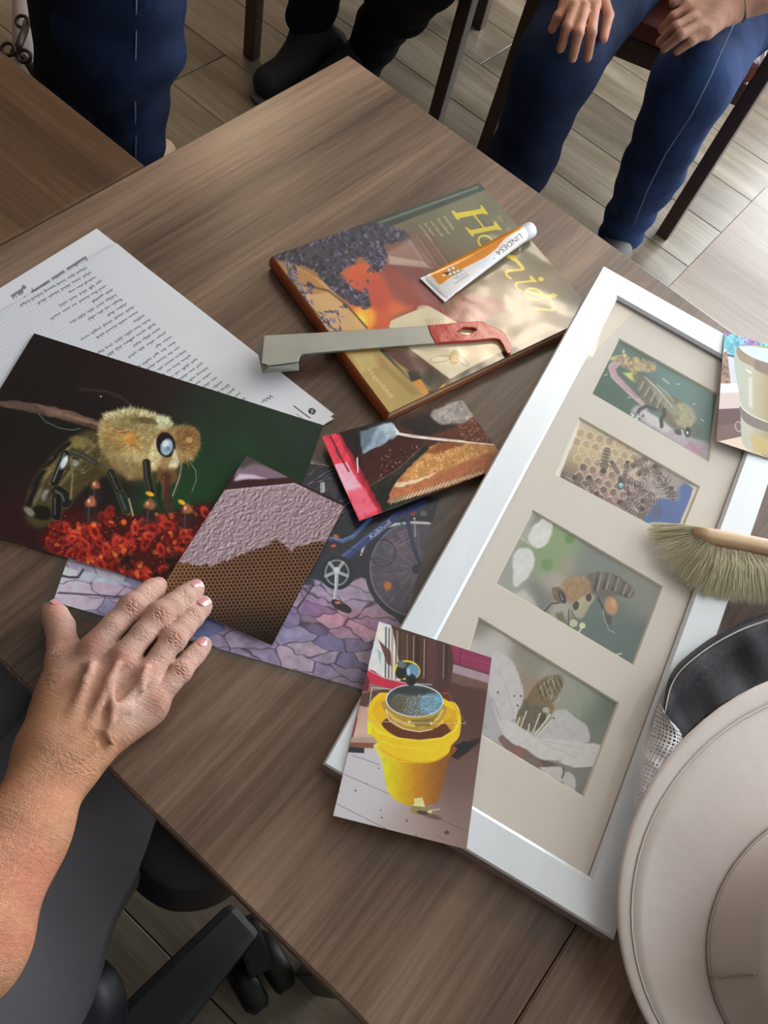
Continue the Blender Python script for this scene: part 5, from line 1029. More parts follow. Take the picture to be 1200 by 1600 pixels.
c.L([(450, 650), (410, 650), (360, 705)], 8, (46, 42, 42), 3); c.L([(515, 690), (512, 790)], 6, (60, 52, 40), 3); c.L([(530, 700), (560, 750)], 7, (90, 80, 60), 3); c.P([(430, 720), (470, 700), (500, 770), (450, 770)], (84, 78, 50), 12, .8)
c.E(545, 775, 26, 24, 0, (170, 170, 140), 8); c.E(600, 790, 20, 19, 0, (190, 192, 158), 4); c.L([(598, 800), (576, 836)], 9, (206, 206, 186), 3)
c.E(780, 665, 40, 58, -14, (168, 124, 88), 12); c.E(792, 650, 18, 30, -14, (190, 148, 108), 10, .7); c.L([(700, 620), (720, 660), (742, 720), (750, 790), (790, 835)], 15, (56, 54, 50), 4, 1, 6); c.L([(728, 690), (742, 760), (765, 815), (800, 835)], 5, (176, 180, 170), 3, .9); c.P([(750, 720), (785, 730), (775, 790), (755, 780)], (60, 64, 60), 5); c.L([(800, 975), (845, 965)], 8, (190, 196, 192), 4)
fin(2, q, c, 'flying_bee_photo', 'third photo, bee hovering beside white blossom')
# 4: bee in white blossom
q, c = framed(3, 330, 260, (140, 136, 132)); c.fr(740, 930, 4)
c.grad([(60, 180, (120, 116, 108), 60), (150, 260, (170, 166, 162), 80), (350, 330, (124, 120, 108), 90), (650, 500, (138, 138, 130), 130), (700, 650, (124, 136, 116), 100), (820, 700, (78, 88, 74), 110), (850, 850, (106, 110, 102), 100), (700, 1150, (112, 110, 106), 100), (300, 550, (132, 118, 104), 60), (60, 500, (170, 168, 168), 120), (60, 800, (150, 150, 150), 100), (560, 560, (140, 136, 130), 80)])
PT = (178, 175, 176)
c.P([(120, 350), (200, 375), (260, 450), (310, 600), (300, 680), (240, 780), (150, 790), (80, 640), (100, 500)], PT, 8); c.P([(-40, 560), (70, 560), (140, 780), (200, 960), (60, 900), (-60, 880)], (158, 158, 160), 10); c.L([(150, 470), (200, 560), (250, 740)], 5, (146, 146, 148), 5, .7); c.L([(110, 640), (160, 760), (180, 820)], 6, (130, 132, 134), 6, .7)
c.P([(480, 800), (500, 730), (570, 710), (640, 770), (700, 810), (728, 890), (700, 920), (540, 910), (400, 890)], (170, 168, 170), 6); c.P([(150, 780), (240, 790), (330, 850), (400, 890), (540, 900), (700, 920), (800, 945), (770, 1040), (640, 1040), (520, 1030), (380, 1020), (260, 950), (190, 880)], (186, 183, 182), 7); c.P([(520, 1035), (640, 1015), (760, 1050), (760, 1072), (620, 1074)], (190, 188, 186), 5)
for a_, b_ in [((400, 900), (700, 960)), ((420, 920), (640, 1010)), ((480, 780), (640, 880))]: c.L([a_, b_], 7, (160, 158, 160), 7, .6)
c.P([(400, 1065), (560, 1072), (570, 1120), (550, 1170), (450, 1120)], (178, 174, 172), 5); c.P([(550, 1130), (590, 1100), (636, 1150), (640, 1240), (700, 1290), (600, 1240)], (172, 170, 168), 6); c.L([(556, 1075), (562, 1110), (550, 1140)], 9, (60, 60, 56), 4)
c.P([(155, 900), (180, 872), (240, 925), (320, 960), (400, 1015), (520, 1055), (460, 1072), (380, 1068), (280, 1020), (200, 960)], (104, 84, 76), 6); c.P([(230, 960), (300, 950), (310, 1000), (260, 1010)], (126, 80, 74), 8, .8); c.P([(300, 1000), (380, 1030), (400, 1065), (330, 1050)], (96, 98, 88), 8, .8); c.P([(400, 1020), (520, 1055), (440, 1070)], (72, 60, 46), 5, .8); c.P([(60, 900), (160, 920), (200, 960), (120, 930)], (150, 140, 138), 8, .8)
# bee
c.P([(300, 690), (330, 650), (420, 650), (460, 700), (440, 790), (380, 850), (300, 830), (262, 780), (280, 720)], (84, 76, 60), 9); c.fur([(290, 700), (420, 640), (470, 700), (430, 800), (340, 850), (270, 780)], 80, 22, 260, [(120, 108, 84), (60, 54, 44), (146, 132, 104)], 2.6, 90, .6, 3)
c.P([(330, 640), (400, 540), (480, 500), (540, 500), (560, 540), (540, 600), (480, 680), (400, 690), (350, 680)], (104, 88, 60), 9)
for k in range(6): c.L([(400+k*26, 560-k*9), (430+k*24, 650-k*17)], 9, (54, 52, 46), 5, .7); c.L([(412+k*26, 556-k*9), (442+k*24, 646-k*17)], 4, (166, 152, 120), 4, .6)
for k in range(26): x, y = 410+r.rand()*120, 520+r.rand()*150; c.L([(x, y), (x+10, y-22)], 3, (206, 206, 198), 3, .65)
c.L([(330, 640), (370, 560), (420, 525)], 12, (150, 120, 84), 10, .6); c.E(480, 700, 22, 26, 0, (124, 86, 58), 7); c.E(450, 716, 22, 18, 0, (160, 156, 144), 6); c.E(430, 770, 20, 30, 20, (60, 52, 40), 6); c.E(290, 780, 20, 26, 20, (130, 110, 74), 8, .8)
for a_, b_ in [((265, 690), (258, 770)), ((330, 725), (292, 830)), ((415, 740), (372, 850)), ((480, 745), (382, 870)), ((350, 795), (340, 850)), ((285, 765), (272, 810)), ((500, 770), (390, 885))]: c.L([a_, b_], 8, (196, 192, 176), 3)
for x, y in [(254, 630), (295, 630), (273, 688), (482, 735), (500, 768), (350, 795), (150, 607)]: c.E(x, y, 6, 7, 0, (80, 62, 56), 3)
c.L([(650, 560), (655, 760)], 22, (124, 136, 112), 18, .7)
fin(3, q, c, 'bee_in_blossom_photo', 'lowest photo, bee inside a white blossom')

# ================================================================ PRINT WITH THE HONEY GLASS (top right, over the frame)
fr_.matrix_world = TILT @ Matrix.Translation(fr_.location)
qg = [Fw(x, y, .0222) for x, y in [(1132, 519), (1262, 556), (1262, 737), (1119, 689)]]
c = Canvas(qg, 260, 300, (190, 200, 210)); c.fr(1040, 440, 5.333)
c.grad([(560, 500, (90, 170, 196), 80), (560, 720, (190, 200, 208), 90), (540, 880, (206, 214, 220), 70), (540, 980, (196, 182, 180), 70), (520, 1150, (96, 66, 68), 110), (540, 1330, (206, 190, 176), 60), (720, 520, (150, 100, 170), 60), (830, 560, (110, 200, 190), 60)])
c.P([(500, 400), (600, 440), (620, 500), (600, 620), (530, 590), (490, 500)], (80, 160, 186), 8); c.specks([(500, 420), (640, 450), (620, 600), (520, 580)], 40, 8, 26, [(60, 130, 160), (120, 196, 206), (70, 150, 140), (170, 210, 220)], 4, .6, 8); c.E(515, 435, 14, 22, 0, (160, 60, 120), 6); c.P([(600, 440), (700, 480), (680, 520), (620, 520)], (140, 180, 206), 8); c.P([(680, 480), (790, 520), (770, 556), (700, 540)], (150, 84, 166), 10); c.specks([(600, 445), (853, 540), (853, 600), (640, 520)], 30, 5, 14, [(60, 60, 90), (120, 200, 190), (170, 100, 180), (40, 130, 130)], 6, .7, 4); c.L([(510, 612), (604, 635)], 14, (30, 34, 50), 5); c.P([(490, 560), (515, 590), (500, 610), (480, 600)], (220, 230, 236), 5)
c.P([(482, 590), (510, 580), (542, 850), (455, 850), (470, 700)], (140, 108, 92), 5); c.specks([(482, 600), (510, 600), (535, 850), (460, 850)], 26, 6, 18, [(70, 50, 46), (110, 80, 70), (170, 136, 120)], 7, .8, 4)
c.P([(520, 640), (610, 640), (610, 850), (550, 850)], (186, 190, 200), 8); c.P([(455, 870), (620, 850), (620, 925), (447, 925)], (206, 218, 228), 8); c.P([(447, 930), (640, 925), (640, 1060), (440, 1065)], (192, 176, 174), 5); c.P([(440, 1065), (640, 1055), (640, 1300), (425, 1335)], (84, 54, 58), 6); c.P([(430, 1200), (640, 1180), (640, 1300), (425, 1335)], (104, 78, 74), 14, .8); c.P([(425, 1335), (640, 1290), (720, 1400), (853, 1470)], (204, 186, 170), 5)
# the glass
c.P([(612, 545), (1250, 740), (1250, 1700), (853, 1460), (740, 1430), (660, 1380), (630, 1300), (620, 1000)], lambda X, Y: np.stack([np.interp(X, [610, 700, 853, 1000], v) for v in ([160, 168, 150, 120], [168, 166, 134, 100], [158, 150, 96, 60])], -1), 5)
c.P([(612, 545), (900, 680), (1250, 820), (1250, 900), (853, 790), (740, 720), (615, 650)], (134, 116, 96), 6); c.P([(740, 650), (1250, 820), (1250, 920), (740, 735)], (108, 88, 80), 10, .8); c.P([(620, 540), (853, 560), (1200, 640), (1250, 760), (853, 680), (680, 610)], (186, 204, 206), 6); c.L([(615, 545), (700, 610), (853, 672), (1100, 750)], 5, (220, 228, 228), 3, .7)
c.P([(618, 1040), (680, 1100), (853, 1180), (1250, 1280), (1250, 1360), (853, 1255), (700, 1200), (630, 1130)], (110, 96, 92), 5); c.L([(618, 1010), (640, 1060), (720, 1120), (853, 1175)], 8, (196, 200, 192), 4); c.L([(672, 738), (712, 762)], 12, (230, 238, 234), 4); c.P([(700, 1280), (1250, 1400), (1250, 1600), (853, 1450), (740, 1420)], (176, 156, 96), 26, .8); c.ring(606, 1210, 26, 42, -10, 8, (170, 150, 150), 3)
c.P([(690, 800), (720, 800), (725, 1060), (690, 1040)], (190, 200, 194), 14, .6)
gp = sheet('photo_print', qg, printmat('print_glass', c.image('glass_print', GP), .3, .5), lift=lambda u, v: .0004)
tag(gp, 'photo print of a glass jar lying over the upper right frame corner', 'photo', 'loose photo prints on the table')
# ================================================================ BEE BRUSH
M_bwood = mat('pale_beech', (214, 180, 144), .45, noise=(14, .14, (1, .12, 1)), bump=(200, .2, (1, .05, 1), .0003))
M_hair = mat('pale_bristle', (255, 246, 222), .5, noise=(90, .2, (1, 1, 1)))
_nt = M_hair.node_tree; _tr = _nt.nodes.new('ShaderNodeBsdfTranslucent'); _tr.inputs[0].default_value = lin((255, 250, 232)); _ms = _nt.nodes.new('ShaderNodeMixShader'); _ms.inputs[0].default_value = .6
_nt.links.new(_nt.nodes['Principled BSDF'].outputs[0], _ms.inputs[1]); _nt.links.new(_tr.outputs[0], _ms.inputs[2]); _nt.links.new(_ms.outputs[0], _nt.nodes['Material Output'].inputs[0])
bz0 = TZ+.0265
br = empty('bee_brush', at(1150, 850, TZ+.022)); tag(br, 'beekeeping brush with pale wooden handle and cream bristles lying on the frame', 'brush')
def bp(x, y, z): return Fw(x, y, z-TZ)
hb = [bp(1085, 823, bz0+.012), bp(1105, 826, bz0+.012), bp(1140, 831.5, bz0+.012), bp(1200, 844, bz0+.012), bp(1330, 872, bz0+.012), bp(1480, 910, bz0+.012), bp(1640, 950, bz0+.012)]
rings = []
wds = [.0085, .012, .0125, .0125, .012, .0105, .009]
for i, p in enumerate(hb):
    a = hb[max(i-1, 0)]; b = hb[min(i+1, len(hb)-1)]; d = (b-a); d.z = 0; d.normalize(); s = Vector((d.y, -d.x, 0)); w_ = wds[i]; r_ = []
    for k in range(20):
        t = 2*math.pi*k/20; cx_, cy_ = math.cos(t), math.sin(t); q = abs(cx_)**.45*math.copysign(1, cx_), abs(cy_)**.45*math.copysign(1, cy_)
        r_.append(p+s*(w_*.5*(1+q[0])*1.0)+Vector((0, 0, q[1]*.0085*(.75 if i == 0 else 1)-.004)))
    rings.append(r_)
kid(link('handle', loft('handle', rings, cap0=True, cap1=True), M_bwood), br)
r = np.random.RandomState(20)
def hairs(name, base, tips, n, lift=.006, rad=.00021, bow=.004):
    """n hairs from the segment base to the polyline tips"""
    V, F = [], []; tp = [np.array(t) for t in tips]; b0, b1 = np.array(base[0]), np.array(base[1])
    for i in range(int(n*.75)):
        u = r.rand(); v = np.clip(u+r.randn()*.11, 0, 1); s = v*(len(tp)-1); k = min(int(s), len(tp)-2); t = tp[k]*(1-(s-k))+tp[k+1]*(s-k)
        a = b0*(1-u)+b1*u; a = a+np.array((0, 0, (r.rand()-.5)*.010)); L = 1-.16*r.rand()**2-.25*(r.rand() < .12); t = a+(t-a)*L+r.randn(3)*(.0016, .0016, .0022); t[2] = max(t[2], TZ+FZ+.0105)
        m1 = a+(t-a)*.4+np.array((0, 0, bow*(.5+r.rand())))+r.randn(3)*.0006; m2 = a+(t-a)*.75+np.array((0, 0, bow*.5))+r.randn(3)*.0009
        d = t-a; d /= np.linalg.norm(d); s_ = np.cross(d, (0, 0, 1)); s_ /= np.linalg.norm(s_); up = np.cross(s_, d); o = len(V)
        for q, rr in ((a, rad), (m1, rad), (m2, rad*.9), (t, rad*.5)):
            for k3 in range(3): aa = 2.094*k3; V.append(q+(s_*math.cos(aa)+up*math.sin(aa))*rr)
        for j in range(3):
            for k3 in range(3): F.append((o+3*j+k3, o+3*j+(k3+1) % 3, o+3*j+3+(k3+1) % 3, o+3*j+3+k3))
    return pmesh(name, V, F, True)
zt = TZ+.0232
tuf = [  # base segment (px) and tip polyline (px)
 ((1085, 826), (1090, 834), [(1015, 818), (1012, 830), (1016, 846)], 300), ((1090, 834), (1094, 842), [(1014, 842), (1024, 862), (1034, 878)], 230), ((1094, 842), (1098, 850), [(1034, 876), (1044, 890), (1052, 897)], 170),
 ((1100, 850), (1112, 856), [(1056, 896), (1068, 912), (1084, 922)], 260), ((1112, 855), (1124, 860), [(1086, 920), (1098, 929), (1108, 932)], 230), ((1125, 858), (1137, 862), [(1108, 930), (1120, 935), (1131, 937)], 230),
 ((1138, 861), (1150, 864), [(1131, 935), (1143, 939), (1155, 940)], 230), ((1151, 863), (1163, 866), [(1156, 938), (1166, 942), (1178, 942)], 230), ((1164, 866), (1177, 869), [(1178, 940), (1190, 944), (1200, 944)], 230), ((1178, 869), (1190, 872), [(1202, 942), (1212, 946), (1224, 947)], 200)]
for k in range(7): x = 1192+k*14; tuf.append(((x, 873+k*3.2), (x+12, 876+k*3.2), [(x+34, 946+k*3), (x+44, 950+k*3), (x+56, 950+k*3)], 160))
for i, (b0, b1, tp, n) in enumerate(tuf):
    kid(link('bristle_tuft', hairs('bristle_tuft', (bp(*b0, bz0+.006), bp(*b1, bz0+.006)), [bp(x, y, zt) for x, y in tp], n, bow=.005 if i > 2 else .003), M_hair), br)

# ================================================================ BEEKEEPER HAT
M_cloth = mat('cream_canvas', (214, 205, 201), .85, noise=(9, .04, (1, 1, 1)), bump=(8, .35, (1, 1, 1), .005))
M_hem = mat('cream_hem', (214, 206, 200), .8)
hat = empty('beekeeper_hat', at(1342, 1430, TZ)); tag(hat, 'cream cloth beekeeper hat with wide round brim and attached mesh veil', 'hat')
def hz_(y): return TZ+.022+.045*(1-(y-1033)/760)
def hring(cx, cy, r_, dzz=0., n=72, wav=0.): 
    out = []
    for k in range(n):
        t = 2*math.pi*k/n; x, y = cx+r_*math.cos(t), cy+r_*math.sin(t); out.append(at(x, y, max(hz_(y)+dzz+wav*math.sin(3*t+1)+wav*.5*math.sin(7*t), TZ+.003)))
    return out
def mixr(t, dzz, n=72, wav=0.): return hring(1342+(1335-1342)*t, 1415+(1485-1415)*t, 379+(232-379)*t, dzz, n, wav)
brim = loft('brim', [mixr(.02, -.004), mixr(.0, -.0005), mixr(.012, .002), mixr(.05, .0028), mixr(.11, .0028), mixr(.145, .0026), mixr(.158, .0012), mixr(.172, .0026), mixr(.3, .0026, wav=.0006), mixr(.5, .0022, wav=.0012), mixr(.75, .002, wav=.0008), mixr(.96, .0015), mixr(1.0, .0), mixr(1.0, -.004), mixr(.5, -.0015), mixr(.02, -.004)])
kid(link('brim', brim, M_cloth), hat)
cn = (at(1335, 1485, TZ+.05)-Vector(CAMP)).normalized(); nrm = (Vector((0, 0, 1))*.86-cn*.3).normalized(); base = mixr(1.0, .0); ctr = sum(base, Vector())/len(base)
rr_ = np.random.RandomState(2)
def cr(t, hgt, fold=0.): 
    out = []
    for k, p in enumerate(base):
        a = 2*math.pi*k/len(base); q = ctr+(p-ctr)*t*(1+fold*(.6*math.sin(5*a+.5)+.4*math.sin(9*a+2)))+nrm*hgt; out.append(q)
    return out
crown = loft('crown', [cr(1.0, -.002), cr(.985, .0012), cr(.975, .006, .004), cr(.965, .02, .012), cr(.95, .045, .016), cr(.93, .068, .012), cr(.88, .08, .006), cr(.7, .087), cr(.35, .09)], cap1=True)
kid(link('crown', crown, M_cloth), hat)
kid(link('seam', tube('seam', [p+nrm*.0015 for p in cr(.992, .0)], .0009, 6, closed=True), mat('cream_seam', (188, 178, 172), .8)), hat)
i0 = min(range(72), key=lambda k: (Vector(proj(base[k]))-Vector((1108, 1522))).length)
sm = []
for hh, tt, kk in [(.001, .994, 0), (.008, .99, 0), (.02, .984, -.1), (.03, .979, .0), (.04, .972, .05), (.055, .96, .1), (.066, .948, .1)]:
    f_ = i0+kk; A_, B_ = cr(tt, hh, .012)[int(math.floor(f_))], cr(tt, hh, .012)[int(math.floor(f_))+1]; sm.append(A_.lerp(B_, f_-math.floor(f_)))
kid(link('panel_seam', tube('panel_seam', sm, .0011, 6), mat('cream_panel_seam', (172, 163, 158), .8)), hat)
kid(link('hem_stitching', tube('hem_stitching', mixr(.17, .0032), .0006, 5, closed=True), M_hem), hat)
def meshmat(name, col, n, hole, rough=.6, layers=1):
    m = bpy.data.materials.new(name); m.use_nodes = True; nt = m.node_tree; N = nt.nodes.new; L = nt.links; b = nt.nodes['Principled BSDF']; b.inputs['Base Color'].default_value = lin(col); b.inputs['Roughness'].default_value = rough
    uv = N('ShaderNodeTexCoord'); sx_ = N('ShaderNodeSeparateXYZ'); L.new(uv.outputs['UV'], sx_.inputs[0]); outs = []
    for ax_, off in ((0, 0), (1, 0)):
        a = N('ShaderNodeMath'); a.operation = 'MULTIPLY'; a.inputs[1].default_value = n; L.new(sx_.outputs[ax_], a.inputs[0])
        f_ = N('ShaderNodeMath'); f_.operation = 'FRACT'; L.new(a.outputs[0], f_.inputs[0]); s_ = N('ShaderNodeMath'); s_.operation = 'SUBTRACT'; L.new(f_.outputs[0], s_.inputs[0]); s_.inputs[1].default_value = .5
        b_ = N('ShaderNodeMath'); b_.operation = 'ABSOLUTE'; L.new(s_.outputs[0], b_.inputs[0]); g_ = N('ShaderNodeMath'); g_.operation = 'LESS_THAN'; g_.inputs[1].default_value = hole/2; L.new(b_.outputs[0], g_.inputs[0]); outs.append(g_)
    mu = N('ShaderNodeMath'); mu.operation = 'MULTIPLY'; L.new(outs[0].outputs[0], mu.inputs[0]); L.new(outs[1].outputs[0], mu.inputs[1])
    inv = N('ShaderNodeMath'); inv.operation = 'SUBTRACT'; inv.inputs[0].default_value = 1; L.new(mu.outputs[0], inv.inputs[1]); L.new(inv.outputs[0], b.inputs['Alpha']); return m
M_bmesh = meshmat('black_veil_mesh', (30, 30, 38), 430, .42); M_wmesh = meshmat('white_veil_mesh', (226, 222, 224), 300, .55)
def loftuv(name, rings, closed=False):
    me = loft(name, rings, closed); n = len(rings[0]); U = []
    for i in range(len(rings)):
        for k in range(n):
            u = sum((rings[i][j+1]-rings[i][j]).length for j in range(0, 0)) ; U.append((k, i))
    cum = [[0]*n for _ in rings]; cv = [[0]*n for _ in rings]
    mid = rings[len(rings)//2]
    acc = 0; us = [0]
    for k in range(1, n): acc += (mid[k]-mid[k-1]).length; us.append(acc)
    vs = [0]; acc = 0
    for i in range(1, len(rings)): acc += (rings[i][n//2]-rings[i-1][n//2]).length; vs.append(acc)
    uvl = me.uv_layers.new(name='UVMap'); lv = np.zeros(len(me.loops), np.int32); me.loops.foreach_get('vertex_index', lv)
    uvs = np.array([(us[k], vs[i]) for i in range(len(rings)) for k in range(n)], np.float32); uvl.data.foreach_set('uv', uvs[lv].ravel()); return me
def arc(pts, n):
    p = [np.array(q, float) for q in pts]; d = [0]
    for a, b in zip(p[:-1], p[1:]): d.append(d[-1]+np.linalg.norm(b-a))
    s = np.linspace(0, d[-1], n); P_ = np.array(p); x = np.interp(s, d, P_[:, 0]); y = np.interp(s, d, P_[:, 1]); 
    for _ in range(3): x[1:-1] = (x[:-2]+2*x[1:-1]+x[2:])/4; y[1:-1] = (y[:-2]+2*y[1:-1]+y[2:])/4
    return list(zip(x, y))
ov = arc([(1036, 1108), (1040, 1070), (1053, 1042), (1083, 1016), (1112, 995), (1155, 972), (1200, 956), (1260, 944), (1330, 942), (1420, 960), (1500, 1002), (1562, 1072)], 70)
inn = arc([(1052, 1158), (1075, 1128), (1095, 1108), (1125, 1086), (1160, 1068), (1200, 1054), (1250, 1044), (1300, 1040), (1345, 1040), (1430, 1050), (1500, 1076), (1558, 1100)], 70)
def vup(y): return .034*max(0., min(1., (1330-y)/900))
def vmix(t, z, w_=0.): return [at(a[0]+(b[0]-a[0])*t, a[1]+(b[1]-a[1])*t, z+vup(a[1])+w_*mnoise.noise(Vector((i*.2, t*2, 3)))) for i, (a, b) in enumerate(zip(ov, inn))]
# outer wall of the veil, rolled over and back under the brim
kid(link('black_veil', loftuv('black_veil', [vmix(.06, TZ+.0235), vmix(.0, TZ+.026), vmix(.02, TZ+.034), vmix(.09, TZ+.042, .002), vmix(.2, TZ+.044, .005), vmix(.45, TZ+.037, .010), vmix(.75, TZ+.033, .010), vmix(1.15, TZ+.034, .002)]), M_bmesh), hat)
kid(link('veil_lining', loftuv('veil_lining', [vmix(.1, TZ+.0232), vmix(.07, TZ+.030), vmix(.2, TZ+.035, .004), vmix(.5, TZ+.0275, .008), vmix(1.15, TZ+.027, .004)]), M_bmesh), hat)
kid(link('veil_stitching', tube('veil_stitching', [p+Vector((0, 0, .0012)) for p in vmix(.13, TZ+.0435, .004)], .0006, 5), mat('pale_thread', (190, 180, 178), .8)), hat)
ow = arc([(1031, 1094), (1024, 1115), (1016, 1148), (996, 1185), (990, 1215), (991, 1262)], 30)
iw = arc([(1037, 1112), (1056, 1140), (1056, 1160), (1040, 1190), (1018, 1225), (1002, 1275)], 30)
wm = lambda t, z, w_=0.: [at(a[0]+(b[0]-a[0])*t, a[1]+(b[1]-a[1])*t, z+vup(a[1])+w_*mnoise.noise(Vector((i*.5, t*3, 9)))) for i, (a, b) in enumerate(zip(ow, iw))]
kid(link('white_veil_panel', loftuv('white_veil_panel', [wm(.1, TZ+.0235), wm(0, TZ+.03), wm(.25, TZ+.042, .003), wm(.6, TZ+.049, .004), wm(1.05, TZ+.052, .003), wm(1.3, TZ+.045)]), M_wmesh), hat)
# ================================================================ PEOPLE
def skinmat(name, tint=(1, 1, 1), bumps=1.):
    m = bpy.data.materials.new(name); m.use_nodes = True; nt = m.node_tree; N = nt.nodes.new; L = nt.links; b = nt.nodes['Principled BSDF']
    at_ = N('ShaderNodeAttribute'); at_.attribute_name = 'skin'; tc = N('ShaderNodeTexCoord')
    n = N('ShaderNodeTexNoise'); n.inputs['Scale'].default_value = 45; n.inputs['Detail'].default_value = 6; L.new(tc.outputs['Object'], n.inputs[0])
    mr = N('ShaderNodeMapRange'); mr.inputs[1].default_value = .3; mr.inputs[2].default_value = .7; mr.inputs[3].default_value = .84; mr.inputs[4].default_value = 1.14; L.new(n.outputs['Fac'], mr.inputs[0])
    mx = N('ShaderNodeVectorMath'); mx.operation = 'SCALE'; L.new(at_.outputs['Color'], mx.inputs[0]); L.new(mr.outputs[0], mx.inputs['Scale']); L.new(mx.outputs[0], b.inputs['Base Color'])
    b.inputs['Roughness'].default_value = .42; b.inputs['Specular IOR Level'].default_value = .45; b.inputs['Subsurface Weight'].default_value = .12; b.inputs['Subsurface Radius'].default_value = (.01, .004, .002); b.inputs['Subsurface Scale'].default_value = .5
    v = N('ShaderNodeTexVoronoi'); v.inputs['Scale'].default_value = 900; v.feature = 'DISTANCE_TO_EDGE'; L.new(tc.outputs['Object'], v.inputs[0])
    mp = N('ShaderNodeMapping'); mp.inputs['Rotation'].default_value = (0, 0, -.95); mp.inputs['Scale'].default_value = (1, 5, 1); L.new(tc.outputs['Object'], mp.inputs[0])
    n2 = N('ShaderNodeTexNoise'); n2.inputs['Scale'].default_value = 110; n2.inputs['Detail'].default_value = 5; n2.inputs['Distortion'].default_value = .6; L.new(mp.outputs[0], n2.inputs[0])
    ad = N('ShaderNodeMath'); ad.operation = 'MULTIPLY_ADD'; L.new(v.outputs['Distance'], ad.inputs[0]); ad.inputs[1].default_value = .8; L.new(n2.outputs['Fac'], ad.inputs[2])
    at2 = N('ShaderNodeAttribute'); at2.attribute_name = 'wrinkle'; ad2 = N('ShaderNodeMath'); ad2.operation = 'MULTIPLY_ADD'; L.new(at2.outputs['Fac'], ad2.inputs[0]); ad2.inputs[1].default_value = 1.2; L.new(ad.outputs[0], ad2.inputs[2])
    bp_ = N('ShaderNodeBump'); bp_.inputs['Distance'].default_value = .0016*bumps; bp_.inputs['Strength'].default_value = .8; L.new(ad2.outputs[0], bp_.inputs['Height']); L.new(bp_.outputs[0], b.inputs['Normal'])
    return m
M_skin = skinmat('aged_skin'); M_skin2 = skinmat('shaded_skin_hand', bumps=1.5)
def paint_skin(me, fn):
    V = np.zeros(len(me.vertices)*3, np.float32); me.vertices.foreach_get('co', V); V = V.reshape(-1, 3)
    C_, W_ = fn(V); a = me.color_attributes.new('skin', 'FLOAT_COLOR', 'POINT'); a.data.foreach_set('color', np.concatenate([C_, np.ones((len(V), 1))], 1).astype(np.float32).ravel())
    b = me.attributes.new('wrinkle', 'FLOAT', 'POINT'); b.data.foreach_set('value', W_.astype(np.float32))

# ---------- main hand: px joints, height above the table, radius
def J(x, y, z, r_): return (np.array(at(x, y, TZ+z)), r_)
FN = dict(
 index=[J(147, 1012, .026, .0112), J(178, 978, .028, .0092), J(207, 949, .027, .0106), J(225, 934, .022, .0092), J(238, 923, .0165, .0090), J(247, 915, .0115, .0072)],
 middle=[J(194, 1026, .029, .0108), J(223, 991, .029, .0088), J(249, 961, .028, .0104), J(270, 946, .024, .0090), J(287, 934, .0195, .0090), J(300, 924, .0150, .0080), J(306, 919, .0130, .0070)],
 ring=[J(231, 1056, .027, .0104), J(252, 1025, .026, .0084), J(271, 998, .025, .0100), J(287, 980, .021, .0086), J(301, 964, .0165, .0086), J(313, 951, .0125, .0078), J(318, 945, .0110, .0070)],
 pinky=[J(243, 1094, .021, .0098), J(265, 1069, .021, .0076), J(282, 1049, .0195, .0086), J(294, 1034, .016, .0074), J(305, 1023, .0130, .0074), J(315, 1011, .0100, .0066), J(318, 1007, .0092, .0060)],
 thumb=[J(88, 1112, .021, .0140), J(92, 1066, .020, .0122), J(95, 1032, .017, .0108), J(97, 1003, .0145, .0106), J(94, 980, .013, .0106), J(86, 963, .0112, .0098), J(79, 955, .0102, .0075)])
WR = at(104, 1186, TZ+.024)
def Pn(x, y, z): return np.array(at(x, y, TZ+z))
UP_ = (0, 0, 1)
palm = [  # (a, b, ra, rb)
 (Pn(84, 1170, .026), Pn(147, 1030, .016), .0190, .0145), (Pn(98, 1174, .027), Pn(187, 1042, .017), .0190, .0145), (Pn(110, 1176, .026), Pn(220, 1070, .016), .0180, .0140), (Pn(118, 1174, .023), Pn(236, 1102, .0135), .0165, .0125),
 (Pn(76, 1164, .024), Pn(88, 1095, .019), .0170, .0135), (Pn(94, 1110, .018), Pn(136, 1046, .016), .0130, .0120), (Pn(150, 1140, .017), Pn(218, 1108, .013), .0145, .0120)]
arm = [(Pn(82, 1178, .029), Pn(20, 1316, .046), .0190, .0265), (Pn(108, 1184, .027), Pn(52, 1290, .040), .0180, .0215), (Pn(52, 1290, .040), Pn(-30, 1440, .060), .0215, .029), (Pn(20, 1316, .046), Pn(-95, 1480, .070), .0265, .036)]
ELB = Pn(-60, 1480, .066); SH = ELB+np.array((-.16, -.16, .03))
arm += [(ELB, SH, .037, .043)]
veins = [[Pn(171, 1058, .0380), Pn(174, 1072, .0432), Pn(176, 1085, .0450), Pn(177, 1103, .0455), Pn(175, 1130, .0460), Pn(168, 1146, .0460), Pn(176, 1162, .0400)], [Pn(177, 1103, .0445), Pn(190, 1106, .0420), Pn(202, 1107, .0370)],
 [Pn(141, 1042, .0440), Pn(140, 1052, .0445), Pn(132, 1060, .045)], [Pn(150, 1164, .047), Pn(120, 1186, .051), Pn(100, 1206, .054), Pn(70, 1220, .058)], [Pn(228, 1040, .040), Pn(222, 1060, .0410), Pn(224, 1078, .0385)]]
tend = [[Pn(143, 1040, .0385), Pn(126, 1090, .0435), Pn(112, 1130, .045)], [Pn(183, 1040, .0395), Pn(160, 1090, .0445), Pn(140, 1135, .0455)], [Pn(222, 1064, .0365), Pn(196, 1100, .0395), Pn(160, 1142, .0425)]]
def pairs(c): return zip(c[:-1], c[1:])
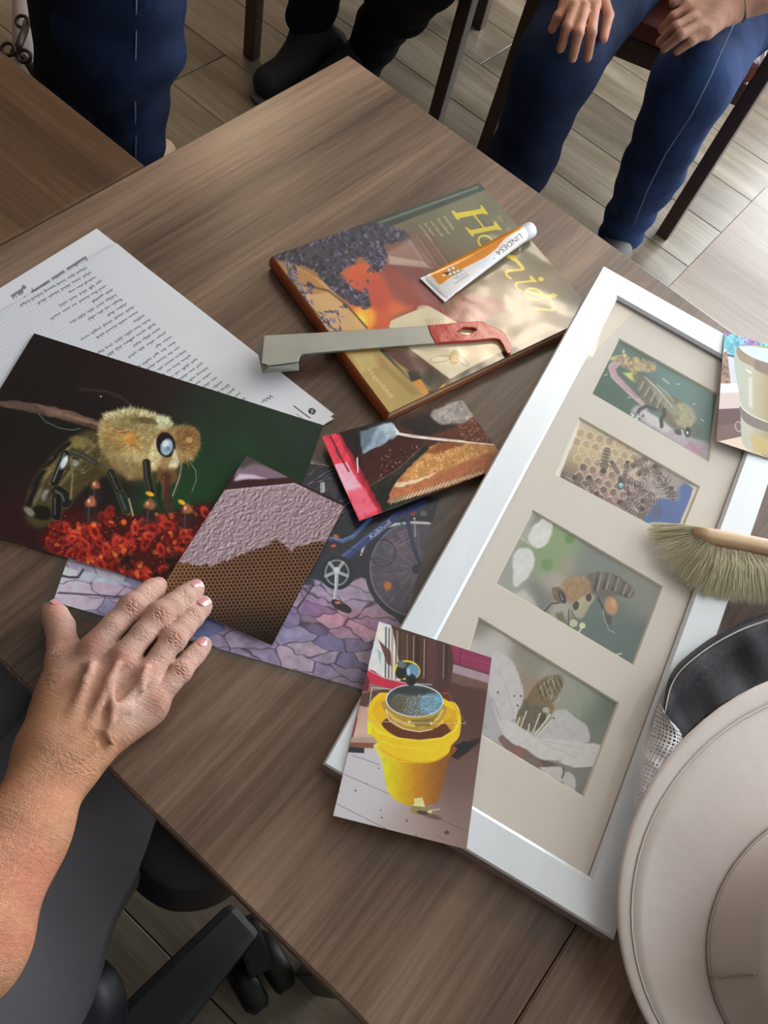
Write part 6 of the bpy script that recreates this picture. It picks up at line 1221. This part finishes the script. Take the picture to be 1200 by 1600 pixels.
def hand_field(X):
    shp = X.shape[:3]; X = X.reshape(-1, 3); N_ = len(X); BIG = .05
    def local(prims, k):
        D = np.full(N_, BIG, np.float32)
        pts = np.array([p for pr in prims for p in (pr[0], pr[1])]); R_ = max(max(pr[2], pr[3]) for pr in prims)+.014
        lo, hi = pts.min(0)-R_, pts.max(0)+R_; m = np.all((X > lo) & (X < hi), 1); Y = X[m]; d = np.full(len(Y), BIG, np.float32)
        for a, b, ra, rb in prims: d = smin(d, seg_d(Y, a, b, ra, rb), k)
        D[m] = d; return D
    B = np.minimum(local(palm, .016), BIG); A = local(arm, .014); B = smin(B, A, .02)
    for v in veins: B = smin(B, local([(a, b, .0014, .0014) for a, b in pairs(v)], .001), .0045)
    for v in tend: B = smin(B, local([(a, b, .0026, .0026) for a, b in pairs(v)], .001), .007)
    out = None
    for nme, f in FN.items():
        prims = [(a[0], b[0], a[1], b[1]) for a, b in pairs(f)]; D = local(prims, .004)
        Fd = smin(B, D, .010 if nme == 'thumb' else .006); out = Fd if out is None else np.minimum(out, Fd)
    # webs between the knuckles
    out = smin(out, local([(FN['index'][0][0]+(0, 0, -.012), FN['middle'][0][0]+(0, 0, -.012), .007, .007), (FN['middle'][0][0]+(0, 0, -.012), FN['ring'][0][0]+(0, 0, -.012), .007, .007), (FN['ring'][0][0]+(0, 0, -.012), FN['pinky'][0][0]+(0, 0, -.008), .007, .007)], .01), .006)
    out = np.maximum(out, (TZ+.0015)-X[:, 2]) if False else out
    return out.reshape(shp)
hand = implicit('body', hand_field, (-.36, -.30, TZ-.005), (-.05, .30, TZ+.135), .0013)
TAN = s2l((184, 132, 98)); PINK = s2l((204, 162, 146)); RED = s2l((186, 112, 88)); PALE = s2l((216, 184, 170))
def hand_paint(V):
    n = len(V); XY = proj(V); x, y = XY[:, 0], XY[:, 1]
    def g(cx, cy, r_): return np.exp(-((x-cx)**2+(y-cy)**2)/(r_*r_))
    # fingers pinker, back of the hand tanned
    t = np.clip(((x-60)*.55-(y-1160)*.83-60)/120, 0, 1)[:, None]; C_ = TAN*(1-t)+PINK*t
    for cx, cy, r_, k in [(147, 1003, 18, .7), (207, 948, 13, .6), (252, 960, 13, .6), (272, 997, 13, .6), (283, 1048, 11, .6), (190, 1025, 17, .55), (235, 1050, 16, .4), (244, 1095, 17, .6), (82, 955, 14, .5), (95, 1000, 16, .3)]: C_ = C_*(1-k*g(cx, cy, r_)[:, None])+RED*k*g(cx, cy, r_)[:, None]
    for cx, cy, r_, k in [(210, 1090, 26, .5), (175, 1000, 16, .4), (205, 1120, 25, .4)]: C_ = C_*(1-k*g(cx, cy, r_)[:, None])+PALE*k*g(cx, cy, r_)[:, None]
    # age spots and blotches
    r = np.random.RandomState(3)
    for k in range(90):
        cx, cy = 20+r.rand()*200, 1000+r.rand()*420; C_ = C_*(1-.16*g(cx, cy, 2+r.rand()*4)[:, None])
    C_ = C_*(1-.35*g(89, 1193, 5)[:, None]*np.array((.6, 1, 1)))
    for k in range(26): cx, cy = -30+r.rand()*140, 1200+r.rand()*300; q = .3*g(cx, cy, 14+r.rand()*20)[:, None]; C_ = C_*(1-q)+RED*q
    # wrinkle height: arcs over the finger joints, creases at the wrist and the thumb
    W_ = np.zeros(n)
    def creases(c, d, half, num, gap, dep, bow=.12):
        nonlocal W_
        c = np.array(c, float); d = np.array(d, float); d /= np.hypot(*d); nn_ = np.array((-d[1], d[0])); u = (x-c[0])*d[0]+(y-c[1])*d[1]; v = (x-c[0])*nn_[0]+(y-c[1])*nn_[1]; m = np.clip(1-(np.abs(v)/half)**2, 0, 1)
        for k in range(num):
            o = (k-(num-1)/2)*gap; s = 1 if o >= 0 else -1; uu = u-o-s*bow*(half-np.abs(v))*.6-1.1*np.sin(v*.5+k*2.1); W_ -= dep*m*np.exp(-(uu/1.0)**2)
    for (c0, d) in [((208, 948), (1, -1)), ((252, 960), (1, -.95)), ((272, 998), (.8, -1)), ((284, 1047), (.75, -1))]: creases(c0, d, 15, 5, 3.6, .9)
    for (c0, d) in [((236, 925), (1, -.8)), ((288, 933), (1, -.8)), ((302, 963), (.8, -1)), ((305, 1022), (.8, -1))]: creases(c0, d, 12, 4, 3.0, .55)
    creases((90, 1020), (-.1, -1), 20, 3, 5, .8); creases((110, 1195), (-.45, 1), 60, 6, 5, .45, .02); creases((80, 1062), (.3, -1), 16, 4, 5, .5)
    for (c0, d) in [((172, 985), (1, -1)), ((218, 992), (1, -1)), ((250, 1026), (.8, -1)), ((264, 1070), (.8, -1))]: creases(c0, d, 12, 5, 4.5, .3)
    return C_, W_
paint_skin(hand, hand_paint)
P1 = empty('person', (-.3, -.25, 0)); tag(P1, 'seated person at lower left with one bare forearm and hand resting on the prints', 'person')
kid(link('body', hand, M_skin), P1)
# nails
M_nail = mat('pearl_pink_nail', (206, 142, 142), .16, spec=.7, coat=.6); M_tip = mat('pale_nail_tip', (234, 220, 222), .2, spec=.7, coat=.5)
def nail(fj, L_, W2, extra=.2, roll=0., back=.0025, off=.0011):
    b = Vector(FN[fj][-1][0]); a = Vector(FN[fj][-3][0]); r_ = FN[fj][-1][1]; d = (b-a).normalized(); s = d.cross(Vector((0, 0, 1))).normalized(); up = s.cross(d).normalized()
    s2 = (s*math.cos(roll)+up*math.sin(roll)).normalized(); up = s2.cross(d).normalized(); s = s2
    c = b-d*back+up*(r_+off); d2 = (d*math.cos(extra)-up*math.sin(extra)).normalized(); nrm_ = s.cross(d2).normalized(); d = d2
    V, F = [], []; nu, nv = 10, 10; mi = []
    for j in range(nv+1):
        v = j/nv
        for i in range(nu+1):
            u = i/nu*2-1; hw = W2*(.80+.20*math.sin(v*2.0))*(1-(.18 if j == 0 else 0)); ll = (v-.5)*L_+(-.12*L_*(u*u) if v > .5 else .16*L_*u*u*(1-2*v))
            V.append(c+d*ll+s*u*hw-nrm_*(u*u*hw*.42)-nrm_*(.0006*(2*v-1)**2))
    for j in range(nv):
        for i in range(nu): a_ = j*(nu+1)+i; F.append((a_, a_+1, a_+nu+2, a_+nu+1)); mi.append(1 if j >= nv-1 else 0)
    o = link('fingernail', pmesh('fingernail', V, F, True, mi), [M_nail, M_tip]); sol = o.modifiers.new('s', 'SOLIDIFY'); sol.thickness = .0005; sol.offset = 1; return kid(o, P1)
nail('index', .0105, .0050, .3); nail('middle', .0125, .0056); nail('ring', .0128, .0054); nail('pinky', .0112, .0045); nail('thumb', .0120, .0056, .25, -.95, .001, .0026)

# clothes of the seated person: two thighs in grey-blue jersey, sleeve at the elbow
M_jersey = densemat('grey_blue_jersey', (104, 104, 110), .95, weave=1600, wear=.12)
M_navy = densemat('navy_trousers', (20, 22, 34), .9)
def fold(X, sc=22, amp=.006): return (np.sin(X[..., 0]*sc*2+np.sin(X[..., 1]*sc))*np.sin(X[..., 1]*sc*1.3+X[..., 2]*sc)*amp).astype(np.float32)
def Lz(x, y, z, r_): return (np.array(at(x, y, z)), r_)
kid(link('trouser_leg', chains_mesh('trouser_leg', [[Lz(170, 1120, .60, .076), Lz(85, 1260, .60, .086), Lz(-40, 1480, .60, .094), Lz(-160, 1640, .60, .10)], [Lz(170, 1120, .60, .076), (np.array(at(190, 1090, .60))*(1, 1, 0)+(0, .02, .12), .055)]], .008, .03, fold), M_jersey), P1)
kid(link('trouser_leg', chains_mesh('trouser_leg', [[Lz(-20, 1000, .62, .070), Lz(-70, 1090, .62, .085), Lz(-190, 1300, .60, .094)], [Lz(-20, 1000, .62, .07), (np.array(at(-10, 980, .62))*(1, 1, 0)+(0, .02, .12), .055)]], .008, .03, fold), M_jersey), P1)
kid(link('sleeve', chains_mesh('sleeve', [[(ELB*.6+SH*.4, .056), (SH, .07), (SH+np.array((-.03, -.1, .12)), .085)]], .008, .03, fold), M_jersey), P1)
kid(link('torso', chains_mesh('torso', [[(np.array((-.52, -.38, .58)), .15), (np.array((-.50, -.40, .80)), .14), (np.array((-.44, -.42, 1.0)), .13)], [(np.array((-.40, -.44, .58)), .14), (np.array((-.36, -.46, .95)), .12)]], .012, .06, fold), M_jersey), P1)
for fx, fy in ((0, 0), (1, 0)):
    a_ = at(190, 1090, .60) if fx == 0 else at(-10, 980, .62); cx_, cy_ = a_.x, a_.y+.02
    kid(link('shoe', chains_mesh('shoe', [[(np.array((cx_, cy_-.03, .04)), .038), (np.array((cx_+.02, cy_+.06, .042)), .04), (np.array((cx_+.04, cy_+.15, .034)), .032)]], .006, .02), M_navy), P1)

# ---------- office chair beneath: pad, seat, base with caster
M_pad = mat('navy_vinyl', (9, 15, 28), .42, spec=.5, bump=(160, .3, (1, 1, 1), .0008)); M_blk = mat('black_plastic', (12, 12, 14), .5)
oc = empty('office_chair', (-.25, -.2, 0)); tag(oc, 'dark navy swivel armchair partly hidden under the near table edge', 'chair')
top = arc([(205, 1236), (178, 1262), (174, 1290), (186, 1322), (204, 1350), (232, 1378), (262, 1398), (276, 1402), (300, 1402), (330, 1396), (352, 1384), (390, 1350), (400, 1310), (330, 1230), (260, 1190), (205, 1236)], 60)[:-1]
cxy = np.mean(top, 0)
def pr(sc, z, sh=(0, 0)): return [at(cxy[0]+(x-cxy[0])*sc+sh[0], cxy[1]+(y-cxy[1])*sc+sh[1], z) for x, y in top]
kid(link('armrest_pad', loft('armrest_pad', [pr(.4, .622), pr(.86, .621), pr(.97, .618), pr(1.0, .613), pr(1.06, .602, (-3, 6)), pr(1.12, .585, (-6, 12)), pr(1.1, .57, (-4, 14)), pr(.9, .562, (0, 10)), pr(.4, .56)], cap0=True, cap1=True), M_pad), oc)
kid(link('seat', chains_mesh('seat', [[(np.array(at(60, 1500, .46)), .03), (np.array(at(120, 1570, .46)), .03), (np.array(at(60, 1700, .46)), .03)], [(np.array(at(0, 1620, .46)), .04), (np.array(at(100, 1660, .46)), .04)], [(np.array(at(-60, 1560, .46)), .04), (np.array(at(60, 1800, .46)), .04)]], .006, .05), M_pad), oc)
ap = np.array(at(330, 1330, .55)); kid(link('armrest_post', bar('armrest_post', (ap[0], ap[1], .562), (ap[0]-.03, ap[1]-.02, .30), .05, .03, .006), M_blk), oc)
b0_, b1_ = at(215, 1620, .16), at(372, 1446, .10)
hubp = b0_+(b0_-b1_)*.25; kid(link('base_hub', tube('base_hub', [(hubp.x, hubp.y, .08), (hubp.x, hubp.y, .22), (hubp.x, hubp.y, .42)], [.05, .045, .028], 20), M_blk), oc)
for k in range(5):
    a = 2*math.pi*k/5; d = (b1_-hubp).xy.to_3d(); R3 = Matrix.Rotation(a, 3, 'Z'); e = R3 @ d; p0_, p1_ = Vector((hubp.x, hubp.y, .17)), Vector((hubp.x, hubp.y, .10))+e*1.05
    kid(link('base_arm', bar('base_arm', p0_, p1_, .085, .05, .012, wx2=.06, wy2=.035), M_blk), oc)
    cdir = (at(440, 1492, .04)-at(366, 1548, .04)).normalized() if k == 0 else (R3 @ Vector((0, 1, 0)))
    ce = at(404, 1518, .045) if k == 0 else Vector((p1_.x, p1_.y, .045))
    if k == 0: kid(link('caster_stem', bar('caster_stem', (p1_.x, p1_.y, .10), (ce.x, ce.y, .075), .035, .03, .006), M_blk), oc)
    for s_ in (-1, 1):
        axd = cdir; c0 = ce+axd*s_*.006; kid(link('caster_wheel', tube('caster_wheel', [c0, c0+axd*s_*.004, c0+axd*s_*.026, c0+axd*s_*.034], [.036, .043, .043, .032], 24), M_blk), oc)

# ---------- chairs behind the table
M_dark = mat('dark_stained_wood', (62, 42, 32), .4, noise=(8, .2, (1, 1, .1)), bump=(60, .2, (1, 1, .1), .0005))
M_up = mat('brown_red_upholstery', (104, 48, 38), .5, bump=(180, .3, (1, 1, 1), .001))
def chair(cx, fy, label, yaw, grp):
    t = empty('wooden_armchair', (cx, fy, 0), yaw); tag(t, label, 'chair', grp); W2, D = .255, .46
    for s_ in (-1, 1):
        link('front_leg', bar('front_leg', (s_*W2, 0, .0005), (s_*W2, 0, .655), .032, .034, .004), M_dark, t)
        link('rear_leg', bar('rear_leg', (s_*W2*.92, D+.06, .0005), (s_*W2*.92, D, .45), .03, .034, .004), M_dark, t)
        link('back_post', bar('back_post', (s_*W2*.92, D, .451), (s_*W2*.92, D+.1, .90), .03, .034, .004), M_dark, t)
        link('armrest', bar('armrest', (s_*W2, -.03, .668), (s_*W2*.94, D+.02, .668), .05, .024, .008), M_dark, t)
        link('side_rail', bar('side_rail', (s_*W2, .02, .40), (s_*W2*.94, D-.02, .40), .022, .05, .003), M_dark, t)
    link('front_rail', bar('front_rail', (-W2+.02, 0, .40), (W2-.02, 0, .40), .022, .05, .003), M_dark, t)
    link('seat_cushion', prism('seat_cushion', [(-W2+.018, -.02), (W2-.018, -.02), (W2-.03, D-.02), (-W2+.03, D-.02)], .425, .475, .02, seg=3), M_up, t)
    link('backrest', prism('backrest', [(-W2+.04, D+.035), (W2-.04, D+.035), (W2-.04, D+.06), (-W2+.04, D+.06)], .56, .86, .01, pts2=[(-W2+.04, D+.085), (W2-.04, D+.085), (W2-.04, D+.11), (-W2+.04, D+.11)]), M_up, t)
    return t
chair(.146, 1.925, 'dark wooden armchair with red-brown seat under the person in blue jeans', -.01, 'dark wooden armchairs behind the table')
chair(-.512, 1.965, 'dark wooden armchair of the person in black trousers, top centre', .0, 'dark wooden armchairs behind the table')

# ---------- seated person in jeans with both hands on the thighs
M_jean = densemat('blue_denim', (36, 54, 92), .85, wear=.5); M_jean2 = densemat('dark_and_shaded_denim', (24, 36, 62), .85, wear=.5)
P2 = empty('person', (.15, 2.2, 0)); tag(P2, 'seated person in blue jeans with both hands resting on the thighs', 'person')
def cuffs(X): return (np.sin(X[..., 2]*85+2*np.sin(X[..., 0]*30))*.0028*np.clip((.5-X[..., 2])/.3, 0, 1)+fold(X, 18, .004)).astype(np.float32)
KR, KL = at(1082, 128, .50), at(872, 100, .50)
AR, AL = at(972, 362, .07), Vector((KL.x+.0, KL.y-.02, .09))
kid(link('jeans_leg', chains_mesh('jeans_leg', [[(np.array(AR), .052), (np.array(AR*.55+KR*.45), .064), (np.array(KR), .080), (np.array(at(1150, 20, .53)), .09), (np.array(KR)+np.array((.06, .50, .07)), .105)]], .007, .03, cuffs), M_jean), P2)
kid(link('jeans_leg', chains_mesh('jeans_leg', [[(np.array(AL), .052), (np.array(AL*.5+KL*.5), .064), (np.array(KL), .078), (np.array(at(925, 5, .53)), .088), (np.array(KL)+np.array((.10, .50, .07)), .105)]], .007, .03, cuffs), M_jean2), P2)  # other leg of the same jeans, shade put into its darker denim
hp0 = (KR+KL)/2+Vector((.05, .55, .08))
kid(link('torso', chains_mesh('torso', [[(np.array(hp0+Vector((-.1, 0, 0))), .13), (np.array(hp0+Vector((.1, 0, 0))), .13)], [(np.array(hp0+Vector((0, .02, .1))), .15), (np.array(hp0+Vector((0, .05, .45))), .16)]], .015, .06, fold), mat('dark_shirt', (40, 44, 54), .9)), P2)
def smallhand(name, fingers, backs, arm_, par, col, ph):
    fl = [[J_ for J_ in f] for f in fingers]
    def field(X):
        B = None
        for a, b, ra, rb in backs+arm_: d = seg_d(X, a, b, ra, rb); B = d if B is None else smin(B, d, .016)
        out = None
        for f in fl:
            D = None
            for a, b in pairs(f): d = seg_d(X, a[0], b[0], a[1], b[1]); D = d if D is None else smin(D, d, .004)
            Fd = smin(B, D, .009); out = Fd if out is None else np.minimum(out, Fd)
        return out
    P_ = np.array([j[0] for f in fl for j in f]+[q for pr_ in backs+arm_ for q in pr_[:2]]); me = implicit(name, field, P_.min(0)-.05, P_.max(0)+.05, .0034)
    c0 = s2l(col)
    paint_skin(me, lambda V: (np.tile(c0, (len(V), 1))*(1+.12*np.sin(V[:, :1]*90+V[:, 1:2]*70)*np.sin(V[:, 1:2]*120)), np.zeros(len(V))))
    return kid(link(name, me, M_skin2), par)
def K_(x, y, z, r_): return (np.array(at(x, y, z)), r_)
# hand on the image-left thigh: fingers point to the camera
z0 = KL.z+.085
f1 = [[K_(884, 8, z0+.035, .0095), K_(872, 26, z0+.025, .0086), K_(862, 46, z0+.004, .0072)], [K_(898, 12, z0+.04, .0100), K_(886, 42, z0+.030, .0092), K_(876, 76, z0-.010, .0076)], [K_(913, 12, z0+.042, .0100), K_(904, 50, z0+.030, .0094), K_(895, 91, z0-.014, .0078)], [K_(929, 10, z0+.04, .0100), K_(924, 50, z0+.028, .0094), K_(918, 90, z0-.014, .0078)], [K_(940, -8, z0+.02, .0115), K_(950, 24, z0+.012, .0105), K_(943, 60, z0-.008, .0086)]]
bk1 = [(np.array(at(915, -58, z0+.05)), np.array(at(x, 8, z0+.034)), .021, .0145) for x in (886, 899, 913, 927)]
ar1 = [(np.array(at(915, -58, z0+.05)), np.array(at(900, -230, z0+.13)), .026, .038)]
smallhand('hand', f1, bk1, ar1, P2, (196, 138, 112), 0)
z1 = KR.z+.095
f2 = [[K_(1072, 14, z1+.03, .0100), K_(1052, 26, z1+.02, .0090), K_(1034, 46, z1-.01, .0076)], [K_(1082, 28, z1+.035, .0102), K_(1056, 42, z1+.025, .0094), K_(1031, 66, z1-.014, .0078)], [K_(1092, 40, z1+.035, .0102), K_(1064, 54, z1+.025, .0094), K_(1038, 76, z1-.010, .0078)], [K_(1102, 52, z1+.028, .0095), K_(1080, 64, z1+.018, .0088), K_(1058, 80, z1-.006, .0074)], [K_(1090, -14, z1+.01, .0115), K_(1068, -6, z1+.01, .0105), K_(1052, 4, z1+.0, .0088)]]
bk2 = [(np.array(at(1142, 10, z1+.042)), np.array(at(x, y, z1+.030)), .022, .0145) for x, y in ((1076, 12), (1086, 26), (1096, 38), (1106, 48))]
ar2 = [(np.array(at(1142, 10, z1+.042)), np.array(at(1300, -40, z1+.12)), .025, .038)]
smallhand('hand', f2, bk2, ar2, P2, (178, 130, 108), 0)
wa, wb = np.array(at(1156, 6, z1+.048)), np.array(at(1166, 3, z1+.054))
dd = (wb-wa)/np.linalg.norm(wb-wa)
kid(link('wristband', tube('wristband', [wa-dd*.006, wa-dd*.005, wa+dd*.008, wa+dd*.009], [.028, .0305, .0315, .029], 24), M_blk), P2)
seamm = mat('pale_seam', (90, 104, 134), .9)
kid(link('side_seam', tube('side_seam', [at(990, 352, .16), at(1010, 300, .28), at(1040, 240, .40), at(1080, 180, .52), at(1110, 120, .586), at(1136, 60, .60), at(1160, 10, .61)], .0013, 5), seamm), P2)
for kx, A_ in (('r', AR), ('l', AL)):
    kid(link('shoe', chains_mesh('shoe', [[(np.array((A_.x, A_.y+.03, .042)), .036), (np.array((A_.x, A_.y-.05, .044)), .038), (np.array((A_.x-.01, A_.y-.14, .034)), .03)]], .006, .02), mat('grey_shoe_'+kx, (96, 92, 90), .7)), P2)

# ---------- seated person in black trousers and boots
P3 = empty('person', (-.5, 2.3, 0)); tag(P3, 'seated person in black trousers and black ankle boots, cut off at the top', 'person')
M_black = densemat('black_trousers', (16, 17, 21), .9, wear=.2); M_boot = mat('black_suede', (15, 16, 18), .8, bump=(120, .3, (1, 1, 1), .001)); M_sole = mat('grey_sole', (86, 84, 84), .7); M_sock = mat('grey_sock_band', (120, 112, 108), .9)
a1 = at(486, 22, .17)
kid(link('trouser_leg', chains_mesh('trouser_leg', [[(np.array(a1), .060), (np.array((a1.x+.02, a1.y+.05, .48)), .075), (np.array((a1.x+.06, a1.y+.5, .54)), .10)]], .007, .03, cuffs), M_black), P3)
a2 = at(584, 62, .12)
kid(link('trouser_leg', chains_mesh('trouser_leg', [[(np.array(at(568, 100, .09)), .046), (np.array(at(590, 52, .16)), .058), (np.array(at(625, 0, .30)), .072), (np.array(at(668, -60, .50)), .080), (np.array((a1.x+.32, a1.y+.55, .55)), .10)]], .007, .03, cuffs), M_black), P3)
kid(link('torso', chains_mesh('torso', [[(np.array((a1.x+.08, a1.y+.58, .58)), .13), (np.array((a1.x+.30, a1.y+.6, .58)), .13)], [(np.array((a1.x+.19, a1.y+.6, .65)), .15), (np.array((a1.x+.19, a1.y+.65, 1.05)), .16)]], .015, .06, fold), M_black), P3)
heel, toe, an = at(516, 82, .05), at(420, 128, .045), at(487, 50, .13)
kid(link('sock_band', tube('sock_band', [at(482, 32, .145), at(483, 34, .135)], .050, 20), M_sock), P3)
def boot(heel, toe, an, nm):
    bo_ = link(nm, chains_mesh(nm, [[(np.array(heel), .040), (np.array(heel)*.5+np.array(toe)*.5+(0, 0, .006), .045), (np.array(toe), .040)], [(np.array(heel)+(0, 0, .02), .042), (np.array(an), .046)], [(np.array(an), .046), (np.array(heel)*.45+np.array(toe)*.55+(0, 0, .02), .040)]], .006, .03, extra=lambda X, D: np.maximum(D, .012-X[..., 2])), M_boot); kid(bo_, P3)
    so = link('sole', chains_mesh('sole', [[(np.array(heel)*(1, 1, 0)+(0, 0, .01), .044), (np.array(toe)*(1, 1, 0)+(0, 0, .01), .044)]], .005, .01, extra=lambda X, D: np.maximum(np.maximum(D, X[..., 2]-.016), .001-X[..., 2])), M_sole); kid(so, P3)
boot(heel, toe, an, 'boot')
h2 = at(566, 112, .05); boot(h2, h2+Vector((-.07, -.15, 0)), h2+Vector((.02, .03, .09)), 'boot')

# ---------- standing person in jeans at the top left
P4 = empty('person', (-.85, 1.45, 0)); tag(P4, 'standing person in blue jeans at top left beyond the tables', 'person')
fA = Vector((-.74, 1.27, .09))
def vz(x, y, z): return np.array(at(x, y, z))
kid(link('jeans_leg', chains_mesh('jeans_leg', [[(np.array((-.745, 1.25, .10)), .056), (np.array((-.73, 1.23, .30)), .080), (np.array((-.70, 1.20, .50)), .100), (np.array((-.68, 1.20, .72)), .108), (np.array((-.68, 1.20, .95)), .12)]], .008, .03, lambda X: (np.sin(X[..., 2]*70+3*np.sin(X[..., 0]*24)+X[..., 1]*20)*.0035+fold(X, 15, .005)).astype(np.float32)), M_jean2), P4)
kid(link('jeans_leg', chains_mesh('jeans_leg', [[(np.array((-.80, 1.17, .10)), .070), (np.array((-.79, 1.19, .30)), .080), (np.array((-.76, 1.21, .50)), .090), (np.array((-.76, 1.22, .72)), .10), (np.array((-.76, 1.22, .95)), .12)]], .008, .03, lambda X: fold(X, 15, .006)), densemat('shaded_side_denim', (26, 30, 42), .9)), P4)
tp = np.array((-.74, 1.21, 1.02))
kid(link('torso', chains_mesh('torso', [[(tp, .15), (tp+(0, .02, .2), .15), (tp+(0, .03, .48), .16)]], .015, .06, fold), mat('grey_jumper', (90, 90, 96), .9)), P4)
kid(link('side_seam', tube('side_seam', [(-.74+.6*r_, 1.25-.8*r_, z_) for z_, r_ in ()] or [Vector((x_+.66*r_*1.0, y_-.75*r_*1.0, z_)) for x_, y_, z_, r_ in ((-.727, 1.232, .27, .086), (-.72, 1.226, .34, .0905), (-.71, 1.212, .42, .095), (-.702, 1.202, .49, .099), (-.695, 1.2, .56, .102), (-.69, 1.2, .64, .105))], .0014, 5), seamm), P4)
M_beige = mat('beige_shoe', (190, 164, 140), .6)
for cx_, cy_ in ((fA.x, fA.y), (-.845, 1.15)):
    kid(link('shoe', chains_mesh('shoe', [[(np.array((cx_-.03, cy_-.04, .038)), .036), (np.array((cx_, cy_+.04, .04)), .036), (np.array(at(256, 236, .03)) if cx_ == fA.x else np.array((cx_+.03, cy_+.12, .03)), .028)]], .006, .02), M_beige), P4)
bp0 = at(252, 236, .05); kid(link('shoe_strap', tube('shoe_strap', [bp0+Vector((-.03, -.0, .03)), bp0+Vector((-.005, -.02, .012)), bp0+Vector((.01, -.035, -.01))], .004, 8), M_blk), P4)

# ---------- white bag with dark ring straps behind the left table
bg = empty('shoulder_bag', at(30, 60, 0)); tag(bg, 'pale fabric bag with dark straps and rings behind the left table', 'bag')
M_bag = mat('pale_bag_cloth', (176, 168, 170), .8, bump=(50, .4, (1, 1, 1), .002)); M_strap = mat('dark_leather', (46, 30, 26), .4)
c0 = at(50, 50, .30)
kid(link('bag_body', chains_mesh('bag_body', [[(np.array(at(48, -10, .30)), .035), (np.array(at(56, 120, .22)), .04)], [(np.array(at(70, -10, .20)), .05), (np.array(at(75, 120, .18)), .05)]], .006, .03, fold), M_bag), bg)
kid(link('strap', tube('strap', [at(42, 35, .36), at(38, 50, .37), at(30, 70, .37), at(24, 82, .36)], .007, 8), M_strap), bg)
kid(link('strap', tube('strap', [at(22, 80, .36), at(35, 90, .34), at(44, 98, .32), at(56, 118, .29)], .008, 8), M_strap), bg)
for x, y in ((35, 34), (13, 77), (38, 88)):
    p = at(x, y, .37); kid(link('ring', tube('ring', [p+Vector((.012*math.cos(t*.5236), .009*math.sin(t*.5236), .006*math.sin(t*.5236))) for t in range(12)], .0035, 6, closed=True), M_strap), bg)
